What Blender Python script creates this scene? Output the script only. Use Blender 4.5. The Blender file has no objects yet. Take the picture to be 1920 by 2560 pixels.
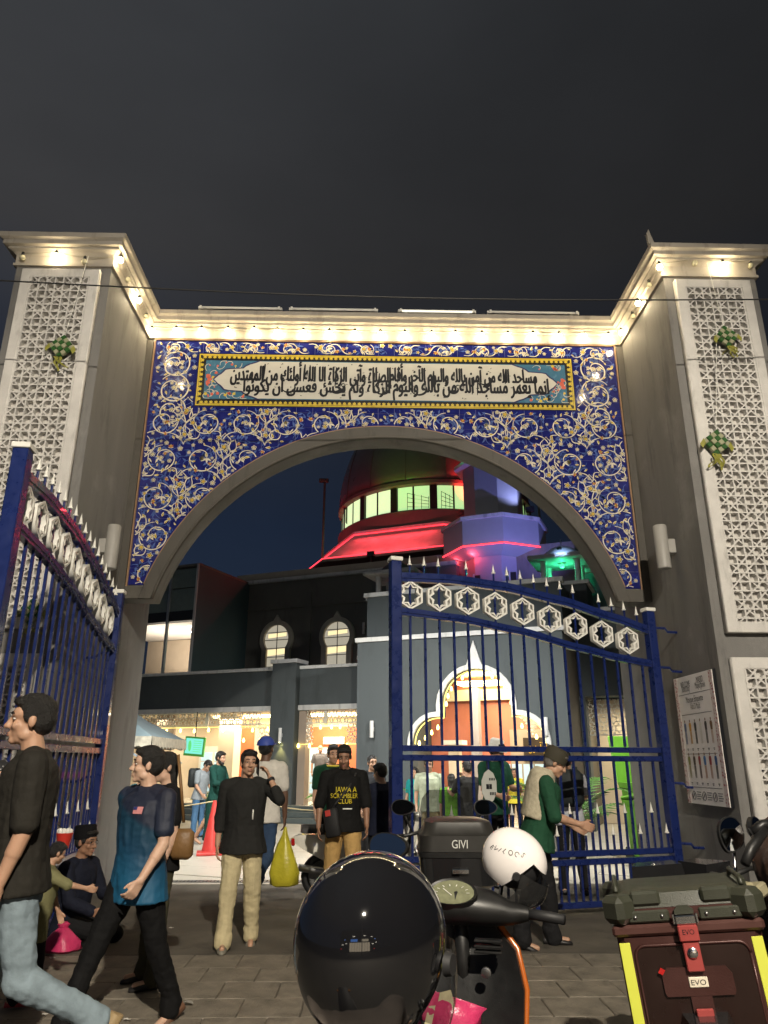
import bpy, bmesh, math, random
from math import sin, cos, pi, radians as R, sqrt, atan2
from mathutils import Vector as V, Matrix, Euler, noise as mnoise
from mathutils.bvhtree import BVHTree

random.seed(7)
SC = bpy.context.scene
COL = SC.collection

# ------------------------------------------------------------------ camera
CF, CP, CY, CR, CH = 1837.0, R(18.91), R(1.286), R(.132), 1.5
cam_d = bpy.data.cameras.new('camera'); cam = bpy.data.objects.new('camera', cam_d); COL.objects.link(cam)
cam_d.sensor_fit = 'VERTICAL'; cam_d.sensor_height = 36.0; cam_d.sensor_width = 27.0
cam_d.lens = 36.0 * CF / 2560.0
cam_d.clip_start = .05; cam_d.clip_end = 900
_fw = V((sin(CY) * cos(CP), cos(CY) * cos(CP), sin(CP)))
_r = V((cos(CY), -sin(CY), 0)); _u = _r.cross(_fw)
_R = _r * cos(CR) + _u * sin(CR); _U = _u * cos(CR) - _r * sin(CR)
cam.matrix_world = Matrix(((_R.x, _U.x, -_fw.x, 0), (_R.y, _U.y, -_fw.y, 0), (_R.z, _U.z, -_fw.z, CH), (0, 0, 0, 1)))
SC.camera = cam
C0 = V((0, 0, CH))

# ------------------------------------------------------------------ render, world, street light
SC.render.engine = 'CYCLES'
SC.cycles.use_denoising = True
SC.cycles.max_bounces = 6
SC.cycles.diffuse_bounces = 3
SC.cycles.glossy_bounces = 3
SC.cycles.transparent_max_bounces = 12
SC.cycles.sample_clamp_indirect = 4.0
SC.view_settings.view_transform = 'Standard'
try: SC.view_settings.look = 'None'
except Exception: pass
SC.view_settings.exposure = 0.0
SC.view_settings.gamma = 1.0
SC.view_settings.use_curve_mapping = False

W = bpy.data.worlds.new('World'); SC.world = W; W.use_nodes = True
wn, wl = W.node_tree.nodes, W.node_tree.links
wn.clear()
w_out = wn.new('ShaderNodeOutputWorld')
w_sky = wn.new('ShaderNodeTexSky'); w_sky.sky_type = 'NISHITA'; w_sky.sun_disc = False
w_sky.sun_elevation = R(-6); w_sky.sun_rotation = R(200); w_sky.air_density = 1.5
w_bg = wn.new('ShaderNodeBackground'); w_bg.inputs['Strength'].default_value = .06
wl.new(w_sky.outputs[0], w_bg.inputs['Color'])
# city glow on the night cloud: brownish grey overhead, deep blue near the horizon
w_tc = wn.new('ShaderNodeTexCoord'); w_sep = wn.new('ShaderNodeSeparateXYZ'); wl.new(w_tc.outputs['Generated'], w_sep.inputs[0])
w_rmp = wn.new('ShaderNodeValToRGB'); e = w_rmp.color_ramp.elements
e[0].position = 0.0; e[0].color = (.012, .019, .034, 1)
e[1].position = 1.0; e[1].color = (.046, .053, .058, 1)
for p_, c_ in ((.30, (.0085, .0140, .0280, 1)), (.46, (.013, .0165, .026, 1)), (.60, (.027, .027, .0285, 1)), (.80, (.031, .033, .0365, 1))):
    k = e.new(p_); k.color = c_
w_ns = wn.new('ShaderNodeTexNoise'); w_ns.inputs['Scale'].default_value = 1.6; w_ns.inputs['Detail'].default_value = 5
w_mp = wn.new('ShaderNodeMapping'); w_mp.inputs['Scale'].default_value = (1, 1, 2.2)
wl.new(w_tc.outputs['Generated'], w_mp.inputs[0]); wl.new(w_mp.outputs[0], w_ns.inputs['Vector'])
w_mr = wn.new('ShaderNodeMapRange'); w_mr.inputs[1].default_value = .3; w_mr.inputs[2].default_value = .75
w_mr.inputs[3].default_value = .8; w_mr.inputs[4].default_value = 1.25
wl.new(w_ns.outputs[0], w_mr.inputs[0])
w_mx = wn.new('ShaderNodeVectorMath'); w_mx.operation = 'SCALE'
w_gx = wn.new('ShaderNodeMath'); w_gx.operation = 'MULTIPLY_ADD'; w_gx.inputs[1].default_value = -.9; w_gx.inputs[2].default_value = 1.0; wl.new(w_sep.outputs['X'], w_gx.inputs[0])
w_g2 = wn.new('ShaderNodeMath'); w_g2.operation = 'MULTIPLY'; wl.new(w_gx.outputs[0], w_g2.inputs[0]); wl.new(w_mr.outputs[0], w_g2.inputs[1])
wl.new(w_sep.outputs['Z'], w_rmp.inputs[0]); wl.new(w_rmp.outputs[0], w_mx.inputs[0]); wl.new(w_g2.outputs[0], w_mx.inputs['Scale'])
w_bg2 = wn.new('ShaderNodeBackground'); wl.new(w_mx.outputs[0], w_bg2.inputs['Color']); w_bg2.inputs['Strength'].default_value = 1.0
w_add = wn.new('ShaderNodeAddShader'); wl.new(w_bg.outputs[0], w_add.inputs[0]); wl.new(w_bg2.outputs[0], w_add.inputs[1])
wl.new(w_add.outputs[0], w_out.inputs[0])

STREET_LIGHT_POWER = 13500.0
SHOP_LIGHT_POWER = 260.0
BULB_POWER = 12.5
PORCH_POWER = 110.0
FLOOD_POWER = 5600.0

# ------------------------------------------------------------------ helpers
def ray(px, py):
    return _fw + _R * ((px - 960) / CF) - _U * ((py - 1280) / CF)
def P(px, py, Y):
    d = ray(px, py); return C0 + d * (Y / d.y)
def PX(px, py, X):
    d = ray(px, py); return C0 + d * (X / d.x)
def G(px, py, z=0.0):
    d = ray(px, py); return C0 + d * ((z - CH) / d.z)

def lin(c):
    return tuple((v / 12.92 if v <= .04045 else ((v + .055) / 1.055) ** 2.4) for v in (x / 255.0 for x in c))

MATS = {}
def mat(name, col, rough=.6, metal=0.0, var=.12, scale=6.0, bump=.0, bscale=60.0, emit=None, estr=1.0, spec=.5, coat=0.0, alpha=1.0, trans=0.0, ior=1.45, streak=0.0, sheen=0.0):
    if name in MATS: return MATS[name]
    m = bpy.data.materials.new(name); m.use_nodes = True
    n, l = m.node_tree.nodes, m.node_tree.links
    b = n['Principled BSDF']
    b.inputs['Roughness'].default_value = rough; b.inputs['Metallic'].default_value = metal
    b.inputs['Specular IOR Level'].default_value = spec; b.inputs['Coat Weight'].default_value = coat
    b.inputs['Alpha'].default_value = alpha; b.inputs['Transmission Weight'].default_value = trans; b.inputs['IOR'].default_value = ior
    b.inputs['Sheen Weight'].default_value = sheen
    b.inputs['Base Color'].default_value = (*col, 1)
    tc = n.new('ShaderNodeTexCoord')
    if var > 0:
        ns = n.new('ShaderNodeTexNoise'); ns.inputs['Scale'].default_value = scale; ns.inputs['Detail'].default_value = 6; ns.inputs['Roughness'].default_value = .62
        src = tc.outputs['Object']
        if streak > 0:
            mp = n.new('ShaderNodeMapping'); mp.inputs['Scale'].default_value = (1, 1, 1 - streak); l.new(src, mp.inputs[0]); src = mp.outputs[0]
        l.new(src, ns.inputs['Vector'])
        rp = n.new('ShaderNodeMapRange'); rp.inputs[1].default_value = .28; rp.inputs[2].default_value = .72
        rp.inputs[3].default_value = 1 - var; rp.inputs[4].default_value = 1 + var
        l.new(ns.outputs[0], rp.inputs[0])
        vm = n.new('ShaderNodeVectorMath'); vm.operation = 'SCALE'; vm.inputs[0].default_value = col
        l.new(rp.outputs[0], vm.inputs['Scale']); l.new(vm.outputs[0], b.inputs['Base Color'])
        rr = n.new('ShaderNodeMapRange'); rr.inputs[1].default_value = .3; rr.inputs[2].default_value = .7
        rr.inputs[3].default_value = max(.02, rough - .08); rr.inputs[4].default_value = min(1, rough + .08)
        l.new(ns.outputs[0], rr.inputs[0]); l.new(rr.outputs[0], b.inputs['Roughness'])
    if bump > 0:
        n2 = n.new('ShaderNodeTexNoise'); n2.inputs['Scale'].default_value = bscale; n2.inputs['Detail'].default_value = 4
        l.new(tc.outputs['Object'], n2.inputs['Vector'])
        bp = n.new('ShaderNodeBump'); bp.inputs['Strength'].default_value = bump; bp.inputs['Distance'].default_value = .01
        l.new(n2.outputs[0], bp.inputs['Height']); l.new(bp.outputs[0], b.inputs['Normal'])
    if emit:
        b.inputs['Emission Color'].default_value = (*emit, 1); b.inputs['Emission Strength'].default_value = estr
    MATS[name] = m
    return m

class MB:
    """collects simple shapes, then links them as one mesh object"""
    def __init__(s): s.v = []; s.f = []
    def quad(s, a, b, c, d):
        i = len(s.v); s.v += [tuple(a), tuple(b), tuple(c), tuple(d)]; s.f.append((i, i+1, i+2, i+3))
    def poly(s, pts):
        i = len(s.v); s.v += [tuple(p) for p in pts]; s.f.append(tuple(range(i, i+len(pts))))
    def box(s, x0, x1, y0, y1, z0, z1, M=None):
        i = len(s.v)
        p = [(x0,y0,z0),(x1,y0,z0),(x1,y1,z0),(x0,y1,z0),(x0,y0,z1),(x1,y0,z1),(x1,y1,z1),(x0,y1,z1)]
        if M is not None: p = [tuple(M @ V(q)) for q in p]
        s.v += p
        s.f += [(i,i+3,i+2,i+1),(i+4,i+5,i+6,i+7),(i,i+1,i+5,i+4),(i+1,i+2,i+6,i+5),(i+2,i+3,i+7,i+6),(i+3,i,i+4,i+7)]
        return s
    def bbox(s, x0, x1, y0, y1, z0, z1, b=.006, M=None):
        """box with chamfered edges"""
        bm = bmesh.new(); bmesh.ops.create_cube(bm, size=1)
        for w in bm.verts: w.co = V(((x0+x1)/2 + w.co.x*(x1-x0), (y0+y1)/2 + w.co.y*(y1-y0), (z0+z1)/2 + w.co.z*(z1-z0)))
        bmesh.ops.bevel(bm, geom=list(bm.edges), offset=b, segments=1, affect='EDGES')
        s.add_bm(bm, M); return s
    def add_bm(s, bm, M=None):
        i = len(s.v); bm.verts.index_update()
        s.v += [tuple(M @ w.co) if M is not None else tuple(w.co) for w in bm.verts]
        s.f += [tuple(i + w.index for w in f.verts) for f in bm.faces]
        bm.free()
    def tube(s, path, r, n=8, caps=True, flat=1.0):
        pts = [V(p) for p in path]; m = len(pts); i0 = len(s.v)
        rs = r if isinstance(r, (list, tuple)) else [r]*m
        up = None
        for k, p in enumerate(pts):
            t = (pts[min(k+1, m-1)] - pts[max(k-1, 0)]).normalized()
            if up is None:
                a = V((0,0,1)) if abs(t.z) < .9 else V((0,1,0)); up = (a - t*a.dot(t)).normalized()
            else:
                up = (up - t*up.dot(t)).normalized()
            sd = t.cross(up)
            for j in range(n):
                an = 2*pi*j/n
                s.v.append(tuple(p + (sd*cos(an) + up*sin(an)*flat)*rs[k]))
        for k in range(m-1):
            for j in range(n):
                a = i0+k*n+j; b = i0+k*n+(j+1) % n
                s.f.append((a, b, b+n, a+n))
        if caps:
            s.f.append(tuple(i0+j for j in range(n))[::-1]); s.f.append(tuple(i0+(m-1)*n+j for j in range(n)))
        return s
    def bar(s, p0, p1, w, h, up=(0,0,1)):
        """square bar between two points: w along side, h along up"""
        p0, p1 = V(p0), V(p1); t = (p1-p0).normalized(); up = V(up); up = (up - t*up.dot(t)).normalized(); sd = t.cross(up)
        i = len(s.v)
        for p in (p0, p1):
            for a, b in ((-1,-1),(1,-1),(1,1),(-1,1)): s.v.append(tuple(p + sd*(a*w/2) + up*(b*h/2)))
        s.f += [(i,i+1,i+2,i+3)[::-1],(i+4,i+5,i+6,i+7)]
        for k in range(4): s.f.append((i+k, i+(k+1)%4, i+4+(k+1)%4, i+4+k))
        return s
    def lathe(s, prof, c=(0,0,0), n=16, M=None, a0=0, a1=2*pi, ell=(1,1)):
        """prof: list of (r,z)"""
        i0 = len(s.v); c = V(c); full = abs(a1-a0-2*pi) < 1e-6; cols = n if full else n+1
        for r, z in prof:
            for j in range(cols):
                an = a0+(a1-a0)*j/n; p = V((r*cos(an)*ell[0], r*sin(an)*ell[1], z))
                if M is not None: p = M @ p
                s.v.append(tuple(c+p))
        for k in range(len(prof)-1):
            for j in range(n if full else n):
                a = i0+k*cols+j; b = i0+k*cols+((j+1) % cols if full else j+1)
                s.f.append((a, b, b+cols, a+cols))
        if full:
            if prof[0][0] > 1e-5: s.f.append(tuple(i0+j for j in range(cols))[::-1])
            if prof[-1][0] > 1e-5: s.f.append(tuple(i0+(len(prof)-1)*cols+j for j in range(cols)))
        return s
    def ball(s, c, r, n=10, m=7, M=None):
        r = r if isinstance(r, (tuple, list)) else (r, r, r)
        i0 = len(s.v); c = V(c)
        for k in range(m+1):
            th = -pi/2 + pi*k/m
            for j in range(n):
                a = 2*pi*j/n; p = V((r[0]*cos(th)*cos(a), r[1]*cos(th)*sin(a), r[2]*sin(th)))
                if M is not None: p = M @ p
                s.v.append(tuple(c+p))
        for k in range(m):
            for j in range(n):
                a = i0+k*n+j; b = i0+k*n+(j+1)%n; s.f.append((a, b, b+n, a+n))
        return s
    def loft(s, rings, caps=True):
        """rings: list of lists of points, equal counts"""
        i0 = len(s.v); n = len(rings[0])
        for rg in rings: s.v += [tuple(p) for p in rg]
        for k in range(len(rings)-1):
            for j in range(n):
                a = i0+k*n+j; b = i0+k*n+(j+1)%n; s.f.append((a, b, b+n, a+n))
        if caps:
            s.f.append(tuple(i0+j for j in range(n))[::-1]); s.f.append(tuple(i0+(len(rings)-1)*n+j for j in range(n)))
        return s
    def prism(s, pts, y0, y1, axis='y'):
        """extrude a closed 2D outline (convex or simple) given as (x,z) between y0 and y1"""
        i = len(s.v); n = len(pts)
        if axis == 'y':
            s.v += [(x, y0, z) for x, z in pts] + [(x, y1, z) for x, z in pts]
        elif axis == 'x':
            s.v += [(y0, x, z) for x, z in pts] + [(y1, x, z) for x, z in pts]
        else:
            s.v += [(x, z, y0) for x, z in pts] + [(x, z, y1) for x, z in pts]
        s.f.append(tuple(range(i, i+n))); s.f.append(tuple(range(i+n, i+2*n))[::-1])
        for k in range(n): s.f.append((i+k, i+n+k, i+n+(k+1)%n, i+(k+1)%n))
        return s
    def build(s, name, m, parent=None, smooth=False, loc=None, rotz=None, recalc=True, bevel=0):
        me = bpy.data.meshes.new(name); me.from_pydata(s.v, [], s.f)
        if recalc or bevel or smooth:
            bm = bmesh.new(); bm.from_mesh(me)
            bmesh.ops.remove_doubles(bm, verts=bm.verts, dist=1e-5)
            if bevel: bmesh.ops.bevel(bm, geom=list(bm.edges), offset=bevel, segments=1, affect='EDGES')
            if recalc: bmesh.ops.recalc_face_normals(bm, faces=bm.faces)
            bm.to_mesh(me); bm.free()
        me.materials.append(m)
        o = bpy.data.objects.new(name, me); COL.objects.link(o)
        if smooth: shade(me, smooth)
        if parent is not None: o.parent = parent
        if loc is not None: o.location = loc
        if rotz is not None: o.rotation_euler = (0, 0, rotz)
        return o

def shade(me, ang):
    me.polygons.foreach_set('use_smooth', [True]*len(me.polygons))
    if ang is not True:
        me.set_sharp_from_angle(angle=R(ang))

def tag(o, label=None, cat=None, group=None, kind=None):
    if label: o['label'] = label
    if cat: o['category'] = cat
    if group: o['group'] = group
    if kind: o['kind'] = kind
    return o
def thing(name, label, cat, loc=(0,0,0), rotz=0.0, group=None):
    o = bpy.data.objects.new(name, None); COL.objects.link(o); o.location = loc; o.rotation_euler = (0, 0, rotz)
    o.empty_display_size = .1
    return tag(o, label, cat, group)
def inst(src, name, parent=None, M=None):
    o = src.copy(); o.name = name; COL.objects.link(o)
    if parent is not None: o.parent = parent
    if M is not None: o.matrix_local = M
    return o
_kids = {}
def copy_thing(root, loc=None, rotz=None, label=None):
    c = root.copy(); COL.objects.link(c)
    if loc is not None: c.location = loc
    if rotz is not None: c.rotation_euler = (0, 0, rotz)
    if label: c['label'] = label
    for ch in list(root.children):
        d = ch.copy(); COL.objects.link(d); d.parent = c
        for g in list(ch.children):
            h = g.copy(); COL.objects.link(h); h.parent = d
    return c

def plate(name, outer, holes, d0, d1, m, parent=None, bev=0.0):
    """flat plate in XZ from y=d0 (front) to y=d1, with holes"""
    cu = bpy.data.curves.new(name, 'CURVE'); cu.dimensions = '2D'; cu.fill_mode = 'BOTH'
    cu.extrude = (d1-d0)/2 - bev; cu.bevel_depth = bev; cu.bevel_resolution = 0
    for lp in [outer]+list(holes):
        sp = cu.splines.new('POLY'); sp.points.add(len(lp)-1)
        for k, (x, z) in enumerate(lp): sp.points[k].co = (x, z, 0, 1)
        sp.use_cyclic_u = True
    o = bpy.data.objects.new(name+'_tmp', cu); COL.objects.link(o)
    dg = bpy.context.evaluated_depsgraph_get(); dg.update()
    me = bpy.data.meshes.new_from_object(o.evaluated_get(dg)); bpy.data.objects.remove(o); bpy.data.curves.remove(cu)
    me.name = name
    yc = (d0+d1)/2
    me.transform(Matrix(((1,0,0,0),(0,0,-1,yc),(0,1,0,0),(0,0,0,1))))
    me.materials.clear(); me.materials.append(m)
    ob = bpy.data.objects.new(name, me); COL.objects.link(ob)
    if parent is not None: ob.parent = parent
    return ob

def text_mesh(s, size=1.0, sx=1.0, center=True, extrude=0.0, shear=0.0):
    """text as a flat mesh in XY; returns (verts, faces, width, height)"""
    cu = bpy.data.curves.new('lettering', 'FONT'); cu.body = s; cu.size = size; cu.extrude = extrude; cu.resolution_u = 3; cu.shear = shear
    o = bpy.data.objects.new('lettering_tmp', cu); COL.objects.link(o)
    dg = bpy.context.evaluated_depsgraph_get(); dg.update()
    me = bpy.data.meshes.new_from_object(o.evaluated_get(dg)); bpy.data.objects.remove(o); bpy.data.curves.remove(cu)
    vs = [V((w.co.x*sx, w.co.y, w.co.z)) for w in me.vertices]; fs = [tuple(p.vertices) for p in me.polygons]
    bpy.data.meshes.remove(me)
    if center and vs:
        x0, x1 = min(p.x for p in vs), max(p.x for p in vs); y0, y1 = min(p.y for p in vs), max(p.y for p in vs)
        for p in vs: p.x -= (x0+x1)/2; p.y -= (y0+y1)/2
        return vs, fs, x1-x0, y1-y0
    return vs, fs, 0, 0
def lettering(name, s, size, m, parent, M, sx=1.0, fit=None):
    vs, fs, w, h = text_mesh(s, size, sx)
    k = 1.0
    if fit and w: k = fit/w
    mb = MB(); mb.v = [tuple(M @ V((p.x*k, p.y, 0))) for p in vs]; mb.f = fs
    return mb.build(name, m, parent, recalc=False)

def lamp(name, kind, loc, power, col=(1,1,1), size=.1, parent=None, rot=None, sizey=None, spot=None, blend=.5):
    d = bpy.data.lights.new(name, kind); d.energy = power; d.color = col
    if kind == 'AREA':
        d.size = size
        if sizey: d.shape = 'RECTANGLE'; d.size_y = sizey
    else: d.shadow_soft_size = size
    if spot: d.spot_size = spot; d.spot_blend = blend
    o = bpy.data.objects.new(name, d); COL.objects.link(o); o.location = loc
    if rot is not None: o.rotation_euler = rot
    if parent is not None: o.parent = parent
    return o
def aim(o, target):
    o.rotation_euler = (V(target)-V(o.location)).to_track_quat('-Z', 'Y').to_euler()

def wear(m, light=1.25, dark=.6, scale=1.2, streak=(1.0,1.0,.22), l_at=.60, d_at=.58):
    """old repairs (paler patches) and runs of dirt, as on the real paint"""
    n, l = m.node_tree.nodes, m.node_tree.links; b = n['Principled BSDF']; src = b.inputs['Base Color'].links[0].from_socket
    tc = n.new('ShaderNodeTexCoord')
    for sc_, at_, fac, mapv in ((scale, l_at, light, (1,1,1)), (scale*2.6, d_at, dark, streak)):
        mp = n.new('ShaderNodeMapping'); mp.inputs['Scale'].default_value = mapv; mp.inputs['Location'].default_value = (fac*7, fac*3, 1); l.new(tc.outputs['Object'], mp.inputs[0])
        ns = n.new('ShaderNodeTexNoise'); ns.inputs['Scale'].default_value = sc_; ns.inputs['Detail'].default_value = 8; ns.inputs['Roughness'].default_value = .68; l.new(mp.outputs[0], ns.inputs['Vector'])
        mr = n.new('ShaderNodeMapRange'); mr.inputs[1].default_value = at_-.04; mr.inputs[2].default_value = at_+.09; mr.inputs[3].default_value = 1.0; mr.inputs[4].default_value = fac; l.new(ns.outputs[0], mr.inputs[0])
        vm = n.new('ShaderNodeVectorMath'); vm.operation = 'SCALE'; l.new(src, vm.inputs[0]); l.new(mr.outputs[0], vm.inputs['Scale']); src = vm.outputs[0]
    l.new(src, b.inputs['Base Color'])
# ------------------------------------------------------------------ materials
M_wall   = mat('portal_plaster', (.165,.160,.153), .75, var=.20, scale=2.2, bump=.25, bscale=90, streak=.75)
M_trimw  = mat('cornice_plaster', (.35,.32,.275), .7, var=.08, scale=4, bump=.15, bscale=80)
M_latt   = mat('white_cast_stone', (.58,.56,.53), .7, var=.10, scale=5, bump=.2, bscale=120)
M_lattbk = mat('panel_backing', (.52,.50,.47), .8, var=.12, scale=3)
M_arch   = mat('arch_moulding', (.060,.054,.045), .6, var=.12, scale=4, bump=.15)
M_navy   = mat('navy_gloss_paint', (.008,.018,.098), .30, var=.15, scale=9, bump=.12, bscale=140, coat=.3)
M_white  = mat('white_paint', (.70,.69,.64), .5, var=.08, scale=12)
M_tileb  = mat('blue_glazed_tile', (.014,.017,.125), .10, var=.35, scale=7, coat=.5)
M_grout  = mat('tile_grout', (.15,.16,.27), .9)
M_pw     = mat('print_white', (.60,.55,.44), .3, var=.06)
M_py     = mat('print_yellow', (.56,.42,.05), .3, var=.1)
M_po     = mat('print_orange', (.42,.12,.03), .3, var=.1)
M_pl     = mat('print_light_blue', (.05,.095,.31), .3, var=.15)
M_pg     = mat('print_teal', (.055,.15,.24), .25, var=.15)
M_pk     = mat('print_black', (.008,.009,.012), .3, var=0)
M_cream  = mat('print_cream', (.56,.54,.48), .15, var=.05, coat=.3)
M_black  = mat('black_rubber', (.012,.012,.013), .6, var=.1)
M_chrome = mat('polished_metal', (.6,.6,.6), .2, metal=1, var=.05)
M_steel  = mat('dull_steel', (.30,.30,.30), .4, metal=1, var=.1)
M_lampgr = mat('grey_lamp_housing', (.30,.29,.27), .5, var=.08)
M_bulb   = mat('lit_bulb_glass', (1,.9,.7), .3, var=0, emit=(1,.80,.45), estr=60)
M_dead   = mat('unlit_bulb_glass', (.55,.52,.36), .15, var=0)
M_cable  = mat('black_cable', (.015,.015,.015), .5, var=0)
M_tubew  = mat('fluorescent_tube_white', (.75,.74,.7), .3, var=0)
XC = .248
wear(M_wall, 1.28, .66, 1.1); wear(M_latt, 1.06, .74, 2.2, (1,1,.3)); wear(M_arch, 1.3, .7, 2.0); wear(M_trimw, 1.1, .72, 2.2); wear(M_navy, 1.15, .8, 3.0, (1,1,.5))
# ------------------------------------------------------------------ ground
M_ground = mat('dark_ground', (.055,.05,.043), .85, var=.3, scale=1.5, bump=.4, bscale=50)
M_asph = mat('asphalt', (.088,.077,.062), .8, var=.4, scale=2.5, bump=.6, bscale=160)
M_paver = mat('grey_brown_paver', (.120,.105,.084), .75, var=.42, scale=5, bump=.4, bscale=90)
M_paver2 = mat('worn_paver', (.15,.131,.104), .7, var=.42, scale=4, bump=.4, bscale=90)
M_ctile = mat('cream_granite_tile', (.46,.43,.37), .35, var=.14, scale=3, bump=.08, bscale=120)
M_ctile2 = mat('beige_granite_tile', (.37,.345,.295), .4, var=.14, scale=3, bump=.08, bscale=120)
wear(M_paver, 1.35, .5, 1.3, (1,1,1)); wear(M_paver2, 1.3, .5, 1.6, (1,1,1)); wear(M_asph, 1.3, .55, .8, (1,1,1)); wear(M_ctile, 1.06, .78, 1.0, (1,1,1)); wear(M_ctile2, 1.08, .75, 1.0, (1,1,1))
g = MB(); g.quad((-300,-300,-.03),(300,-300,-.03),(300,400,-.03),(-300,400,-.03)); tag(g.build('ground', M_ground), kind='structure')
g = MB(); g.box(-9,9,6.98,10.72,-.05,0); road = g.build('road', M_asph); tag(road, kind='structure')
pv = MB(); pv.box(-9,9,-6,6.98,-.05,-.018); pave = pv.build('pavement', M_ground); tag(pave, kind='structure')
# square pavers, only where the camera sees them; random slight tilt and height
pm = MB(); pm.bbox(-.198,.198,-.198,.198,-.045,0,.006); base = pm.build('paver', M_paver, pave)
me2 = base.data.copy(); me2.materials[0] = M_paver2
first = True
for iy in range(6):
    for ix in range(-11, 12):
        x = ix*.4 + (.2 if iy % 2 else 0); y = 6.78 - iy*.4
        o = base if first else inst(base, 'paver', pave); first = False
        if random.random() < .4: o.data = me2
        o.location = (x, y, random.uniform(-.004, .001)); o.rotation_euler = (random.uniform(-.006,.006), random.uniform(-.006,.006), random.choice((0, pi/2, pi)))
# kerb line between pavement and road, then the bright compound floor
g = MB(); g.box(-9,9,10.72,60,-.06,-.012); comp = g.build('compound_floor', M_ctile2, None); tag(comp, kind='structure')
BE = R(23.5); M0 = V((-1.3, 22.0, 0)); UU = V((cos(BE), -sin(BE), 0)); VV = V((sin(BE), cos(BE), 0))
MM = Matrix.Translation(M0) @ Matrix.Rotation(-BE, 4, 'Z')
tm = MB(); tm.bbox(-.396,.396,-.396,.396,-.04,0,.004); tb = tm.build('floor_tile', M_ctile, comp)
tb2 = tb.data.copy(); tb2.materials[0] = M_ctile2
first = True; cnt = 0
for i in range(-22, 24):
    for j in range(-3, 26):
        p = M0 + UU*(i*.8) - VV*(j*.8 + 1.6); px_ok = abs(p.x - .2) < 1.2 + p.y*.28
        if p.y < 11.3 or p.y > 20.6 or not px_ok or cnt >= 290: continue
        o = tb if first else inst(tb, 'floor_tile', comp); first = False; cnt += 1
        if (i+2*j) % 5 == 0 or random.random() < .2: o.data = tb2
        o.location = (p.x, p.y, random.uniform(-.002, .002)); o.rotation_euler = (0, 0, -BE)
st = MB(); st.box(-6,6,10.74,11.0,-.03,.004); st.build('threshold_strip', M_ctile2, comp)
dr = thing('drain_grate', 'slotted steel drain grate across the floor behind the gateway', 'drain', (-1.4,10.93,0))
b = MB()
for k in range(70): b.box(-1.75+k*.05,-1.72+k*.05,-.07,.07,.002,.012)
b.box(-1.76,1.76,-.085,-.07,.001,.013); b.box(-1.76,1.76,.07,.085,.001,.013); b.build('grating', M_steel, dr)
b = MB(); b.box(-1.75,1.75,-.069,.069,.0046,.0055); b.build('channel', M_black, dr)

# ------------------------------------------------------------------ gateway
AW, PZ0, PZ1 = 3.459, 3.755, 7.515       # tile panel half width, bottom, top
IN, OUT = 3.59, 4.80                     # pylon inner and outer half widths
YF, YP, YB = 8.03, 9.70, 11.2            # pylon front, panel face, pylon back
ZT = 7.93
ARC_R, ARC_Z = 3.40, 2.72
port = thing('gateway', 'grey gateway of two pylons joined by a blue tiled arch wall', 'gateway', (XC, 0, 0))
for s in (-1, 1):
    b = MB(); b.box(min(s*IN, s*OUT), max(s*IN, s*OUT), YF, YB, 0, 7.56); b.build('pylon', M_wall, port)
def arc(r, a0, a1, n): return [(r*cos(a0+(a1-a0)*k/n), ARC_Z + r*sin(a0+(a1-a0)*k/n)) for k in range(n+1)]
# arch wall: rectangle with the arch cut out
a_in = math.asin((3.57-ARC_Z)/3.22)
inner = arc(3.22, a_in, pi-a_in, 64)
outer = [(-IN+.002, 3.57)] + [(-IN+.002, 7.56), (IN-.002, 7.56), (IN-.002, 3.57)]
plate('arch_wall', outer + inner, [], YP+.012, YP+.34, M_wall, port)
a_o = math.asin((3.57-ARC_Z)/3.395)
outl = arc(3.395, a_o, pi-a_o, 64)
plate('arch_moulding', outl + inner[::-1], [], YP-.045, YP+.010, M_arch, port, .006)
# thin moulded beads on the soffit edge
b = MB(); b.tube([(x, YP-.05, z) for x, z in arc(3.225, a_in, pi-a_in, 64)], .018, 6); b.build('arch_bead', M_arch, port, True)
b = MB(); b.tube([(x, YP-.03, z) for x, z in arc(3.40, a_o+.06, pi-a_o-.06, 64)], .016, 6)
for s in (-1, 1): b.bar((s*(AW+.012), YP-.012, PZ0-.02), (s*(AW+.012), YP-.012, PZ1+.01), .022, .03, (0,1,0))
b.bar((-AW-.02, YP-.012, PZ1+.012), (AW+.02, YP-.012, PZ1+.012), .03, .022)
b.build('tile_border', mat('copper_edging', (.22,.13,.07), .5, var=.2), port)
for s in (-1, 1):
    b = MB(); b.box(min(s*(AW+.03), s*(IN-.003)), max(s*(AW+.03), s*(IN-.003)), YP-.035, YP+.010, 3.571, 7.5); b.build('side_band', M_arch, port)
    b = MB(); b.box(min(s*3.14, s*(AW+.028)), max(s*3.14, s*(AW+.028)), YP-.033, YP+.008, 3.571, PZ0-.02); b.build('spring_block', M_arch, port)
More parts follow.
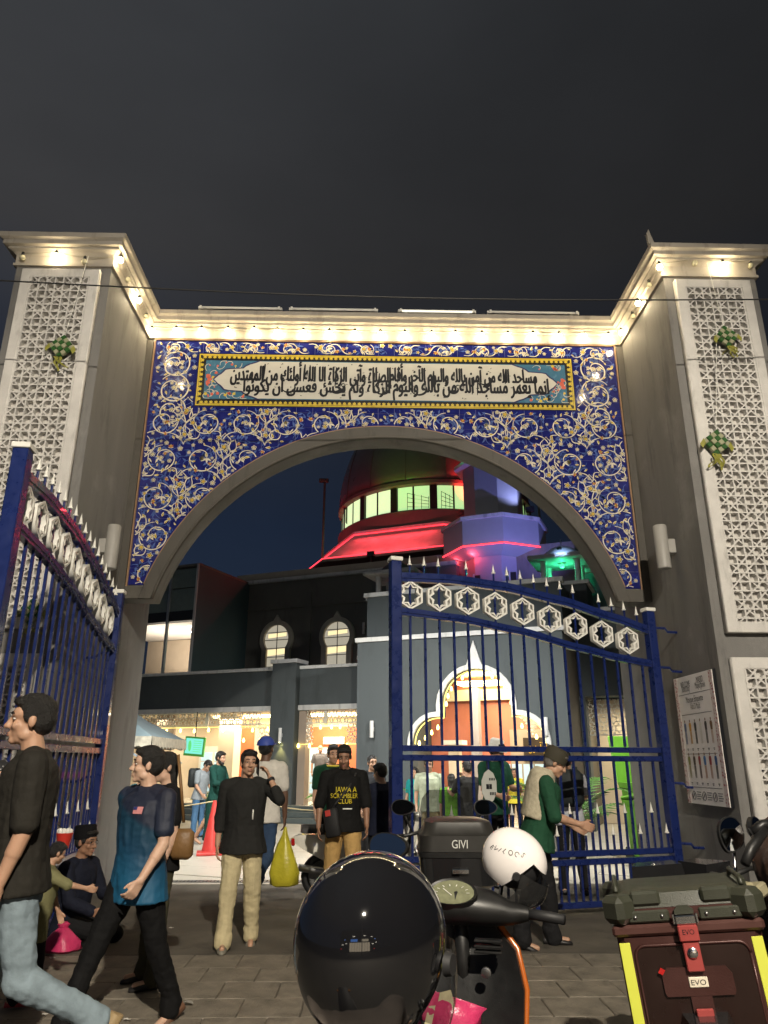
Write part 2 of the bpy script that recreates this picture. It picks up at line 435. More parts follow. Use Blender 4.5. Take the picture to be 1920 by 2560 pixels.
# cornice: profile swept along the plan
PROF = [(.0,7.535),(.035,7.54),(.035,7.575),(.02,7.58),(.02,7.70),(.05,7.73),(.10,7.755),(.10,7.78),(.15,7.79),(.15,7.845),(.19,7.87),(.20,7.93),(-.25,7.96)]
PLAN = [(-OUT, YB), (-OUT, YF), (-IN, YF), (-IN, YP), (IN, YP), (IN, YF), (OUT, YF), (OUT, YB)]
def mitre(plan, k):
    d = []
    for a, c in ((k-1, k), (k, k+1)):
        if a < 0 or c >= len(plan): continue
        t = (V(plan[c]) - V(plan[a])).normalized(); d.append(V((t.y, -t.x)))
    if len(d) == 1: return d[0]
    m = d[0] + d[1]; return m / (1 + d[0].dot(d[1]))
def sweep(mb, plan, prof):
    ms = [mitre(plan, k) for k in range(len(plan))]; i0 = len(mb.v); n = len(prof)
    for (x, y), m in zip(plan, ms):
        for o, z in prof: mb.v.append((x + m.x*o, y + m.y*o, z))
    for k in range(len(plan)-1):
        for j in range(n-1):
            a = i0+k*n+j; mb.f.append((a, a+1, a+n+1, a+n))
b = MB(); sweep(b, PLAN, PROF); b.build('cornice', M_trimw, port)
b = MB(); b.poly([(x,y,7.94) for x,y in PLAN] ); b.build('gateway_roof', M_wall, port)
# pale finial chips at the cornice corner
b = MB(); b.prism([(3.38,7.93),(3.46,7.93),(3.40,8.16),(3.37,8.10)], YF-.17, YF-.13); b.build('cornice_flake', M_trimw, port)

# ---- glazed tiles
back = plate('tile_bed', [(-AW,PZ1),(AW,PZ1),(AW,PZ0)] + [p for p in arc(3.40, math.asin((PZ0-ARC_Z)/3.40), pi-math.asin((PZ0-ARC_Z)/3.40), 48)] + [(-AW,PZ0)], [], YP-.002, YP+.008, M_grout, port)
def clip_halfplane(poly, f):
    out = []
    for i in range(len(poly)):
        a, c = poly[i], poly[(i+1) % len(poly)]; fa, fc = f(a), f(c)
        if fa >= 0: out.append(a)
        if (fa >= 0) != (fc >= 0):
            t = fa/(fa-fc); out.append((a[0]+(c[0]-a[0])*t, a[1]+(c[1]-a[1])*t))
    return out
NX, NZ = 29, 16
tw, th = 2*AW/NX, (PZ1-PZ0)/NZ
tiles = []
for i in range(NX):
    for j in range(NZ):
        x0, x1 = -AW+i*tw+.0024, -AW+(i+1)*tw-.0024; z0, z1 = PZ0+j*th+.0024, PZ0+(j+1)*th-.0024
        q = [(x0,z0),(x1,z0),(x1,z1),(x0,z1)]
        cx, cz = (x0+x1)/2, (z0+z1)/2; r = sqrt(cx*cx+(cz-ARC_Z)**2)
        if r < 3.75:
            nx_, nz_ = cx/r, (cz-ARC_Z)/r
            rr = 3.412
            q = clip_halfplane(q, lambda p: p[0]*nx_+(p[1]-ARC_Z)*nz_ - rr)
        if len(q) < 3: continue
        ar = abs(sum(q[k][0]*q[(k+1)%len(q)][1]-q[(k+1)%len(q)][0]*q[k][1] for k in range(len(q)))/2)
        if ar < .0006: continue
        tiles.append((ar + random.random()*1e-6, q))
tiles.sort(key=lambda t: -t[0])
def tile_geo(mb, q):
    y = YP-.009+random.uniform(-.0008,.0008); cx = sum(p[0] for p in q)/len(q); cz = sum(p[1] for p in q)/len(q)
    tx, tz = random.uniform(-.004,.004), random.uniform(-.004,.004); i = len(mb.v); n = len(q)
    mb.v += [(x, y+(x-cx)*tx+(z-cz)*tz, z) for x, z in q] + [(x, YP-.003, z) for x, z in q]
    mb.f.append(tuple(range(i, i+n)))
    for k in range(n): mb.f.append((i+k, i+n+k, i+n+(k+1)%n, i+(k+1)%n))
rest = MB()
for k, (ar, q) in enumerate(tiles):
    if k < 299:
        b = MB(); tile_geo(b, q); b.build('tile', M_tileb, port, recalc=False)
    else: tile_geo(rest, q)
if rest.v: tag(rest.build('edge_tiles', M_tileb, port, recalc=False), kind='stuff')

# ---- arabesque printed on the tiles
FZ0, FZ1, FX = 6.425, 7.300, 2.80        # inscription frame
YD = YP-.0125
def inside(x, z, m=0.02):
    if abs(x) > AW-m or z > PZ1-m or z < PZ0+m: return False
    if x*x+(z-ARC_Z)**2 < (3.412+m)**2: return False
    if abs(x) < FX+m and FZ0-m < z < FZ1+m: return False
    return True
def ribbon(mb, pts, w, y=YD, taper=True, keep=None):
    n = len(pts)
    L = []; 
    for k, (x, z) in enumerate(pts):
        a = pts[max(k-1,0)]; c = pts[min(k+1,n-1)]; t = V((c[0]-a[0], c[1]-a[1])); t = t.normalized() if t.length else V((1,0))
        ww = w*(.45+.55*sin(pi*(k+.5)/n)) if taper else w
        L.append(((x-t.y*ww/2, y, z+t.x*ww/2), (x+t.y*ww/2, y, z-t.x*ww/2), (x, z)))
    for k in range(n-1):
        if keep and not (keep(*L[k][2]) and keep(*L[k+1][2])): continue
        mb.quad(L[k][0], L[k+1][0], L[k+1][1], L[k][1])
W1, W2, LB, FW_, FY, FO, FK = MB(), MB(), MB(), MB(), MB(), MB(), MB()
def disc(mb, x, z, r, n=7, y=YD, a=0, petal=0.0):
    mb.poly([(x+r*(1+petal*cos(5*(2*pi*k/n)))*cos(a+2*pi*k/n), y, z+r*(1+petal*cos(5*(2*pi*k/n)))*sin(a+2*pi*k/n)) for k in range(n)])
def leaf(mb, x, z, ang, l, w, y=YD):
    c, s_ = cos(ang), sin(ang)
    pts = [(0,0),(.3*l,w*.5),(.65*l,w*.42),(l,0),(.65*l,-w*.25),(.3*l,-w*.4)]
    q = [(x+a*c-b_*s_, z+a*s_+b_*c) for a, b_ in pts]
    if all(inside(*p, .006) for p in q): mb.poly([(a, y, b_) for a, b_ in q])
def flower(x, z, r, kind):
    if not inside(x, z, r*1.15): return
    if kind == 0:      # five-petal white blossom outlined, yellow eye
        for k in range(5): disc(FW_, x+r*.6*cos(k*2*pi/5+.3), z+r*.6*sin(k*2*pi/5+.3), r*.40, 7, YD-.0006)
        for k in range(5): disc(FK, x+r*.6*cos(k*2*pi/5+.3), z+r*.6*sin(k*2*pi/5+.3), r*.22, 6, YD-.0010)
        disc(FY, x, z, r*.26, 7, YD-.0014)
    elif kind == 1:    # yellow rosette
        disc(FW_, x, z, r, 20, YD-.0006, 0, .28); disc(FK, x, z, r*.78, 20, YD-.0010, 0, .28); disc(FY, x, z, r*.55, 20, YD-.0014, 0, .28); disc(FO, x, z, r*.22, 7, YD-.0018)
    elif kind == 2:    # orange tulip bud with white leaves
        a = random.uniform(0, 2*pi)
        for d_ in (-.6, 0, .6): leaf(FO if d_ else FY, x, z, a+d_, r*1.5, r*.7, YD-.0008)
        for d_ in (-1.3, 1.3): leaf(FW_, x, z, a+d_, r*1.1, r*.4, YD-.0006)
    else:              # yellow split leaf
        a = random.uniform(0, 2*pi)
        leaf(FW_, x, z, a, r*2.1, r*1.1, YD-.0006); leaf(FY, x+.004, z, a, r*1.75, r*.75, YD-.0010); leaf(FK, x+.01*cos(a), z+.01*sin(a), a, r*.9, r*.25, YD-.0014)
def spiral(cx, cz, r0, a0, turns, sgn, mir, w=.024):
    pts = []
    n = 46
    for k in range(n):
        t = k/(n-1); a = a0+sgn*turns*2*pi*t; r = r0*(1-.10*t if t < .6 else (.94-(t-.6)*1.7))
        pts.append((mir*(cx+r*cos(a)), cz+r*sin(a)*1.03))
    ribbon(W1, pts, w, keep=inside)
    # split leaf at the inner end and thorns along the scroll
    x, z = pts[-1]; px_, pz_ = pts[-4]; a = atan2(z-pz_, x-px_)
    for d_ in (-.7, .5, 1.4): leaf(W2, x, z, a+d_, .085, .034)
    for k in (9, 20, 31):
        x, z = pts[k]; a = atan2(pts[k+1][1]-z, pts[k+1][0]-x)
        leaf(W2, x, z, a+.6*sgn*mir, .095, .030); leaf(FK, x+.012*cos(a), z+.012*sin(a), a+.6*sgn*mir, .05, .012, YD-.001)
    for k in range(6, n-6, 6):
        x, z = pts[k]; a = atan2(pts[k+1][1]-z, pts[k+1][0]-x); sd_ = 1 if (k//6) % 2 else -1
        leaf(LB, x, z, a+1.1*sd_, .12, .035, YD+.0006)
        q = [(x+.02*j*cos(a+1.3*sd_+j*.12), z+.02*j*sin(a+1.3*sd_+j*.12)) for j in range(8)]
        ribbon(LB, q, .009, YD+.0006, keep=inside)
def scurve(p0, p1, bulge, mir, w=.022):
    pts = []
    dx, dz = p1[0]-p0[0], p1[1]-p0[1]; L = sqrt(dx*dx+dz*dz); nx_, nz_ = -dz/L, dx/L
    for k in range(26):
        t = k/25; o = bulge*sin(2*pi*t) if bulge < 0 else bulge*sin(pi*t)
        pts.append((mir*(p0[0]+dx*t+nx_*o), p0[1]+dz*t+nz_*o))
    ribbon(W1, pts, w, keep=inside)
PER = 1.16
def ogee(ax, z0, z1, w, mir):
    for s in (1, -1):
        pts = []
        for k in range(22):
            t = k/21; pts.append((mir*(ax+s*w*(sin(pi*t)**1.3)*(1+.35*sin(3*pi*t))), z0+(z1-z0)*t))
        ribbon(W1, pts, .014, keep=inside)
        for k in (6, 14):
            x, z = pts[k]; leaf(W2, x, z, (0 if s*mir > 0 else pi)+.5*s*mir, .065, .028)
for mir in (-1, 1):
    for row, (cz, r0) in enumerate(((6.17,.185),(5.60,.195),(5.02,.195),(4.44,.195),(3.92,.16),(7.40,.10))):
        for c in range(-1, 5):
            for sg in (-1, 1):
                cx = c*PER + (.58 if row % 2 == 0 else 0.0) + sg*.29
                if cx < -.1 or cx > AW+.3: continue
                spiral(cx, cz, r0, (pi*.5 if sg > 0 else pi*.5), 1.25, sg, mir, .0165 if row < 5 else .013)
                if row < 5:
                    ax = cx - sg*.29
                    scurve((ax, cz-.36), (cx-sg*r0*.4, cz-r0*.95), .04*sg, mir, .016)
                    scurve((ax, cz+.22), (cx-sg*r0*.95, cz+.05), -.04, mir, .016)
                    scurve((ax, cz-.22), (ax+sg*.15, cz+.30), .06*sg, mir, .015)
                    scurve((cx+sg*r0*.7, cz-r0*.8), (cx+sg*.33, cz-.30), .04*sg, mir, .015)
                    flower(mir*(cx+.01), cz, .036, 0)
                    if sg < 0 and (mir > 0 or ax > .01):
                        ogee(ax, cz-.02, cz+.40, .11, mir); ogee(ax, cz-.34, cz-.06, .085, mir)
                    if sg > 0 or (ax < .01 and mir < 0): continue
                    flower(mir*ax, cz-.20, .040, 1); flower(mir*ax, cz+.18, .045, 1)
    for (cx, cz, r0) in ((3.12,7.12,.20),(3.12,6.72,.22),(3.12,6.36,.20)):
        spiral(cx, cz, r0, pi*.2, 1.3, 1, mir, .022); flower(mir*cx, cz, .04, 0)
    for k in range(9):
        x = .18+k*.33; scurve((x, 7.33), (x+.33, 7.48), -.04, mir, .016); flower(mir*(x+.16), 7.41, .036, 1+k % 2)
rs = random.Random(3)
placed = []
for k in range(4200):
    x, z = rs.uniform(0, AW), rs.uniform(PZ0, PZ1); r = rs.choice((.024,.029,.034,.040))
    if any((x-a)**2+(z-b_)**2 < (r+c+.024)**2 for a, b_, c in placed): continue
    if not inside(x, z, r): continue
    placed.append((x, z, r)); kd = rs.choice((0,0,0,1,2,3,3,3))
    for mir in (-1, 1):
        flower(mir*x, z, r, kd)
        a = rs.uniform(0, 2*pi)
        q = [(mir*(x+.018*j*cos(a+j*.15)), z+.018*j*sin(a+j*.15)) for j in range(9)]
        ribbon(LB, q, .008, YD+.0006, keep=inside)
        leaf(LB, q[-1][0], q[-1][1], a+rs.uniform(-1,1), .075, .035, YD+.0006); leaf(LB, q[4][0], q[4][1], a+1, .07, .03, YD+.0006)
for mb, nm, m in ((W1,'scroll_print',M_pw),(W2,'leaf_print',M_pw),(LB,'twig_print',M_pl),(FW_,'blossom_print',M_pw),(FY,'yellow_flower_print',M_py),(FO,'orange_flower_print',M_po),(FK,'black_detail_print',M_pk)):
    tag(mb.build(nm, m, port, recalc=False), kind='stuff')

# ---- inscription: yellow notched frame, teal corners, cream cartouche, black script
b = MB(); b.box(-FX,FX,YP-.016,YP-.010,FZ0,FZ1); b.build('inscription_field', M_pk, port)
fw_ = .105
b = MB()
for z0, z1 in ((FZ0+.012, FZ0+.030), (FZ1-.030, FZ1-.012)): b.box(-FX+.012, FX-.012, YP-.0175, YP-.0165, z0, z1)
for s in (-1, 1): b.box(min(s*(FX-.012), s*(FX-.03)), max(s*(FX-.012), s*(FX-.03)), YP-.0175, YP-.0165, FZ0+.031, FZ1-.031)
def crown(mb, x, z, ang, s_):
    pts = [(-.036,0),(.036,0),(.036,.014),(.014,.020),(.026,.034),(.022,.050),(.008,.044),(0,.062),(-.008,.044),(-.022,.050),(-.026,.034),(-.014,.020),(-.036,.014)]
    c, n_ = cos(ang), sin(ang)
    mb.poly([(x+(a*c-d*n_)*s_, YP-.0185, z+(a*n_+d*c)*s_) for a, d in pts])
nb = 76
for k in range(nb):
    x = -FX+.06+(2*FX-.12)*(k+.5)/nb; crown(b, x, FZ0+.035, 0, .95); crown(b, x, FZ1-.035, pi, .95)
for k in range(9):
    z = FZ0+.075+(FZ1-FZ0-.15)*(k+.5)/9; crown(b, -FX+.035, z, -pi/2, .95); crown(b, FX-.035, z, pi/2, .95)
tag(b.build('notched_border', M_py, port, recalc=False), kind='stuff')
ix, iz0, iz1 = FX-.118, FZ0+.118, FZ1-.118
b = MB(); b.box(-ix,ix,YP-.0175,YP-.0165,iz0,iz1); b.build('corner_field', M_pg, port)
zc = (iz0+iz1)/2; hh = (iz1-iz0)/2
def cart(g):
    half = []
    half += [(ix-.86+g*.4, hh-.012+g*.0)]
    for a, d in ((ix-.80,.97),(ix-.72,.86),(ix-.66,.80),(ix-.60,.70),(ix-.56,.58),(ix-.36,.54),(ix-.30,.50),(ix-.27,.38),(ix-.24,.28),(ix-.20,.20),(ix-.14,.0)): half.append((a+g, d*hh+g))
    pts = half + [(x, -z) for x, z in half[::-1][1:]] 
    return [(x, zc+z) for x, z in pts] + [(-x, zc+z) for x, z in pts[::-1]]
plate('cartouche_edge', cart(.016), [], YP-.0195, YP-.0176, mat('print_indigo',(.02,.02,.09),.3,var=0), port)
plate('cartouche', cart(0), [], YP-.0215, YP-.0196, M_cream, port)
b, b2, b3 = MB(), MB(), MB()
rs = random.Random(11)
for s in (-1, 1):
    for k in range(26):
        x, z = s*(ix-.03-rs.random()*.20), zc+rs.uniform(-.9,.9)*hh
        if rs.random() < .5: x, z = s*(ix-.05-rs.random()*.55), zc+rs.choice((-1,1))*hh*rs.uniform(.70,.93)
        if abs(x) < ix-.5 and abs(z-zc) < hh*.72: continue
        a = rs.uniform(0, 6.28)
        pts = [(x+.013*j*cos(a+j*.35), z+.013*j*sin(a+j*.35)) for j in range(9)]
        ribbon(b, [(u_, max(iz0+.01, min(iz1-.01, w_))) for u_, w_ in pts], .009, YP-.0185)
        disc(rs.choice((b2, b2, b3)), x, z, rs.uniform(.012,.026), 7, YP-.0189)
    for z in (-.055, 0, .055): disc(b2, s*(ix-.14+abs(z)*.4-.02)+s*.09, zc+z, .036, 8, YP-.0192, 0, .2)
tag(b.build('cartouche_scroll', M_pw, port, recalc=False), kind='stuff'); tag(b2.build('cartouche_flower', mat('print_coral',(.55,.12,.08),.3,var=.1), port, recalc=False), kind='stuff'); tag(b3.build('cartouche_bud', M_py, port, recalc=False), kind='stuff')

# Arabic shaping with presentation forms
AR = {'ا':('FE8D','FE8E'),'أ':('FE83','FE84'),'إ':('FE87','FE88'),'آ':('FE81','FE82'),'ب':('FE8F','FE90','FE91','FE92'),'ة':('FE93','FE94'),'ت':('FE95','FE96','FE97','FE98'),
 'ج':('FE9D','FE9E','FE9F','FEA0'),'خ':('FEA5','FEA6','FEA7','FEA8'),'د':('FEA9','FEAA'),'ر':('FEAD','FEAE'),'ز':('FEAF','FEB0'),'س':('FEB1','FEB2','FEB3','FEB4'),'ش':('FEB5','FEB6','FEB7','FEB8'),
 'ص':('FEB9','FEBA','FEBB','FEBC'),'ع':('FEC9','FECA','FECB','FECC'),'ف':('FED1','FED2','FED3','FED4'),'ق':('FED5','FED6','FED7','FED8'),'ك':('FED9','FEDA','FEDB','FEDC'),'ل':('FEDD','FEDE','FEDF','FEE0'),
 'م':('FEE1','FEE2','FEE3','FEE4'),'ن':('FEE5','FEE6','FEE7','FEE8'),'ه':('FEE9','FEEA','FEEB','FEEC'),'و':('FEED','FEEE'),'ي':('FEF1','FEF2','FEF3','FEF4'),'ى':('FEEF','FEF0'),'ئ':('FE89','FE8A','FE8B','FE8C')}
def shape_ar(s):
    out = []
    words = s.split(' ')
    for w in words:
        g = []
        for i, ch in enumerate(w):
            if ch not in AR: continue
            fo = AR[ch]
            prev = i > 0 and len(AR.get(w[i-1], ())) == 4
            nxt = i < len(w)-1 and len(fo) == 4
            k = (3 if nxt else 1) if prev else (2 if nxt else 0)
            g.append(chr(int(fo[k], 16)))
        out.append(''.join(g[::-1]))
    return ' '.join(out[::-1])
def ar_line(mb, s, x_right, x_left, z_base, height, y, bold=.006):
    vs, fs, w, h = text_mesh(shape_ar(s), 1.0)
    kx = (x_right-x_left)/w; kz = height/h; xc = (x_right+x_left)/2
    for ox, oz, oy in ((0,0,0),(bold,0,.0002),(0,bold,.0004),(bold,bold,.0006),(-bold*.8,0,.0008)):
        i = len(mb.v)
        mb.v += [(xc+p.x*kx+ox+.12*(p.y*kz)*0, y+oy, z_base+height/2+p.y*kz+oz) for p in vs]; mb.f += [tuple(i+q for q in f) for f in fs]
b = MB(); ys = YP-.0235
xr = ix-.26
ar_line(b, 'مساجد الله من آمن بالله واليوم الآخر وأقام', xr-.18, .05, zc-.125, .425, ys, .010)
ar_line(b, 'إنما يعمر مساجد الله من بالله واليوم', xr, .10, zc-.315, .39, ys-.0016, .010)
ar_line(b, 'الصلاة وآتى الزكاة إلا الله أولئك من المهتدين', .06, -xr+.12, zc-.12, .425, ys, .010)
ar_line(b, 'الزكاة ولم يخش فعسى أن يكونوا', .05, -xr+.32, zc-.315, .39, ys-.0016, .010)
# sweeping pen strokes: tall tapered uprights, bowls, long diagonals, vowel marks
yq = [ys-.0034]
def pen(pts, w0, w1):
    yq[0] -= .00003; n = len(pts); L = []
    for k, (x, z) in enumerate(pts):
        a = pts[max(k-1,0)]; c = pts[min(k+1,n-1)]; t = V((c[0]-a[0], c[1]-a[1])).normalized(); u = k/(n-1)
        ww = (w0+(w1-w0)*u)*(.35+.65*sin(pi*min(.97,max(.03,u)))**.6)*(.62+.38*abs(t.x*.75+t.y*.66))
        L.append(((x-t.y*ww/2, yq[0], z+t.x*ww/2), (x+t.y*ww/2, yq[0], z-t.x*ww/2)))
    for k in range(n-1): b.quad(L[k][0], L[k+1][0], L[k+1][1], L[k][1])
lim = xr-.15
def okc(x, z): return abs(z-zc) < hh*.93 and (abs(x) < ix-.86 or abs(z-zc) < hh*.50)
xs_ = -lim+.45
while xs_ < lim-.35:
    zb = zc+rs.choice((-.10,-.02,-.20)); h_ = rs.uniform(.24,.33); zt = min(zb+h_, zc+hh*.92)
    pen([(xs_+.018*(1-k/8), zt-(zt-zb)*k/8) for k in range(9)], .040, .026)
    if rs.random() < .3: pen([(xs_+.075+.018*(1-k/8), zt-.01-(zt-zb)*k/8) for k in range(9)], .030, .020)
    xs_ += rs.uniform(.36,.62)
xs_ = -lim+.12
while xs_ < lim-.1:
    r_ = rs.uniform(.07,.12); z = zc+rs.choice((-.16,-.12,-.02,.04))
    if okc(xs_, z-r_*.9) and okc(xs_, z+.05):
        pen([(xs_+r_*cos(a), z+r_*.85*sin(a)) for a in [R(25)-R(215)*k/16 for k in range(17)]], .044, .024)
        if rs.random() < .5: pen([(xs_+r_+.028*cos(a), z+.045+.026*sin(a)) for a in [R(-60)+R(330)*k/12 for k in range(13)]], .020, .018)
    xs_ += rs.uniform(.45,.75)
for k in range(0):
    x = -lim+.35+(2*lim-.7)*(k+.5)/15; z = zc+rs.uniform(-.06,.10)
    pen([(x+.34*(u-.5), z+.14*(u-.5)+.03*sin(pi*u)) for u in [j/10 for j in range(11)]], .026, .030)
for k in range(120):
    x = rs.uniform(-lim, lim); z = zc+rs.uniform(-.92,.92)*hh
    if not okc(x, z) or not okc(x+.03, z+.03): continue
    a = rs.uniform(-.4,.9); y_ = ys-.0075-.00002*k
    if k % 3: b.poly([(x,y_,z),(x+.028*cos(a),y_,z+.028*sin(a)),(x+.026*cos(a),y_,z+.028*sin(a)+.009),(x,y_,z+.008)])
    else: b.poly([(x,y_,z),(x+.011,y_,z+.011),(x,y_,z+.022),(x-.011,y_,z+.011)])
tag(b.build('calligraphy', M_pk, port, recalc=False), kind='stuff')

# ---- white lattice panels on the pylons
def lattice(x0, x1, z0, z1):
    fr = .105; yb = YF-.004; yf = YF-.10
    mb = MB(); mb.box(x0+.01, x1-.01, YF-.012, YF-.003, z0+.01, z1-.01); mb.build('panel_backing', M_lattbk, port)
    plate('lattice_frame', [(x0,z0),(x1,z0),(x1,z1),(x0,z1)], [[(x0+fr,z0+fr),(x0+fr,z1-fr),(x1-fr,z1-fr),(x1-fr,z0+fr)]], yf, YF-.013, M_latt, port, .008)
    ax0, ax1, az0, az1 = x0+fr-.01, x1-fr+.01, z0+fr-.01, z1-fr+.01
    a = .41; d = .125*a; cx, cz = (x0+x1)/2, z1-fr-.26
    mb = MB(); t = .017
    def seg(p, q, y): mb.bar((p[0], y, p[1]), (q[0], y, q[1]), t, YF-.013-yf-.014, (0,1,0))
    def clipline(px_, pz_, dx, dz):
        t0, t1 = -99, 99
        for p0, dd, lo, hi in ((px_, dx, ax0, ax1), (pz_, dz, az0, az1)):
            if abs(dd) < 1e-9:
                if p0 < lo or p0 > hi: return None
            else:
                u0, u1 = (lo-p0)/dd, (hi-p0)/dd
                if u0 > u1: u0, u1 = u1, u0
                t0, t1 = max(t0, u0), min(t1, u1)
        if t1-t0 < .03: return None
        return (px_+dx*t0, pz_+dz*t0), (px_+dx*t1, pz_+dz*t1)
    for fam, (dx, dz) in enumerate(((1,0),(0,1),(.7071,.7071),(.7071,-.7071))):
        nx_, nz_ = -dz, dx; step = a/2 if fam < 2 else a*.7071/1.0
        for k in range(-60, 61):
            for s in (-1, 1):
                o = k*step + s*d
                L = clipline(cx+nx_*o, cz+nz_*o, dx, dz)
                if L: seg(L[0], L[1], (yf+YF-.013)/2 + .0025*fam)
    # radiating spokes that close the eight-point stars
    mb.build('lattice', M_latt, port)
for s in (-1, 1):
    x0, x1 = (3.70, 4.665) if s > 0 else (-4.665, -3.70)
    lattice(x0, x1, 2.875, 7.44); lattice(x0, x1, .42, 2.59)

# ---- cylinder wall lamps, unlit, one on each pylon flank
for s, lab in ((-1, 'unlit grey cylinder wall lamp on the left pylon flank above the gate leaf'), (1, 'unlit grey cylinder wall lamp on the right pylon flank above the notice board')):
    p = PX(280 if s < 0 else 1655, 1368, XC+s*(IN-.16)); t = thing('wall_lamp', lab, 'wall lamp', (XC+s*IN, p.y, p.z), 0, 'cylinder lamps on the gateway')
    c = V((-s*.16, 0, 0))
    b = MB(); b.lathe([(.074,-.28),(.083,-.27),(.083,.27),(.078,.28),(.068,.265),(.0,.262)], c, 20); b.build('lamp_housing', M_lampgr, t, 40)
    b = MB(); b.bbox(min(-s*.10,-s*.002), max(-s*.10,-s*.002), -.045, .045, -.08, .10, .005); b.build('bracket', M_lampgr, t)
    b = MB(); b.lathe([(.0,-.262),(.064,-.262)], c, 16); b.build('lens', mat('frosted_lens',(.5,.5,.48),.3), t)

# ---- festoon of bulbs under the cornice
fest = thing('string_lights', 'string of warm round bulbs running under the gateway cornice', 'string lights', (XC, YP, 7.6))
Fm = Matrix.Translation((-XC, -YP, -7.6))
lit, dead = [], []
for x, y in ((379,827),(440,826),(503,826),(570,827),(635,827),(693,830),(758,832),(823,833),(887,834),(951,835),(1012,836),(1079,837),(1139,837),(1205,838),(1270,839),(1333,839),(1398,840),(1461,840),(1522,841)): lit.append(P(x, y, YP-.11))
for x, y in ((301,650),(347,751)): lit.append(PX(x, y, XC-IN+.10))
for x, y in ((1649,668),(1595,758),(1553,832)): lit.append(PX(x, y, XC+IN-.10))
for x, y in ((321,699),(365,791)): dead.append(PX(x, y, XC-IN+.06))
for x, y in ((1623,713),(1582,791)): dead.append(PX(x, y, XC+IN-.06))
for x, y in ((140,640),(1808,663)): lit.append(P(x, y, YF-.10))
for x, y in ((56,644),(211,654),(1737,658),(1877,664)): dead.append(P(x, y, YF-.07))
bb = MB(); bb.ball((0,0,0), .038, 12, 8); bs = MB(); bs.lathe([(.017,.030),(.020,.035),(.020,.075),(.012,.085)], (0,0,0), 8)
b_lit = b_dead = b_soc = None
for k, p in enumerate(lit+dead):
    on = k < len(lit); q = p - V((XC, YP, 7.6))
    src = b_lit if on else b_dead
    if src is None:
        o = bb.build('bulb', M_bulb if on else M_dead, fest, True)
        if on: b_lit = o
        else: b_dead = o
    else: o = inst(src, 'bulb', fest)
    o.location = q
    if b_soc is None: b_soc = so = bs.build('bulb_socket', M_cable, o, 40)
    else: so = inst(b_soc, 'bulb_socket', o)
    if on:
        lamp('bulb_light', 'POINT', q + V((0,0,0)), BULB_POWER*(1.0 if p.y > YP-.3 else 2.2), (1,.81,.52), .045, fest)
    o['lit'] = on
def order(ps, key): return sorted(ps, key=key)
allp = lit+dead
seq = order([p for p in allp if p.y < YF+.05 and p.x < 0], lambda p: p.x) + order([p for p in allp if YF+.05 < p.y < YP-.1 and p.x < 0], lambda p: p.y) \
    + order([p for p in allp if p.y > YP-.1], lambda p: p.x) + order([p for p in allp if YF+.05 < p.y < YP-.1 and p.x > 0], lambda p: -p.y) + order([p for p in allp if p.y < YF+.05 and p.x > 0], lambda p: p.x)
pts = []
for a, c in zip(seq, seq[1:]):
    a2, c2 = a + V((0,0,.07)), c + V((0,0,.07))
    for k in range(4):
        t = k/4; pts.append(a2.lerp(c2, t) - V((XC, YP, 7.6+.02*sin(pi*t))))
pts.append(seq[-1]+V((0,0,.07))-V((XC,YP,7.6)))
b = MB(); b.tube(pts, .007, 5); b.build('festoon_cable', mat('pale_cable',(.35,.32,.25),.5,var=0), fest, True)

# ---- four fluorescent battens along the top edge
for x0, x1, on, lab in ((495,705,0,'unlit fluorescent batten at the left end of the gateway top'),(722,945,0,'unlit fluorescent batten on the gateway top, second from the left pylon'),(995,1190,1,'brighter fluorescent batten on the gateway top right of the middle'),(1218,1448,0,'unlit fluorescent batten on the gateway top beside the right pylon')):
    a = P(x0, 786+ (x0-495)*.011, YP-.12); c = P(x1, 786+(x1-495)*.011, YP-.12); L = c.x-a.x
    t = thing('tube_light', lab, 'tube light', (a.x, YP-.12, 7.93), 0, 'fluorescent battens on the gateway')
    b = MB(); b.bbox(.0, L, -.025, .03, .062, .105, .004); b.box(.1,.14,-.01,.01,0,.062); b.box(L-.14,L-.1,-.01,.01,0,.062); b.build('batten_housing', M_white, t)
    b = MB(); b.tube([(.06,-.05,.055),(L-.06,-.05,.055)], .013, 8); b.build('tube', M_tubew if not on else mat('faint_tube',(.8,.8,.75),.3,var=0,emit=(1,.95,.75),estr=1.2), t, True)
    for q in (.03, L-.06): b = MB(); b.box(q,q+.03,-.07,-.01,.035,.09); b.build('tube_holder', M_white, t)

# ---- black cable slung across the gateway
pts = []
A_, B_, C_, D_ = P(-60,698,6.6), P(380,726,7.4), P(1550,748,7.4), P(1990,748,6.9)
for k in range(41):
    t = k/40; p = A_.lerp(D_, t); 
    zt = (A_.z*(1-t)*(1-2*t) + 0)  # straight ends, slight sag
    p.z = p.z - .10*sin(pi*t); pts.append(p)
b = MB(); b.tube(pts, .008, 6); tag(b.build('overhead_cable', M_cable, None, True), 'thin black cable slung across the front of both pylons', 'cable')

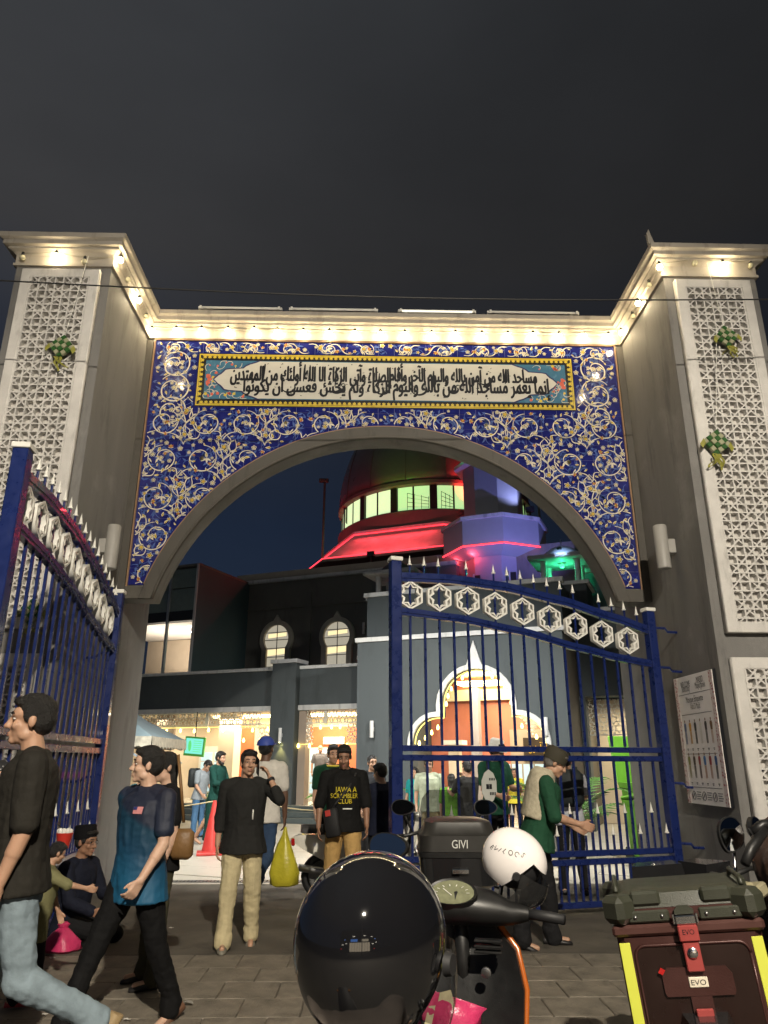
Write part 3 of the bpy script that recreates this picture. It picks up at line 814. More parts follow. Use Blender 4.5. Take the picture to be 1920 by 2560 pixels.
# ---- street lamp behind the camera that lights the forecourt
sl = thing('street_lamp', 'tall grey street lamp across the road facing the gateway', 'street lamp', (1.3,-6.5,-.03))
b = MB(); b.tube([(0,0,0),(0,0,7.2),(.1,.3,7.7),(.3,1.0,7.95)], [.09,.06,.05,.045], 10); b.build('lamp_pole', M_steel, sl, True)
b = MB(); b.bbox(.15,.5,.85,1.5,7.9,8.02,.02); b.build('lamp_head', M_lampgr, sl)
b = MB(); b.box(.19,.46,.9,1.45,7.885,7.897); b.build('lamp_lens', mat('street_lamp_lens',(1,1,1),.4,var=0,emit=(1,.93,.80),estr=60), sl)
sp = lamp('street_lamp_light', 'SPOT', (.32,1.2,7.86), STREET_LIGHT_POWER, (1,.90,.74), .12, sl, None, None, R(98), .55); aim(sp, (-1.2,13.5,-2.0))
# ------------------------------------------------------------------ gates
def interp(t, pts):
    for (a, za), (c, zc_) in zip(pts, pts[1:]):
        if t <= c:
            u = (t-a)/(c-a); u = u*u*(3-2*u)*.35+u*.65
            return za+(zc_-za)*u
    return pts[-1][1]
TOPC = [(0,3.06),(.15,3.19),(.37,3.36),(.6,3.48),(.8,3.52),(1,3.50)]
LOWC = [(0,2.65),(.15,2.71),(.30,2.80),(.55,2.97),(.78,3.07),(1,3.11)]
def gate(hinge, free, label, strapx):
    h, f = V(hinge), V(free); d = f-h; L = d.length; ang = atan2(d.y, d.x)
    t = thing('gate_leaf', label, 'gate', (h.x, h.y, 0), ang, 'blue gate leaves')
    if h.x < 0: t.scale.z = 1.045
    def post(x, zt, w):
        b = MB(); b.bbox(x-w/2, x+w/2, -w/2, w/2, .05, zt, .006); b.build('gate_post', M_navy, t)
        b = MB(); b.bbox(x-w/2-.012, x+w/2+.012, -w/2-.012, w/2+.012, zt, zt+.045, .005); b.build('post_cap', M_white, t)
    post(0, 3.30, .11); post(L, 3.68, .12)
    # curved rails
    for nm, C, hh in (('top_rail', TOPC, .105), ('arch_rail', LOWC, .085)):
        b = MB(); rings = []
        for k in range(33):
            u = .055+(L-.11)*k/32; z = interp(u/L, C); rings.append([(u,-.032,z-hh/2),(u,.032,z-hh/2),(u,.032,z+hh/2),(u,-.032,z+hh/2)])
        b.loft(rings); 
        rings = [[(p[0], p[1]*1.35, (p[2]-interp(p[0]/L,C))*.28 + interp(p[0]/L,C)+ (hh*.0)) for p in rg] for rg in rings]
        b.loft(rings); b.build(nm, M_navy, t, 35)
    for z in (1.655, 1.56, .585, .50, .09): 
        b = MB(); b.bbox(.055, L-.06, -.028, .028, z-.03, z+.03, .005); b.build('rail', M_navy, t)
    n = 19; src = {}
    def bar(x, z0, z1, w=.024):
        b = MB(); b.box(x-w/2, x+w/2, -w/2, w/2, z0, z1); b.build('bar', M_navy, t)
    tip = MB(); tip.lathe([(.013,0),(.026,.006),(.026,.016),(.018,.022),(.0,.125)], (0,0,0), 8)
    tip0 = None
    rr = random.Random(int(L*100))
    def spear(x, z, s=1.0):
        nonlocal tip0
        if tip0 is None: tip0 = o = tip.build('spear_tip', M_white, t, 40)
        else: o = inst(tip0, 'spear_tip', t)
        o.location = (x, 0, z); o.scale = (s, s, s)
    for k in range(1, n):
        x = L*k/n; u = x/L; zl = interp(u, LOWC); ztop = interp(u, TOPC)
        bar(x, 1.69, zl-.04); bar(x, .615, 1.53)
        if k % 2 == 0: bar(x, zl+.042, ztop-.05, .02)
        if k not in (5, 13, 15) or hinge[0] < 0:
            b = MB(); b.lathe([(.012,ztop+.05),(.012,ztop+.14)], (x,0,0), 6); b.build('spear_stem', M_navy, t); spear(x, ztop+.14)
    for k in range(n):
        x = L*(k+.5)/n; zt = .98 if k % 2 else .76
        bar(x, .615, zt, .02); spear(x, zt, .95); bar(x, .12, .47, .022)
    for k in range(1, n): bar(L*k/n, .12, .47, .022)
    # nine white hexagons with a six-point zigzag star inside
    hx = [(.19*sin(k*pi/3), .19*cos(k*pi/3)) for k in range(6)]; hi = [(.163*sin(k*pi/3), .163*cos(k*pi/3)) for k in range(6)]
    st_o = [((.158 if k % 2 else .118)*sin(k*pi/8+pi/8), (.158 if k % 2 else .118)*cos(k*pi/8+pi/8)) for k in range(16)]
    st_i = [((.126 if k % 2 else .078)*sin(k*pi/8+pi/8), (.140 if k % 2 else .100)*cos(k*pi/8+pi/8)) for k in range(16)]
    h0 = plate('hexagon_ornament', hx, [hi[::-1]], -.03, .03, M_white, t); s0 = plate('star_ring', st_o, [st_i[::-1]], -.028, .028, M_white, h0)
    for k in range(9):
        x = L*(2*k+1.5)/n+L*.5/n*0+ (L/n)*.5; z = (interp(x/L, LOWC)+interp(x/L, TOPC))/2-.004
        if k == 0: o = h0
        else:
            o = inst(h0, 'hexagon_ornament', t); q = inst(s0, 'star_ring', o)
        o.location = (x, 0, z); sc_ = .87; o.scale = (sc_, 1, sc_)
    # hinge straps to the pylon
    for z in (3.10, 2.62, 1.30, .66, .40):
        b = MB(); M = Matrix.Rotation(-ang, 4, 'Z')
        b.tube([M @ V(p) for p in ((0,0,z),(strapx*.5,-.02,z-.01),(strapx*.6,0,z-.05),(strapx,.02,z-.055))], .016, 6); b.box(-.03,.03,-.03,.03,z-.03,z+.03); b.build('hinge_strap', M_navy, t)
    return t
gate((3.50, 9.0), (.31, 8.10), 'right blue gate leaf standing ajar in front of the mosque entrance', .355)
gate((-3.02, 8.86), (-2.74, 5.42), 'left blue gate leaf swung wide open beside the left pylon', -.30)

# ------------------------------------------------------------------ mosque
M_slate = mat('slate_paint', (.058,.070,.076), .75, var=.07, scale=1.5, bump=.15, bscale=60, streak=.7)
M_slated = mat('dark_slate_paint', (.15,.145,.13), .8, var=.12, scale=1.2, streak=.6)
M_slate_warm = mat('slate_in_warm_light', (.10,.085,.065), .8, var=.1, scale=2)  # pavilion wall with its dark warm lighting put into the colour as brown
M_capw = mat('white_coping', (.52,.53,.53), .6, var=.12, scale=5, streak=.5)
M_cream2 = mat('cream_wall', (.56,.47,.36), .7, var=.06, scale=3)
M_taupe = mat('taupe_wall', (.33,.27,.22), .7, var=.06, scale=3)
M_orange = mat('terracotta_wall', (.44,.115,.045), .6, var=.08, scale=3)
wear(M_slate, 1.15, .75, .7); wear(M_capw, 1.05, .65, 1.6); wear(M_slated, 1.3, .7, .5)
M_ceil = mat('porch_ceiling', (.62,.55,.42), .7, var=.04)
M_floorp = mat('porch_floor_stone', (.45,.42,.36), .25, var=.1)
M_step = mat('dark_step_stone', (.07,.085,.085), .35, var=.12)
M_cove = mat('cove_light', (1,1,1), .5, var=0, emit=(1,.80,.36), estr=9)
M_doorw = mat('white_door', (.62,.62,.58), .4, var=.05)
M_pane = mat('lit_pane', (.3,.4,.45), .1, var=.1, emit=(.55,.80,.90), estr=.55)
M_screenw = mat('valance_white', (.60,.58,.52), .5, var=.06)
M_win2 = mat('drum_glass_pale', (.4,.5,.3), .2, var=.3, scale=1.5, emit=(.72,.92,.50), estr=1.05)
M_win = mat('drum_glass', (.4,.5,.3), .2, var=.25, scale=1.5, emit=(.50,.86,.36), estr=.95)
M_mull = mat('dark_mullion', (.02,.02,.02), .5, var=0)
M_dome = mat('dome_cladding', (.14,.14,.13), .35, var=.12, scale=2)
M_fairy = mat('fairy_bulb', (1,.8,.3), .3, var=0, emit=(1,.78,.22), estr=7)
mq = thing('mosque', 'slate grey mosque with a dark dome, minaret and lit arcade beyond the gateway', 'mosque', M0, -BE)
def box(name, m, x0, x1, y0, y1, z0, z1, par=None, bev=0):
    b = MB()
    if bev: b.bbox(x0,x1,y0,y1,z0,z1,bev)
    else: b.box(x0,x1,y0,y1,z0,z1)
    return b.build(name, m, par or mq, recalc=False)
# arcade parapets, piers, copings
for u0, u1 in ((-9.5,-1.56),(-.74,1.28)):
    box('parapet', M_slate, u0, u1, 0, .30, 3.12, 4.16)
    box('parapet_coping', M_capw, u0+.004, u1-.004, -.06, .36, 4.16, 4.25)
    box('lintel_band', M_capw, u0+.004, u1-.004, -.07, .28, 2.97, 3.117)
for u0, u1, z in ((-1.55,-.75,4.33),(1.29,2.14,4.31)):
    box('pier', M_slate, u0, u1, -.25, .35, 0, z); box('pier_cap', M_capw, u0-.05, u1+.05, -.31, .41, z, z+.11)
box('pier_edge', M_taupe, -.735, -.50, .02, .30, .4, 2.96)
box('pier', M_cream2, -4.35, -3.75, 1.3, 1.7, .4, 3.0)
# porch
box('porch_floor', M_floorp, -9.5, 1.28, -.28, 3.0, .0, .40)
for k in range(3): box('step', M_step, -9.5, 1.25, -1.12+k*.27, -.285, .0 if k == 0 else .135*k-.002, .135*(k+1)-.006+.0)
box('porch_ceiling', M_ceil, -9.5, 2.0, .31, 3.0, 3.0, 3.06)
box('back_wall', M_cream2, -9.5, 1.9, 2.5, 2.7, .4, 3.0)
box('wall_panel', M_orange, -4.72, -3.62, 2.40, 2.498, .4, 2.75)
box('wall_panel', M_taupe, -3.615, -2.75, 2.30, 2.498, .4, 3.0)
box('wall_panel', M_orange, -2.745, -1.80, 2.40, 2.498, .4, 2.75)
box('wall_panel', M_orange, -1.62, .45, 2.40, 2.498, .4, 2.62)
box('wall_panel', M_cream2, -1.79, -1.63, 2.2, 2.498, .4, 3.0)
box('screen_panel', M_taupe, -6.6, -5.9, 1.0, 1.1, 1.9, 3.0)
for u, w, two in ((-1.02,.62,1),(-5.05,.75,1)):
    fr = box('door', M_doorw, u-w, u+w*.55, 2.36, 2.42, .4, 1.98 if u > -2 else 2.05)
    for k in range(2):
        for j in range(4):
            x0 = u-w+.10+k*(w*.72); box('door_pane', M_pane, x0, x0+w*.58, 2.345, 2.362, .62+j*.32, .62+j*.32+.28, fr)
sg = thing('wall_sign', 'long pale sign above the white door of the right arcade bay', 'sign', M0, -BE)
box('sign_board', M_white, -1.10, -.36, 2.34, 2.395, 2.08, 2.30, sg, .01)
lettering('sign_text', 'PEJABAT MASJID', .09, M_pk, sg, Matrix.Translation((-.73,2.337,2.22)) @ Matrix.Rotation(pi/2,4,'X'), fit=.6)
lettering('sign_text', 'Mosque Office', .06, M_pk, sg, Matrix.Translation((-.73,2.337,2.13)) @ Matrix.Rotation(pi/2,4,'X'), fit=.42)
sb = thing('leaning_board', 'narrow pale notice board tilted on the taupe wall behind the bearded man', 'board', M0, -BE)
b = MB(); M = Matrix.Translation((-3.15,2.26,1.75)) @ Matrix.Rotation(R(14),4,'Y'); b.bbox(-.08,.08,-.02,.02,-.42,.42,.01,M); b.build('board_face', M_white, sb)
# cove light strips and downlights
for u0, u1 in ((-4.9,-2.2),(-1.5,.4)):
    box('cove_strip', M_cove, u0, u1, 1.7, 2.2, 2.93, 2.99)
    lamp('porch_light', 'AREA', ((u0+u1)/2, 1.35, 2.86), PORCH_POWER*1.6, (1,.86,.62), u1-u0, mq, (0,0,0), 1.2)
lamp('porch_light', 'AREA', (-7.2, 1.2, 2.86), PORCH_POWER, (1,.85,.6), 2, mq, (0,0,0), 1.2)
# lattice valances of the arcade
def star_screen(u0, u1, z0, z1, y=.05, step=.235, name='valance_screen'):
    mb = MB(); t = .02
    def clipline(p, q):
        x0, z0_, x1, z1_ = p[0], p[1], q[0], q[1]; t0, t1 = 0.0, 1.0
        for a, d_, lo, hi in ((x0, x1-x0, u0, u1), (z0_, z1_-z0_, z0, z1)):
            if abs(d_) < 1e-9:
                if a < lo or a > hi: return
            else:
                r0, r1 = (lo-a)/d_, (hi-a)/d_
                if r0 > r1: r0, r1 = r1, r0
                t0, t1 = max(t0, r0), min(t1, r1)
        if t1-t0 < 1e-3: return
        mb.bar((x0+(x1-x0)*t0, y+yy, z0_+(z1_-z0_)*t0), (x0+(x1-x0)*t1, y+yy, z0_+(z1_-z0_)*t1), t, .035, (0,1,0))
    nx_, nz_ = int((u1-u0)/step)+2, int((z1-z0)/step)+2
    for i in range(-1, nx_):
        for j in range(-1, nz_):
            cx, cz = u0+(i+.5+(.5 if j % 2 else 0))*step, z1-(j+.35)*step*.9; ro, ri = step*.50, step*.26
            st_ = [((ro if k % 2 == 0 else ri)*sin(k*pi/6), (ro if k % 2 == 0 else ri)*cos(k*pi/6)) for k in range(12)]
            for k in range(12):
                yy = (k % 3)*.002; a, c = st_[k], st_[(k+1) % 12]; clipline((cx+a[0], cz+a[1]), (cx+c[0], cz+c[1]))
    mb.build(name, M_screenw, mq)
    box('screen_rim', M_screenw, u0, u1, y-.025, y+.025, z0-.025, z0)
star_screen(-7.2,-4.0,2.60,2.965); star_screen(-3.9,-2.0,2.62,2.965); star_screen(-2.75,-1.58,2.52,2.60); star_screen(-2.1,-1.58,2.10,2.50)
star_screen(-.74,.05,2.62,2.965); star_screen(.18,1.26,2.62,2.965); star_screen(-.74,-.28,2.06,2.59); star_screen(.80,1.26,2.06,2.59)
for u in (-3.95, .115): box('valance_post', M_screenw, u-.05, u+.05, .02, .08, 2.55, 2.966)
# fairy bulbs hanging below the valances
fb = thing('string_lights', 'string of yellow drop bulbs along the arcade valance and entrance arch', 'string lights', M0, -BE)
fbm = MB(); fbm.lathe([(.0,-.075),(.03,-.06),(.04,-.02),(.025,.03),(.012,.06)], (0,0,0), 8)
f0 = None
def fairy(u, v, z, s=1.0):
    global f0
    if f0 is None: f0 = o = fbm.build('bulb', M_fairy, fb, True)
    else: o = inst(f0, 'bulb', fb)
    o.location = (u, v, z); o.scale = (s, s, s)
for k in range(9): fairy(-5.9+k*.52, -.03, 2.47-.02*(k % 2))
for u in (-2.55,-2.0,-1.7): fairy(u, -.03, 2.16)
for u in (-.70,-.34,.84,1.2): fairy(u, -.03, 1.99)
for u in (.0,.35,.62): fairy(u, -.03, 2.5)
b = MB(); b.box(-.76,-.26,-.02,.02,2.015,2.03); b.box(.78,1.28,-.02,.02,2.015,2.03); b.box(-.25,.78,-.02,.02,2.555,2.57); b.box(-6,-1.58,-.02,.02,2.535,2.548); b.build('festoon_cable', mat('yellow_led_rope',(.6,.5,.1),.4,var=0,emit=(1,.8,.2),estr=2.2), fb)
# pier lamp that shines down, and unlit twins on the entrance
def cyl_lamp(u, v, z, on, label):
    t = thing('wall_lamp', label, 'wall lamp', MM @ V((u, v, z)), -BE, 'cylinder lamps on the mosque')
    b = MB(); b.lathe([(.045,-.2),(.05,-.19),(.05,.19),(.045,.2)], (0,-.09,0), 12); b.build('lamp_housing', M_capw, t, 40)
    b = MB(); b.box(-.03,.03,-.05,.0,-.05,.05); b.build('bracket', M_capw, t)
    if on:
        b = MB(); b.lathe([(.0,-.203),(.035,-.203)], (0,-.09,0), 10); b.build('lens', mat('lamp_lens_lit',(1,1,1),.4,var=0,emit=(1,.85,.3),estr=25), t)
        lamp('wall_lamp_light', 'SPOT', (0,-.09,-.22), 45, (1,.80,.25), .04, t, (0,0,0), None, R(75), .6)
cyl_lamp(-1.14, -.252, 2.27, True, 'small cylinder lamp lit yellow on the pier between the arcade bays')
cyl_lamp(2.60, -2.302, 2.30, False, 'unlit cylinder lamp on the slate wall left of the entrance arch')
cyl_lamp(6.85, -2.302, 2.30, False, 'unlit cylinder lamp on the wall right of the entrance arch')
cyl_lamp(-.42, 3.99, 6.0, False, 'small unlit lamp on the dark upper wall right of the keyhole windows')

# green display screen on the porch pier
tv = thing('display_screen', 'tilted display screen glowing cyan and green under the arcade', 'screen', MM @ V((-4.12,-.25,1.98)), -BE)
b = MB(); M = Matrix.Rotation(R(4),4,'Y'); b.bbox(-.36,.36,-.03,.04,-.28,.28,.01,M); b.build('screen_case', mat('green_case',(.10,.45,.08),.5), tv)
b = MB(); b.box(-.31,.31,-.036,-.031,-.21,.23,M); b.build('screen_panel', mat('cyan_screen',(.1,.3,.3),.3,var=0,emit=(.25,.95,.75),estr=.85), tv)
b = MB()
for k in range(6): b.box(-.02,.26,-.041,-.0375,.15-k*.06,.165-k*.06,M)
b.ball((-.15,-.04,.02),(.06,.004,.16),10,6); b.build('screen_print', mat('green_print',(.1,.5,.1),.5,var=0,emit=(.15,.8,.25),estr=.7), tv)
b = MB(); b.tube([(0,.0,.28),(0,.0,1.0)], .015, 6); b.build('hanging_rod', M_black, tv)

# upper floor wall with keyhole windows
box('upper_wall', M_slated, -5.6, 3.0, 4.0, 4.3, 3.0, 8.0)
box('eave_band', M_capw, -5.55, 3.0, 3.9, 4.1, 8.0, 8.13)
box('roof_upstand', M_slated, -6.2, 8, 4.5, 14, 4.0, 8.55)
for u in (-2.68, .9): box('pilaster', M_slated, u-.13, u+.13, 3.93, 3.998, 4.2, 7.5)
box('string_course', M_slated, -5.3, 2.9, 3.95, 3.996, 6.95, 7.02)
def keyhole(cu, cz, r, hw, zb, n=26):
    a0 = -math.acos(hw/r) ; pts = []
    for k in range(n+1):
        a = a0 + (pi-2*a0)*k/n; pts.append((cu+r*cos(a), cz+r*sin(a)))
    return [(cu+hw, zb)] + pts + [(cu-hw, zb)]
for cu, cz in ((-3.92,5.83),(-1.46,5.79)):
    out = keyhole(cu, cz, .68, .58, 4.25)
    k = len(out)//2; out = out[:k] + [(cu+.13, cz+.675), (cu, cz+.88), (cu-.13, cz+.675)] + out[k+1:]
    fr = plate('window', out, [keyhole(cu, cz, .525, .40, 4.32)[::-1]], 3.86, 3.998, mat('window_stone',(.52,.47,.39),.7,var=.1), mq, .01)
    inn = keyhole(cu, cz, .53, .405, 4.31)
    b = MB(); b.poly([(x, 3.97, z) for x, z in inn]); b.build('pane', mat('keyhole_glass',(.4,.38,.34),.15,var=.35,scale=1.2,emit=(.95,.86,.66),estr=.42), fr)
    b = MB()
    b.box(cu-.012,cu+.012,3.945,3.965,4.32,cz+.52)
    for z in (cz+.25, cz-.03, cz-.33, cz-.65, cz-1.0):
        hw = .40 if z < cz-.34 else sqrt(.525**2-(z-cz)**2); b.box(cu-hw,cu+hw,3.947,3.967,z-.012,z+.012)
    b.build('mullion', M_mull, fr)
    for z0, z1 in ((cz+.05,cz+.20),(cz-.60,cz-.38)):
        b = MB(); b.poly([(cu-.38,3.968,z0),(cu+.38,3.968,z0+.05),(cu+.38,3.968,z1+.03),(cu-.38,3.968,z1)])
        b.build('lit_cove', mat('window_cove',(1,.9,.6),.5,var=0,emit=(1,.80,.42),estr=1.2), fr)
# glazed block at left
gb = .8
box('block_side', mat('teal_slate',(.055,.095,.105),.7,var=.12,streak=.6), -5.32, -5.27, gb, 4.0, 3.0, 8.0)
box('block_core', M_slated, -10, -5.33, 4.3, 4.5, 3.0, 8.0)
for k, u in enumerate((-9.6,-8.55,-7.5,-6.42)):
    for z0, z1 in ((6.45,7.22),(7.26,7.92)): box('spandrel_panel', mat('spandrel_glass',(.16,.20,.18),.15,var=.1), u+.02, u+1.02, gb+.02, gb+.06, z0, z1)
    box('window_pane', mat('clear_glass',(.02,.02,.02),.02,var=0,alpha=.12), u+.02, u+1.02, gb+.03, gb+.04, 4.2, 6.1)
    box('mullion', mat('grey_aluminium',(.42,.43,.42),.35,metal=.6,var=.05), u-.035, u+.035, gb-.05, gb+.05, 4.2, 8.0)
box('mullion', M_capw, -5.36, -5.28, gb-.05, gb+.05, 4.2, 8.05)
box('dark_band', M_mull, -10, -5.33, gb+.0, gb+.3, 6.10, 6.44)
box('block_roof', M_slated, -10, -5.27, gb, 4.4, 8.0, 8.08)
box('room_ceiling', mat('room_ceiling',(.70,.66,.60),.8,var=.04), -10, -5.34, gb+.32, 4.28, 6.12, 6.16)
box('room_wall', M_cream2, -10, -5.34, 4.2, 4.28, 3.0, 6.1)
lamp('room_light', 'AREA', (-7.3, 2.4, 4.5), 150, (1,.87,.72), 2.5, mq, (pi,0,0), 2.0)
for u, v in ((-7.6,1.6),(-6.3,1.9),(-6.9,2.9),(-5.9,3.3)):
    b = MB(); b.lathe([(.0,6.105),(.09,6.105),(.10,6.118)], (u,v,0), 12); b.build('downlight', mat('downlight',(1,1,1),.5,var=0,emit=(1,.92,.8),estr=14), mq)
# entrance pavilion with trefoil arch
def trefoil(cu, zb, g=0.0):
    R1, R2 = .98+g, .66+g*.8
    pts = [(cu+1.60+g, zb), (cu+1.60+g, 1.95)]
    for k in range(9):
        a = (pi/2)*k/8; pts.append((cu+1.60-.62+ (.62+g)*cos(a), 1.95+(.62+g)*sin(a)))
    pts += [(cu+.86+g, 2.57+g), (cu+.86+g, 2.74+g)]
    for k in range(1, 16):
        a = pi*.03 + (pi*.94)*k/16; pts.append((cu+(.86+g)*cos(a), 2.80+(.86+g)*sin(a)*1.0))
    pts += [(cu-.86-g, 2.74+g), (cu-.86-g, 2.57+g)]
    for k in range(9):
        a = pi/2+(pi/2)*k/8; pts.append((cu-1.60+.62+(.62+g)*cos(a), 1.95+(.62+g)*sin(a)))
    pts += [(cu-1.60-g, 1.95), (cu-1.60-g, zb)]
    return pts
PC = 5.23
plate('entrance_wall', [(2.15,.0),(2.15,4.45),(7.35,4.45),(7.35,.0)] + trefoil(PC, 0.0)[:], [], -2.3, -1.95, M_slate, mq)
plate('arch_trim', trefoil(PC, .42, .11)[:0] or ([(PC+1.70,1.90)]+trefoil(PC,1.90,.11)[1:-1]+[(PC-1.70,1.90)]+trefoil(PC,1.90,-.005)[1:-1][::-1]), [], -2.37, -2.303, M_capw, mq)
b = MB(); b.prism([(PC-.20,3.70),(PC-.16,3.82),(PC,4.32),(PC+.16,3.82),(PC+.20,3.70)], -2.38, -2.305); b.build('arch_finial', M_capw, mq)
box('cornice_band', M_capw, 2.1, 7.42, -2.36, -1.9, 4.45, 4.56)
box('upper_block', M_slate, 2.15, 7.3, -1.7, 2.5, 4.4, 5.75); box('cornice_band', M_capw, 2.08, 7.38, -1.78, -1.5, 5.75, 5.86)
box('pavilion_side', M_slate, 2.15, 2.45, -1.948, 3.0, 0, 4.44); box('pavilion_side', M_slate_warm, 6.95, 7.35, -1.948, 3.0, 0, 4.44)
# hall seen through the arch
box('hall_floor', M_floorp, 2.46, 6.94, -1.9, 3.5, -.01, .06)
box('hall_back', mat('salmon_wall',(.50,.17,.115),.6,var=.06), 2.46, 6.94, 2.6, 2.8, .05, 4.0)
box('hall_ceiling', M_ceil, 2.46, 6.94, -1.94, 2.58, 4.0, 4.05)
box('cove_strip', M_cove, 3.6, 6.6, 1.5, 2.3, 3.70, 3.78); box('cove_shelf', M_ceil, 2.5, 6.9, 2.35, 2.59, 3.3, 3.62)
box('hall_pier', mat('lilac_pier',(.30,.28,.30),.6,var=.05), 3.98, 4.22, 1.6, 1.9, .05, 3.6); box('hall_pier', M_cream2, 3.55, 3.85, .8, 1.1, .05, 2.0)
box('pier_capital', M_white, 3.42, 3.98, .7, 1.2, 2.0, 2.12)
box('hall_surround', M_taupe, 4.9, 6.94, 2.50, 2.598, .05, 2.45)
lamp('hall_light', 'AREA', (5.1, .2, 3.9), PORCH_POWER*3.2, (1,.86,.62), 2.6, mq, (0,0,0), 2.4)
lamp('hall_cove_light', 'AREA', (5.2, 1.2, 3.66), PORCH_POWER*.9, (1,.80,.40), 2.6, mq, (pi*.75,0,0), .3)
for k in range(7): box('hall_window', M_pane, 4.6+k*.33, 4.88+k*.33, 2.47, 2.495, .75, 1.5)
hb = thing('wall_sign', 'dark panel with gold Arabic script inside the entrance arch', 'sign', M0, -BE)
box('sign_board', mat('dark_sign',(.035,.025,.018),.4,var=.1), 5.3, 7.6-.70, 2.42, 2.496, 1.62, 2.22, hb)
b = MB()
vs, fs, w, h = text_mesh(shape_ar('ادخلوها بسلام آمنين'), 1.0)
for o_ in (0, .008):
    i = len(b.v); b.v += [(6.12+p.x*1.36/w+o_, 2.41+o_*.05, 1.92+p.y*.36/h) for p in vs]; b.f += [tuple(i+q for q in f) for f in fs]
b.build('gold_script', mat('gold_leaf',(.55,.36,.06),.4,metal=.3,var=.05), hb, recalc=False)
ch = thing('chandelier', 'crystal chandelier hanging inside the entrance arch', 'chandelier', MM @ V((5.9,.9,2.72)), -BE)
b = MB(); b.tube([(0,0,.45),(0,0,1.25)], .012, 6); b.build('chain', M_chrome, ch)
b = MB()
for k in range(5): b.lathe([(.30-.06*k,.02-.085*k),(.31-.06*k,-.01-.085*k),(.28-.06*k,-.05-.085*k)], (0,0,0), 18)
b.lathe([(.0,-.5),(.03,-.46),(.0,-.42)], (0,0,0), 8); b.lathe([(.04,.45),(.10,.3),(.05,.15),(.18,.05)], (0,0,0), 10)
b.build('crystal_basket', mat('crystal',(.75,.68,.52),.1,var=.2,scale=40,emit=(1,.85,.55),estr=.5), ch, True)
for k in range(10):
    a = 2*pi*k/10; b = MB(); b.tube([(.1*cos(a),.1*sin(a),.02),(.28*cos(a),.28*sin(a),-.06),(.44*cos(a),.44*sin(a),.06)], .012, 5); b.lathe([(.03,.07),(.035,.09),(.014,.10),(.014,.22),(.0,.27)], (.44*cos(a),.44*sin(a),0), 6); b.build('candle_arm', mat('crystal_arm',(.7,.65,.5),.2,var=.1,emit=(1,.82,.5),estr=.6), ch, True)
for k in range(13):
    a = pi*.04+pi*.92*k/12
    fairy(PC+.80*cos(a), -2.1, 2.78+.80*sin(a), .9)
for k in range(4): fairy(PC-1.50+k*.16, -2.1, 1.98+.12*k, .9); fairy(PC+1.50-k*.16, -2.1, 1.98+.12*k, .9)
b = MB(); b.tube([(x, -2.2, z) for x, z in trefoil(PC, 1.3, -.03)[1:-1]], .014, 5, False); b.build('led_rope', MATS['yellow_led_rope'], fb)
# corner kiosks
def kiosk(u, v, z, dome_m, s=1.0, lit=None):
    k = thing('roof_kiosk', 'small roof kiosk with %s' % ('a blue-white lit dome and green underside at right' if lit else 'an unlit dark dome beside the gate post'), 'kiosk', MM @ V((u,v,z)), -BE, 'roof kiosks')
    box('kiosk_base', M_slate, -.66,.66,-.6,.6,-.55,0,k); box('base_coping', M_capw, -.74,.74,-.68,.68,0,.09,k)
    for x in (-.45,.45):
        for y in (-.4,.4):
            b = MB(); b.lathe([(.095,.09),(.085,.14),(.08,.70),(.095,.74)], (x,y,0), 12); b.build('column', M_capw, k, 40)
    box('kiosk_roof', M_capw, -.82,.82,-.75,.75,.74,.86,k,.02)
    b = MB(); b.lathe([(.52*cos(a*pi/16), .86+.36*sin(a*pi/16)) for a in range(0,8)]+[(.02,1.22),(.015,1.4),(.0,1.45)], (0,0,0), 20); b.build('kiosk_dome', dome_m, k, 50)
    b = MB(); b.lathe([(.54,.86),(.55,.885),(.52,.90)], (0,0,0), 20); b.build('dome_ring', M_slated, k, 40)
    return k
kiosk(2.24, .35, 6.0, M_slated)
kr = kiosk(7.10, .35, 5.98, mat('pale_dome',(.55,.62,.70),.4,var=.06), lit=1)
lamp('kiosk_flood', 'POINT', (0,-.05,.62), 45, (.05,1,.40), .06, kr)
b = MB(); b.lathe([(.0,.60),(.06,.62),(.07,.70),(.0,.735)], (0,-.05,0), 10); b.build('green_lamp', mat('green_lamp',(.1,1,.4),.4,var=0,emit=(.1,1,.4),estr=1.5), kr)
for y_ in (-.64,): 
    sp = lamp('dome_flood', 'SPOT', (0.1,-1.05,.90), 60, (.45,.65,1), .05, kr, None, None, R(70), .6); sp.rotation_euler = (R(75), 0, 0)
    b = MB(); b.box(.04,.16,-1.1,-1.0,.865,.91); b.build('flood_case', M_black, kr)
box('wing_wall', mat('teal_lit_wall',(.10,.17,.18),.75,var=.08), 7.36, 13, 1.2, 1.5, 3.2, 8.1); box('wing_coping', M_capw, 7.36, 13, 1.1, 1.55, 6.6, 6.72); box('wing_coping', M_capw, 7.4, 13, -.4, .1, 5.2, 5.3); box('wing_parapet', M_slate, 7.4, 13, -.35, .05, 3.1, 5.2)  # teal light on the wing wall is painted into its base colour
box('wing_back', M_cream2, 7.36, 13, 2.4, 2.6, 0, 3.2); lamp('wing_light', 'AREA', (9, 1.2, 3.0), PORCH_POWER*1.2, (1,.9,.65), 2, mq, (0,0,0), 1.2)
star_screen(7.5, 9.4, 2.2, 3.05, .05)
box('pier', M_slate, 7.36, 7.5, -.4, .1, 0, 3.1)
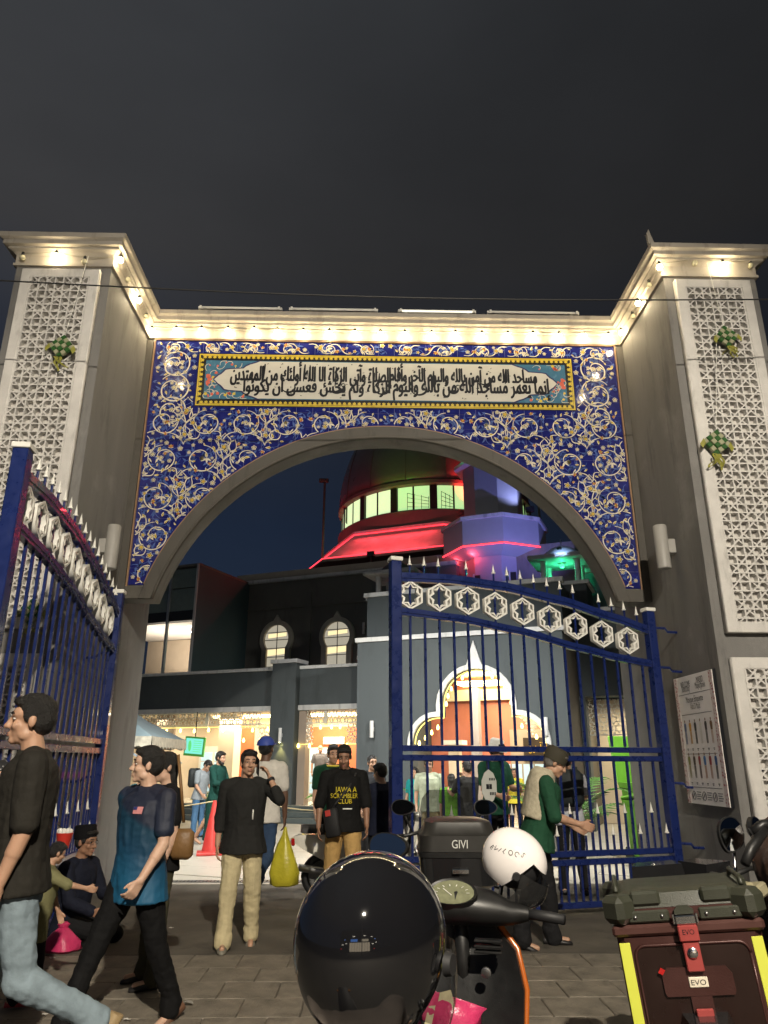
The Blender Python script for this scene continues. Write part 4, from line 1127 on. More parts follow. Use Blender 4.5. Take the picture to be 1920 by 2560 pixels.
# red-lit mansard, drum and dome
b = MB(); DC = (-.23, 11.5)
def ring8(r, z, c=DC, n=8, off=pi/8): return [(c[0]+r*cos(2*pi*k/n+off), c[1]+r*sin(2*pi*k/n+off), z) for k in range(n)]
r1, r2 = 6.2, 4.6
b.loft([ring8(r1/cos(pi/8), 9.05), ring8(r2/cos(pi/8), 10.50)], False); b.build('mansard', mat('mansard_render',(.42,.40,.38),.8,var=.25,scale=1.6,bump=.4,bscale=14), mq)
b = MB(); b.loft([ring8(r2/cos(pi/8)+.14, 10.50), ring8(r2/cos(pi/8)+.14, 10.58)]); b.build('mansard_coping', M_capw, mq)
b = MB(); b.loft([ring8(r1/cos(pi/8)+.06, 8.97), ring8(r1/cos(pi/8)+.06, 9.06)]); b.build('mansard_edge', M_slated, mq)
M_red = mat('red_led', (1,.05,.05), .5, var=0, emit=(1,.04,.06), estr=3.0)
for rr_, zz in ((r2/cos(pi/8)+.10, 10.45), (r1/cos(pi/8)+.05, 9.11)):
    b = MB(); pts = ring8(rr_, zz); b.tube(pts+[pts[0]], .022, 5, False); b.build('red_led_rope', M_red, mq)
for k in range(4, 8):
    a = pi/8*2*k + pi/4 - pi/4; 
for a in (R(-135), R(-90), R(-45), R(-180)):
    for r_, z_, tilt in ((r2+.55, 10.42, 0), (r1+.25, 9.4, 0)):
        l = lamp('red_led_light', 'AREA', (DC[0]+(r_)*cos(a), DC[1]+r_*sin(a), z_), 26, (1,.05,.07), 3.4, mq, None, .08)
        l.data.energy = 50
        l.rotation_euler = (V((DC[0]+(r1-.6)*cos(a), DC[1]+(r1-.6)*sin(a), 9.75))-V(l.location)).to_track_quat('-Z', 'Z').to_euler()
DR = 4.35
b = MB(); b.lathe([(DR+.12,10.0),(DR+.12,11.30),(DR,11.38)], (*DC,0), 64); b.build('drum', M_slated, mq, 40)
b = MB(); b.lathe([(DR-.02,12.42),(DR+.12,12.47),(DR+.12,12.62),(DR+.02,12.66)], (*DC,0), 64); b.build('drum_ring', M_slated, mq, 40)
for k in range(16):
    a = -pi/2 + .12 + 2*pi*k/16
    for sg_ in (-1, 1):
        b = MB(); m_ = .083; c_ = a + sg_*.083
        b.lathe([(DR-.10,11.40),(DR-.10,12.42)], (*DC,0), 3, None, c_-.076, c_+.076); b.build('drum_window', M_win2 if sin(a+.5) < 0 and cos(a) < -.25 else M_win, mq, recalc=False)
    b = MB(); b.lathe([(DR+.0,11.36),(DR+.0,12.44)], (*DC,0), 3, None, a+.163, a+2*pi/16-.163); b.build('drum_pier', M_mull, mq)
    b = MB(); b.lathe([(DR-.08,11.36),(DR-.08,12.44)], (*DC,0), 1, None, a-.009, a+.009); b.build('drum_mullion', M_mull, mq)
def drum_pt(a, z): return (DC[0]+(DR-.085)*cos(a), DC[1]+(DR-.085)*sin(a), z)
for a0, a1 in ((-pi/2+.12-.06, -pi/2+.12+.15), (-pi/2+.12+2*pi/16-.12, -pi/2+.12+2*pi/16)):
    b = MB()
    for j in range(4): b.tube([drum_pt(a0, 11.55+.20*j), drum_pt(a1, 11.47+.13*j)], .012, 4)
    for j in range(4): a = a0+(a1-a0)*j/3; b.tube([drum_pt(a, 11.42), drum_pt(a, 12.15-.07*j)], .012, 4)
    b.build('scaffold_shape', mat('scaffold_grey', (.10,.11,.06), .6, var=0), mq)
prof = [((DR+.06)*cos(t*pi/2/20)**.9, 12.66+5.4*sin(t*pi/2/20)) for t in range(21)]
b = MB(); b.lathe(prof, (*DC,0), 64); b.build('dome', M_dome, mq, True)
b = MB()
for k in range(16):
    a = 2*pi*k/16+.05; b.tube([(DC[0]+(r+.01)*cos(a), DC[1]+(r+.01)*sin(a), z) for r, z in prof[:16]], .02, 4)
b.build('dome_seam', M_slated, mq)
# minaret
TC = (4.10, 5.2)
def oct_prism(name, m, r, z0, z1, r_top=None):
    b = MB(); b.loft([ring8(r/cos(pi/8), z0, TC), ring8((r_top or r)/cos(pi/8), z1, TC)]); return b.build(name, m, mq, recalc=False)
M_min = mat('minaret_render', (.30,.31,.34), .75, var=.06, scale=2)
oct_prism('minaret_shaft', M_min, 1.12, 4.0, 8.42); oct_prism('gallery_skirt', M_min, 1.16, 8.20, 8.46, 1.66)
oct_prism('gallery', M_min, 1.70, 8.47, 9.38); oct_prism('gallery_coping', M_capw, 1.78, 9.38, 9.50)
oct_prism('minaret_shaft', M_min, .98, 9.50, 11.75); oct_prism('balcony_slab', M_capw, 1.28, 11.75, 11.88); oct_prism('minaret_top', M_min, .9, 11.88, 14.5)
b = MB(); pts = ring8(1.72/cos(pi/8), 8.455, TC); b.tube(pts+[pts[0]], .028, 5, False); b.build('red_led_rope', M_red, mq)
for a in (R(-150), R(-110)):
    l = lamp('red_led_light', 'POINT', (TC[0]+1.45*cos(a), TC[1]+1.45*sin(a), 8.18), 14, (1,.06,.08), .05, mq)
for k, u in enumerate((3.72, 4.95)):
    fr = box('slit_window', M_mull, u-.09, u+.09, 4.01, 4.07, 6.75, 7.55); box('slit_trim', M_capw, u-.14, u-.10, 3.99, 4.06, 6.75, 7.6, fr)
b = MB(); b.tube([(3.15,4.1,11.98),(3.55,4.1,12.02)], .06, 8); b.build('green_tube', mat('green_tube',(.1,1,.5),.4,var=0,emit=(.08,1,.45),estr=4), mq)
# coloured floodlights standing on the roofs
def flood(u, v, z, tgt, power, col, deg=70):
    b = MB(); b.bbox(u-.14,u+.14,v-.06,v+.06,z-.1,z+.1,.01); b.tube([(u,v,z-.1),(u,v,z-.4)], .03, 6); b.build('floodlight', M_black, mq)
    l = lamp('flood_light', 'SPOT', (u, v-.07, z+.12), power, col, .08, mq, None, None, R(deg), .8)
    l.rotation_euler = (V(tgt)-V(l.location)).to_track_quat('-Z', 'Y').to_euler()
flood(7.0, 1.5, 6.3, (4.9,4.2,9.6), 1000, (.26,.28,1), 75)
flood(5.55, 4.55, 9.85, (4.7,4.5,11.3), 110, (.45,.50,1), 100)
flood(3.2, 0.5, 5.95, (4.4,4.0,7.6), 130, (.62,.45,.85), 80)
flood(2.7, 7.55, 10.95, (2.3,8.6,14.2), 1300, (1,.03,.03), 60)
flood(-.6, 4.9, 8.98, (.2,7.6,14.8), 330, (.03,1,.08), 46)
flood(-5.0, 6.6, 8.98, (-4.2,11,14.4), 260, (1,.03,.03), 44)
# masts beyond
for (px, py, zt, X, lab) in ((812, 1205, 0, 0, 'thin mast with a small camera head left of the dome'), (1345, 1240, 0, 0, 'thin mast with a red light right of the minaret')):
    p = P(px, py, 36); t = thing('mast', lab, 'mast', (p.x, 36, 0), 0)
    b = MB(); b.tube([(0,0,0),(0,0,p.z)], .06, 8); b.build('pole', M_slated, t)
    b = MB(); b.bbox(-.3,.2,-.1,.1,p.z-.02,p.z+.18,.03); b.build('mast_head', M_slated, t)
# floodlights on the back of the gateway that light the compound floor
for s in (-1, 1):
    t = thing('floodlight', 'floodlight fixed behind the %s pylon above the compound' % ('left' if s < 0 else 'right'), 'floodlight', (XC+s*3.9, YB, 6.2), 0, 'compound floodlights')
    b = MB(); b.bbox(-.2,.2,.1,.2,-.14,.14,.01); b.box(-.03,.03,0,.1,-.03,.03); b.build('flood_case', M_black, t)
    l = lamp('compound_light', 'SPOT', (0,.22,0), FLOOD_POWER, (1,.97,.90), .15, t, None, None, R(110), .9)
    l.rotation_euler = (V((-s*3.6, 4.2, -6.2))).to_track_quat('-Z','Y').to_euler()
# gazebo tent
gz = thing('gazebo_tent', 'blue-grey pop-up canopy with a pale valance left of the arcade', 'canopy', (-5.85,17.2,0), 0)
b = MB(); b.loft([[(-1.5,-1.5,2.02),(1.5,-1.5,2.02),(1.5,1.5,2.02),(-1.5,1.5,2.02)], [(-.75,-.75,2.42),(.75,-.75,2.42),(.75,.75,2.42),(-.75,.75,2.42)], [(-.05,-.05,2.95),(.05,-.05,2.95),(.05,.05,2.95),(-.05,.05,2.95)]], True); b.build('canopy_top', mat('tent_fabric',(.20,.27,.30),.6,var=.12,scale=3), gz, 30)
b = MB()
for k in range(4):
    M = Matrix.Rotation(k*pi/2, 4, 'Z'); n = 12
    for j in range(n):
        x0, x1 = -1.5+3*j/n, -1.5+3*(j+1)/n; b.poly([M @ V(p) for p in ((x0,-1.505,2.02),(x1,-1.505,2.02),(x1,-1.52,1.84),((x0+x1)/2,-1.525,1.78),(x0,-1.52,1.84))])
b.build('canopy_valance', mat('tent_valance',(.48,.46,.38),.6,var=.35,scale=9), gz)
for x in (-1.45,1.45):
    for y in (-1.45,1.45):
        b = MB(); b.bar((x,y,0),(x,y,2.0),.05,.05); b.build('tent_leg', mat('pale_blue_steel',(.35,.45,.55),.4,metal=.3), gz)
b = MB()
for s in (-1,1): b.bar((1.45,-1.45*s,1.5),(.7,-1.45*s,1.95),.03,.03); b.bar((-1.45,-1.45*s,1.5),(-.7,-1.45*s,1.95),.03,.03)
b.build('tent_brace', MATS['pale_blue_steel'], gz)
# ------------------------------------------------------------------ people
def skinmat(k):
    cols = {'tan': (.40,.235,.155), 'light': (.50,.32,.23), 'brown': (.27,.145,.09), 'dark': (.12,.065,.042)}
    m = mat('skin_'+k, cols[k], .48, var=.10, scale=14, bump=.06, bscale=300, spec=.4)
    m.node_tree.nodes['Principled BSDF'].inputs['Subsurface Weight'].default_value = .08
    m.node_tree.nodes['Principled BSDF'].inputs['Subsurface Radius'].default_value = (.02,.008,.004)
    return m
def cloth(name, rgb, rough=.85, var=.16, scale=9):
    return mat('cloth_'+name, lin(rgb), rough, var=var, scale=scale, bump=.55, bscale=26, sheen=.0, spec=.22)
M_hair = mat('black_hair', (.008,.007,.006), .45, var=.4, scale=60, bump=1.0, bscale=170)
M_eyew = mat('eye_white', (.55,.52,.48), .25, var=0); M_iris = mat('eye_iris', (.012,.008,.006), .15, var=0)
M_lip = mat('lip', (.28,.11,.09), .45, var=.05)
M_shoe = mat('black_shoe', (.014,.013,.013), .45, var=.2)

def limb(mb, a, b, ra, rb, n=12, caps=4):
    a, b = V(a), V(b); d = b-a
    if d.length < 1e-5: d = V((0,0,1e-4))
    t = d.normalized(); u = t.orthogonal().normalized(); w = t.cross(u); rings = []
    for k in range(caps+1):
        th = pi/2*k/caps; o = -ra*cos(th); r = max(1e-4, ra*sin(th)); rings.append([a+t*o+(u*cos(2*pi*j/n)+w*sin(2*pi*j/n))*r for j in range(n)])
    for k in range(1, caps+1):
        th = pi/2*k/caps; o = rb*sin(th); r = max(1e-4, rb*cos(th)); rings.append([b+t*o+(u*cos(2*pi*j/n)+w*sin(2*pi*j/n))*r for j in range(n)])
    mb.loft(rings)
def rings_loft(mb, rows, M, n=20, belly=0.0):
    """rows: (z, rx, ry, yoff)"""
    R_ = []
    for z, rx, ry, yo in rows:
        R_.append([M @ V((rx*cos(2*pi*j/n), yo+ry*sin(2*pi*j/n)*(1.0+(belly if sin(2*pi*j/n) < 0 else 0)), z)) for j in range(n)])
    mb.loft(R_)
def remesh(mb, voxel, name, m, parent, smooth_it=2, fold=0.0, fscale=7.0, seed=0, flow=(1,1,.45), flow_top=0):
    me = bpy.data.meshes.new(name); me.from_pydata(mb.v, [], mb.f)
    bm = bmesh.new(); bm.from_mesh(me); bmesh.ops.recalc_face_normals(bm, faces=bm.faces); bm.to_mesh(me); bm.free()
    o = bpy.data.objects.new(name+'_tmp', me); COL.objects.link(o)
    md = o.modifiers.new('r', 'REMESH'); md.mode = 'VOXEL'; md.voxel_size = voxel; md.adaptivity = 0.0; md.use_smooth_shade = True
    if smooth_it:
        ms = o.modifiers.new('s', 'SMOOTH'); ms.iterations = smooth_it; ms.factor = .5
    dg = bpy.context.evaluated_depsgraph_get(); dg.update()
    m2 = bpy.data.meshes.new_from_object(o.evaluated_get(dg)); bpy.data.objects.remove(o); bpy.data.meshes.remove(me)
    m2.name = name
    if fold > 0:
        off = V((seed*3.7, seed*1.3, seed*2.1))
        nrm = [V(v.normal) for v in m2.vertices]
        for v, nn in zip(m2.vertices, nrm):
            c = V((v.co.x*flow[0], v.co.y*flow[1], v.co.z*flow[2]))
            q = mnoise.noise(c*fscale+off)*.6 + (.5-abs(mnoise.noise(c*fscale*2.1+off)))*.7 + mnoise.noise(V((v.co.x, v.co.y, v.co.z*1.6))*fscale*3+off)*.22
            v.co += nn*(fold*q*(min(1, max(.1, (flow_top-v.co.z)/.12)) if flow_top else 1))
    m2.polygons.foreach_set('use_smooth', [True]*len(m2.polygons))
    m2.materials.clear(); m2.materials.append(m)
    ob = bpy.data.objects.new(name, m2); COL.objects.link(ob)
    if parent is not None: ob.parent = parent
    return ob
def decal(shirt, name, vs, fs, m, M, parent, back=False):
    """lay flat lettering on a shirt: vs are XY, M places them in front of the chest, projected along +Y"""
    bv = BVHTree.FromPolygons([tuple(v.co) for v in shirt.data.vertices], [tuple(p.vertices) for p in shirt.data.polygons])
    out = []
    for p in vs:
        q = M @ V((p.x, p.y, 0)); h = bv.ray_cast(V((q.x, 3 if back else -3, q.z)), V((0, -1 if back else 1, 0)))
        y = h[0].y if h[0] is not None else q.y
        out.append((q.x, y+(.005 if back else -.005), q.z))
    mb = MB(); mb.v = out; mb.f = list(fs); return mb.build(name, m, parent, recalc=False)

def person(label, x, y, yaw=0, H=1.70, z0=0.0, skin='tan', shirt=None, pants=None, sleeve=.62, long=False, lower='trousers', armL=(5,8,12,0), armR=(5,8,12,0), legL=(0,0,3), legR=(0,0,3), lean=0, side=0, twist=0, head=(0,0,0), hair='short', hairm=None, detail=1, belly=.0, girth=1.0, hem=.82, shoe=None, baggy=1.0, seat=None, group=None, beard=False, curl=.5, hem_in=False, bareleg=False, seed=1, fold=.013):
    k = H/1.72
    vox = {2: .0068, 1: .0105, 0: .016}[detail]*k
    B = MB(); S = MB(); T = MB()
    # legs first, so that the pelvis height follows from the pose
    def leg_dirs(pz, kn): return V((0, -sin(R(pz)), -cos(R(pz)))), V((0, -sin(R(pz-kn)), -cos(R(pz-kn))))
    legs = {}
    for s, (pz, kn, ab) in ((1, legL), (-1, legR)):
        d1, d2 = leg_dirs(pz, kn); Ma = Matrix.Rotation(R(-ab*s), 3, 'Y'); d1 = Ma @ d1; d2 = Ma @ d2
        hip = V((s*.088, 0, 0)); kne = hip+d1*.43; ank = kne+d2*.415; legs[s] = (hip, kne, ank, pz-kn)
    low = min(l[2].z for l in legs.values()) - .085
    pel = seat/k if seat else -low
    off = V((0,0,pel))
    TM = Matrix.Translation(off) @ Matrix.Rotation(R(lean), 4, 'X') @ Matrix.Rotation(R(side), 4, 'Y') @ Matrix.Rotation(R(twist), 4, 'Z') @ Matrix.Translation((0,0,-.92))
    rows = [(.86,.150,.105,.01),(.95,.158,.110,.005),(1.05,.146,.100,0),(1.18,.155,.108,0),(1.30,.168,.112,.005),(1.38,.160,.10,.01),(1.44,.105,.07,.015),(1.485,.060,.056,.012)]
    rows = [(z, rx*girth, ry*girth, yo) for z, rx, ry, yo in rows]
    rings_loft(B, [(z, rx*.86, ry*.84, yo) for z, rx, ry, yo in rows], TM)
    hb_k = max(1, baggy)**.6
    srows = [(hem, .206*girth*hb_k, .152*girth*hb_k, .008), (hem+.06, .196*girth*hb_k, .142*girth*hb_k, .008)] + [(z, rx*1.10+.012, ry*1.10+.014, yo) for z, rx, ry, yo in rows if z > hem+.10 and z < 1.43] + [(1.435,.118,.084,.014),(1.468,.078,.070,.012)]
    if hem_in: srows[0] = (hem, .160*girth, .115*girth, .005)
    rings_loft(S, srows, TM, belly=belly)
    # legs
    for s in (1, -1):
        hip, kne, ank, ap = legs[s]; hip, kne, ank = hip+off, kne+off, ank+off
        limb(B, hip, kne, .082*girth, .055); limb(B, kne, ank, .052, .038)
        mid = kne.lerp(ank, .28)+V((0,.012,0)); limb(B, kne, mid, .05, .052)
        fd = Matrix.Rotation(R(max(-75, min(20, ap*.85 if abs(ap) > 12 else 0))), 3, 'X') @ V((0,-1,0))
        if ap < -12: fd = V((0,-cos(R(ap)), sin(R(ap))))
        heel = ank+V((0,.035,-.035)); toe = ank+fd*.14+V((0,0,-.045))
        limb(B, heel, toe, .034, .026)
        legs[s] = (hip, kne, ank, fd)
        if lower == 'trousers':
            bg = baggy
            limb(T, hip+V((0,0,.0)), kne, .098*girth*bg**.5, .073*bg); limb(T, kne, ank+V((0,0,.02)), .071*bg, .062*bg)
            limb(T, ank.lerp(kne,.1), ank+V((0,-.02,-.015)), .066*bg, .068*bg)
    if lower == 'trousers':
        PM = Matrix.Translation(off+V((0,0,-.92))) @ Matrix.Identity(4)
        rings_loft(T, [(.80,.155*girth,.108*girth,.012),(.90,.160*girth,.112*girth,.012),(.97,.150*girth,.104*girth,.004),(1.0,.135*girth,.095*girth,0)], PM)
    elif lower == 'robe':
        rings_loft(T, [(.10,.24,.20,.0),(.45,.22,.18,0),(.80,.195,.15,.01),(.98,.18,.13,0),(1.05,.16,.115,0)], Matrix.Translation((0,0,pel-.92)))
    # arms
    hands = {}
    for s, (p_, a_, e_, f_) in ((1, armL), (-1, armR)):
        sh = TM @ V((s*.183*min(girth,1.06), .008, 1.395)); R3 = TM.to_3x3()
        du = R3 @ V((s*sin(R(a_)), -sin(R(p_))*cos(R(a_)), -cos(R(p_))*cos(R(a_))))
        df = R3 @ V((s*sin(R(f_)), -sin(R(p_+e_))*cos(R(f_)), -cos(R(p_+e_))*cos(R(f_))))
        el = sh+du*.285; wr = el+df*.245
        limb(B, sh, el, .050, .040); limb(B, el, wr, .040, .027); limb(B, el, el.lerp(wr,.35), .040, .041)
        cl = TM @ V((s*.09, .012, 1.425)); limb(S, cl, sh, .062, .070); limb(B, cl, sh, .05, .05)
        if long:
            limb(S, sh, el, .068, .056); limb(S, el, el.lerp(wr, sleeve), .056, .048)
        else:
            limb(S, sh, sh.lerp(el, sleeve*1.05), .072, .066)
        # hand
        n_ = R3 @ V((-s,0,0)); n_ = (n_-df*n_.dot(df)); n_ = n_.normalized() if n_.length > .05 else V((0,1,0))
        w_ = df.cross(n_).normalized(); w_ = -w_ if (w_.y > 0 and abs(df.z) > .4) or (abs(df.z) <= .4 and w_.z < 0) else w_
        if detail:
            for j in range(4):
                o = w_*(.030-.020*j); limb(B, wr+o*.6, wr+df*.078+o, .015, .0125, 8, 3)
                L = (.070,.080,.074,.056)[j]; c1, c2 = curl*.9, curl*1.9
                a0 = wr+df*.082+o*1.05; a1 = a0+(df*cos(c1)+n_*sin(c1))*L*.5; a2 = a1+(df*cos(c2)+n_*sin(c2))*L*.5
                limb(B, a0, a1, .0105, .0092, 7, 3); limb(B, a1, a2, .0092, .0075, 7, 3)
            t0 = wr+df*.022+w_*.024; t1 = t0+(df*.7+w_*.6+n_*.25).normalized()*.045; t2 = t1+(df*.9+w_*.15+n_*.4).normalized()*.032
            limb(B, t0, t1, .0145, .0115, 7, 3); limb(B, t1, t2, .0115, .009, 7, 3)
        else:
            limb(B, wr, wr+df*.09, .03, .026); limb(B, wr+df*.09, wr+(df*.8+n_*.5).normalized()*.15, .024, .014); limb(B, wr+df*.03, wr+df*.07+w_*.045, .014, .01)
        hands[s] = (wr+df*.085, df, n_, w_, el, wr)
    # head
    hy, hp, hr = head
    HM = TM @ Matrix.Translation((0,.0,1.475)) @ Matrix.Rotation(R(hy), 4, 'Z') @ Matrix.Rotation(R(hp), 4, 'X') @ Matrix.Rotation(R(hr), 4, 'Y') @ Matrix.Translation((0,-.022,.135))
    limb(B, TM @ V((0,.018,1.43)), HM @ V((0,.012,-.06)), .060, .054)
    E3 = HM.to_3x3().to_4x4()
    def blob(mb, c, r, n=14, m=9): mb.ball(HM @ V(c), r, n, m, E3)
    blob(B, (0,.014,.030), (.074,.093,.085)); blob(B, (0,-.022,-.040), (.057,.066,.072)); blob(B, (0,-.030,-.085), (.042,.048,.032)); blob(B, (0,-.066,-.098), (.024,.022,.020))
    blob(B, (0,-.050,.030), (.060,.040,.045))
    if detail:
        limb(B, HM @ V((0,-.083,.012)), HM @ V((0,-.107,-.030)), .0105, .0150, 9); 
        for s in (1,-1):
            blob(B, (s*.013,-.094,-.036), (.010,.011,.008), 8, 6); blob(B, (s*.036,-.058,-.030), (.024,.026,.024), 10, 7)
            limb(B, HM @ V((s*.014,-.082,.022)), HM @ V((s*.044,-.070,.022)), .0105, .0095, 8)
            blob(B, (s*.075,.012,-.008), (.011,.020,.031), 10, 7); blob(B, (s*.045,-.010,-.070), (.016,.035,.026), 10, 7)
        blob(B, (0,-.084,-.064), (.023,.013,.0075), 10, 6); blob(B, (0,-.083,-.076), (.020,.013,.0075), 10, 6)
    K = Matrix.Scale(k, 4)
    for mb in (B, S, T): mb.v = [tuple(K @ V(p)) for p in mb.v]
    body = remesh(B, vox, 'person', skinmat(skin), None, 1)
    body.location = (x, y, z0); body.rotation_euler = (0, 0, R(yaw))
    tag(body, label, 'person', group)
    if shirt: sh_o = remesh(S, vox*1.15, 'shirt', shirt, body, 2, fold*k, 7.5, seed)
    else: sh_o = None
    if lower and pants: remesh(T, vox*1.2, 'trousers' if lower == 'trousers' else 'robe_skirt', pants, body, 2, fold*1.25*k, 7, seed+5, (1,1,.8), (pel-.02)*k)
    KH = K @ HM
    def hb(mb, c, r, n=14, m=9): mb.ball(KH @ V(c), tuple(q*k for q in r), n, m, E3)
    if detail:
        lp = MB()
        for s in (1,-1):
            eb = MB(); ib = MB(); br = MB()
            hb(eb, (s*.030,-.0715,.004), (.0115,.0105,.0062), 10, 7); hb(ib, (s*.030,-.0800,.004), (.0058,.0035,.0058), 8, 6)
            br.tube([KH @ V(q) for q in ((s*.013,-.094,.030),(s*.030,-.088,.034),(s*.048,-.076,.028))], [.0035*k,.0045*k,.0025*k], 6)
            e_o = eb.build('eye', M_eyew, body, True); ib.build('iris', M_iris, e_o, True); br.build('eyebrow', M_hair, body, True)
        hb(lp, (0,-.0955,-.064), (.019,.0035,.0042), 10, 6); hb(lp, (0,-.0945,-.0755), (.016,.0038,.0046), 10, 6)
        lp.build('lips', M_lip, body, True)
    # hair and headgear
    hm = hairm or M_hair; Hb = MB()
    if hair in ('short', 'long', 'bun', 'cap', 'kopiah', 'songkok', 'receding'):
        hb(Hb, (0,.022,.052), (.0815,.094,.076), 18, 12); hb(Hb, (0,.050,.008), (.0765,.070,.080), 16, 10)
        if hair in ('short', 'long'):
            hb(Hb, (0,-.048,.088), (.058,.046,.026)); hb(Hb, (.028,-.052,.082), (.04,.036,.020)); hb(Hb, (-.03,-.050,.084), (.04,.036,.022)); hb(Hb, (0,.01,.10), (.066,.075,.034))
        for s in (1,-1): hb(Hb, (s*.064,-.004,.026), (.016,.034,.040), 10, 8)
        if hair == 'long': hb(Hb, (0,.066,-.07), (.072,.040,.14)); hb(Hb, (0,.078,-.17), (.066,.034,.11))
        if beard:
            hb(Hb, (0,-.052,-.098), (.050,.046,.036)); hb(Hb, (.040,-.018,-.070), (.024,.044,.042)); hb(Hb, (-.040,-.018,-.070), (.024,.044,.042)); hb(Hb, (0,-.090,-.054), (.026,.010,.006))
        Hb.v = [tuple(q) for q in Hb.v]
        h_o = remesh(Hb, max(.0062, vox*.9), 'hair', hm, body, 1, .0065*k, 30, seed+9, (1,1,1))
    return dict(o=body, shirt=sh_o, HM=KH, hands={s: tuple(K @ q if i in (0,4,5) else q for i, q in enumerate(h)) for s, h in hands.items()}, k=k, TM=K @ TM, E3=E3, hb=hb, legs={s: (K @ l[0], K @ l[1], K @ l[2], l[3]) for s, l in legs.items()})
def shoes(p, m, name='shoe', slip=False):
    k = p['k']
    for s in (1,-1):
        hip, kne, ank, fd = p['legs'][s]; fd = V(fd).normalized(); up = V((1,0,0)).cross(fd); up = up if up.z > 0 or abs(up.z) < .2 else -up
        if abs(fd.z) > .5: up = (ank-kne).normalized()*-1
        sd = fd.cross(up).normalized(); up = sd.cross(fd).normalized(); b = MB(); rings = []
        for t, w, h, zo in ((-.078,.012,.02,0),(-.07,.032,.062,0),(-.02,.038,.070,0),(.05,.042,.058,0),(.11,.046,.046,0),(.155,.040,.036,0),(.182,.020,.024,0),(.187,.006,.012,0)):
            c = ank + (fd*t - up*.083)*k
            rings.append([c+(sd*w*cos(2*pi*j/12) + up*max(0, h*(.42+.58*sin(2*pi*j/12)) if not slip else h*.4*(1+sin(2*pi*j/12))))*k for j in range(12)])
        b.loft(rings); b.build(name, m, p['o'], 50)
def w2(p, q): return p['o'].matrix_basis @ V(q)
def at(px, py, Y, z0=0.0):
    q = P(px, py, Y); return q.x, Y, q.z - z0

# 1 tall man in black tee, left foreground
x, y, H = at(78, 1748, 4.1)
pA = person('tall person in a black t-shirt and pale blue jeans striding left in the foreground', x+.06, y, -64, H, shirt=cloth('black_tee', (38,36,32)), pants=cloth('pale_jeans', (120,134,142), .9, .3, 5), sleeve=.80, armL=(2,7,18,0), armR=(-14,8,20,0), legL=(-9,50,2), legR=(7,3,2), head=(-8,-4,0), detail=2, hem=.84, baggy=.93, seed=2, lean=2, curl=.6)
shoes(pA, mat('tan_sandal', (.28,.20,.10), .6))
# 2 man in the blue jersey: navy shoulders, teal waist, split along a slanted edge
M_jer = mat('jersey', (.01,.06,.11), .6, var=0, bump=.25, bscale=400)
def jersey_nodes(m):
    n, l = m.node_tree.nodes, m.node_tree.links; b = n['Principled BSDF']; tc = n.new('ShaderNodeTexCoord'); sp_ = n.new('ShaderNodeSeparateXYZ'); l.new(tc.outputs['Object'], sp_.inputs[0])
    ad = n.new('ShaderNodeMath'); ad.operation = 'MULTIPLY_ADD'; ad.inputs[1].default_value = .55; l.new(sp_.outputs['X'], ad.inputs[0]); l.new(sp_.outputs['Z'], ad.inputs[2])
    rp = n.new('ShaderNodeValToRGB'); e = rp.color_ramp.elements; e[0].position = .0; e[0].color = (.008,.082,.165,1); e[1].position = 1; e[1].color = (.010,.012,.026,1)
    mr = n.new('ShaderNodeMapRange'); mr.inputs[1].default_value = .84; mr.inputs[2].default_value = 1.45; l.new(ad.outputs[0], mr.inputs[0]); l.new(mr.outputs[0], rp.inputs[0])
    k = e.new(.30); k.color = (.006,.042,.09,1); k = e.new(.56); k.color = (.006,.038,.072,1); k = e.new(.62); k.color = (.012,.018,.038,1)
    l.new(rp.outputs[0], b.inputs['Base Color'])
jersey_nodes(M_jer)
x, y, H = at(380, 1857, 5.2)
pB = person('person in a teal and navy sports jersey with a small chest flag and black trousers', x+.0, y, -34, H, shirt=M_jer, pants=cloth('black_trousers', (16,16,17)), armL=(8,10,26,-6), armR=(-20,10,15,0), legL=(-14,10,3), legR=(26,6,4), head=(-44,-3,0), detail=2, hem=.76, seed=3, skin='light', curl=.7, girth=1.12)
shoes(pB, mat('brown_sandal', (.12,.06,.035), .6))
def mrect(w, h, nx=6, ny=4):
    vs = [V((-w/2+w*i/nx, -h/2+h*j/ny, 0)) for j in range(ny+1) for i in range(nx+1)]
    return vs, [(j*(nx+1)+i, j*(nx+1)+i+1, (j+1)*(nx+1)+i+1, (j+1)*(nx+1)+i) for j in range(ny) for i in range(nx)]
TX = Matrix.Rotation(pi/2, 4, 'X')
fl = pB['TM'] @ V((.085,-.15,1.325))
vs, fs = mrect(.07,.042); decal(pB['shirt'], 'flag_patch', vs, fs, mat('flag_pink', (.55,.22,.22), .7), Matrix.Translation(fl) @ TX, pB['o'])
vs, fs = mrect(.028,.018,2,2); decal(pB['shirt'], 'flag_canton', vs, [f for f in fs], mat('flag_blue', (.02,.03,.14), .7), Matrix.Translation(fl+V((-.018,-.0,.012))) @ TX, pB['o']).location = (0,-.0025,0)

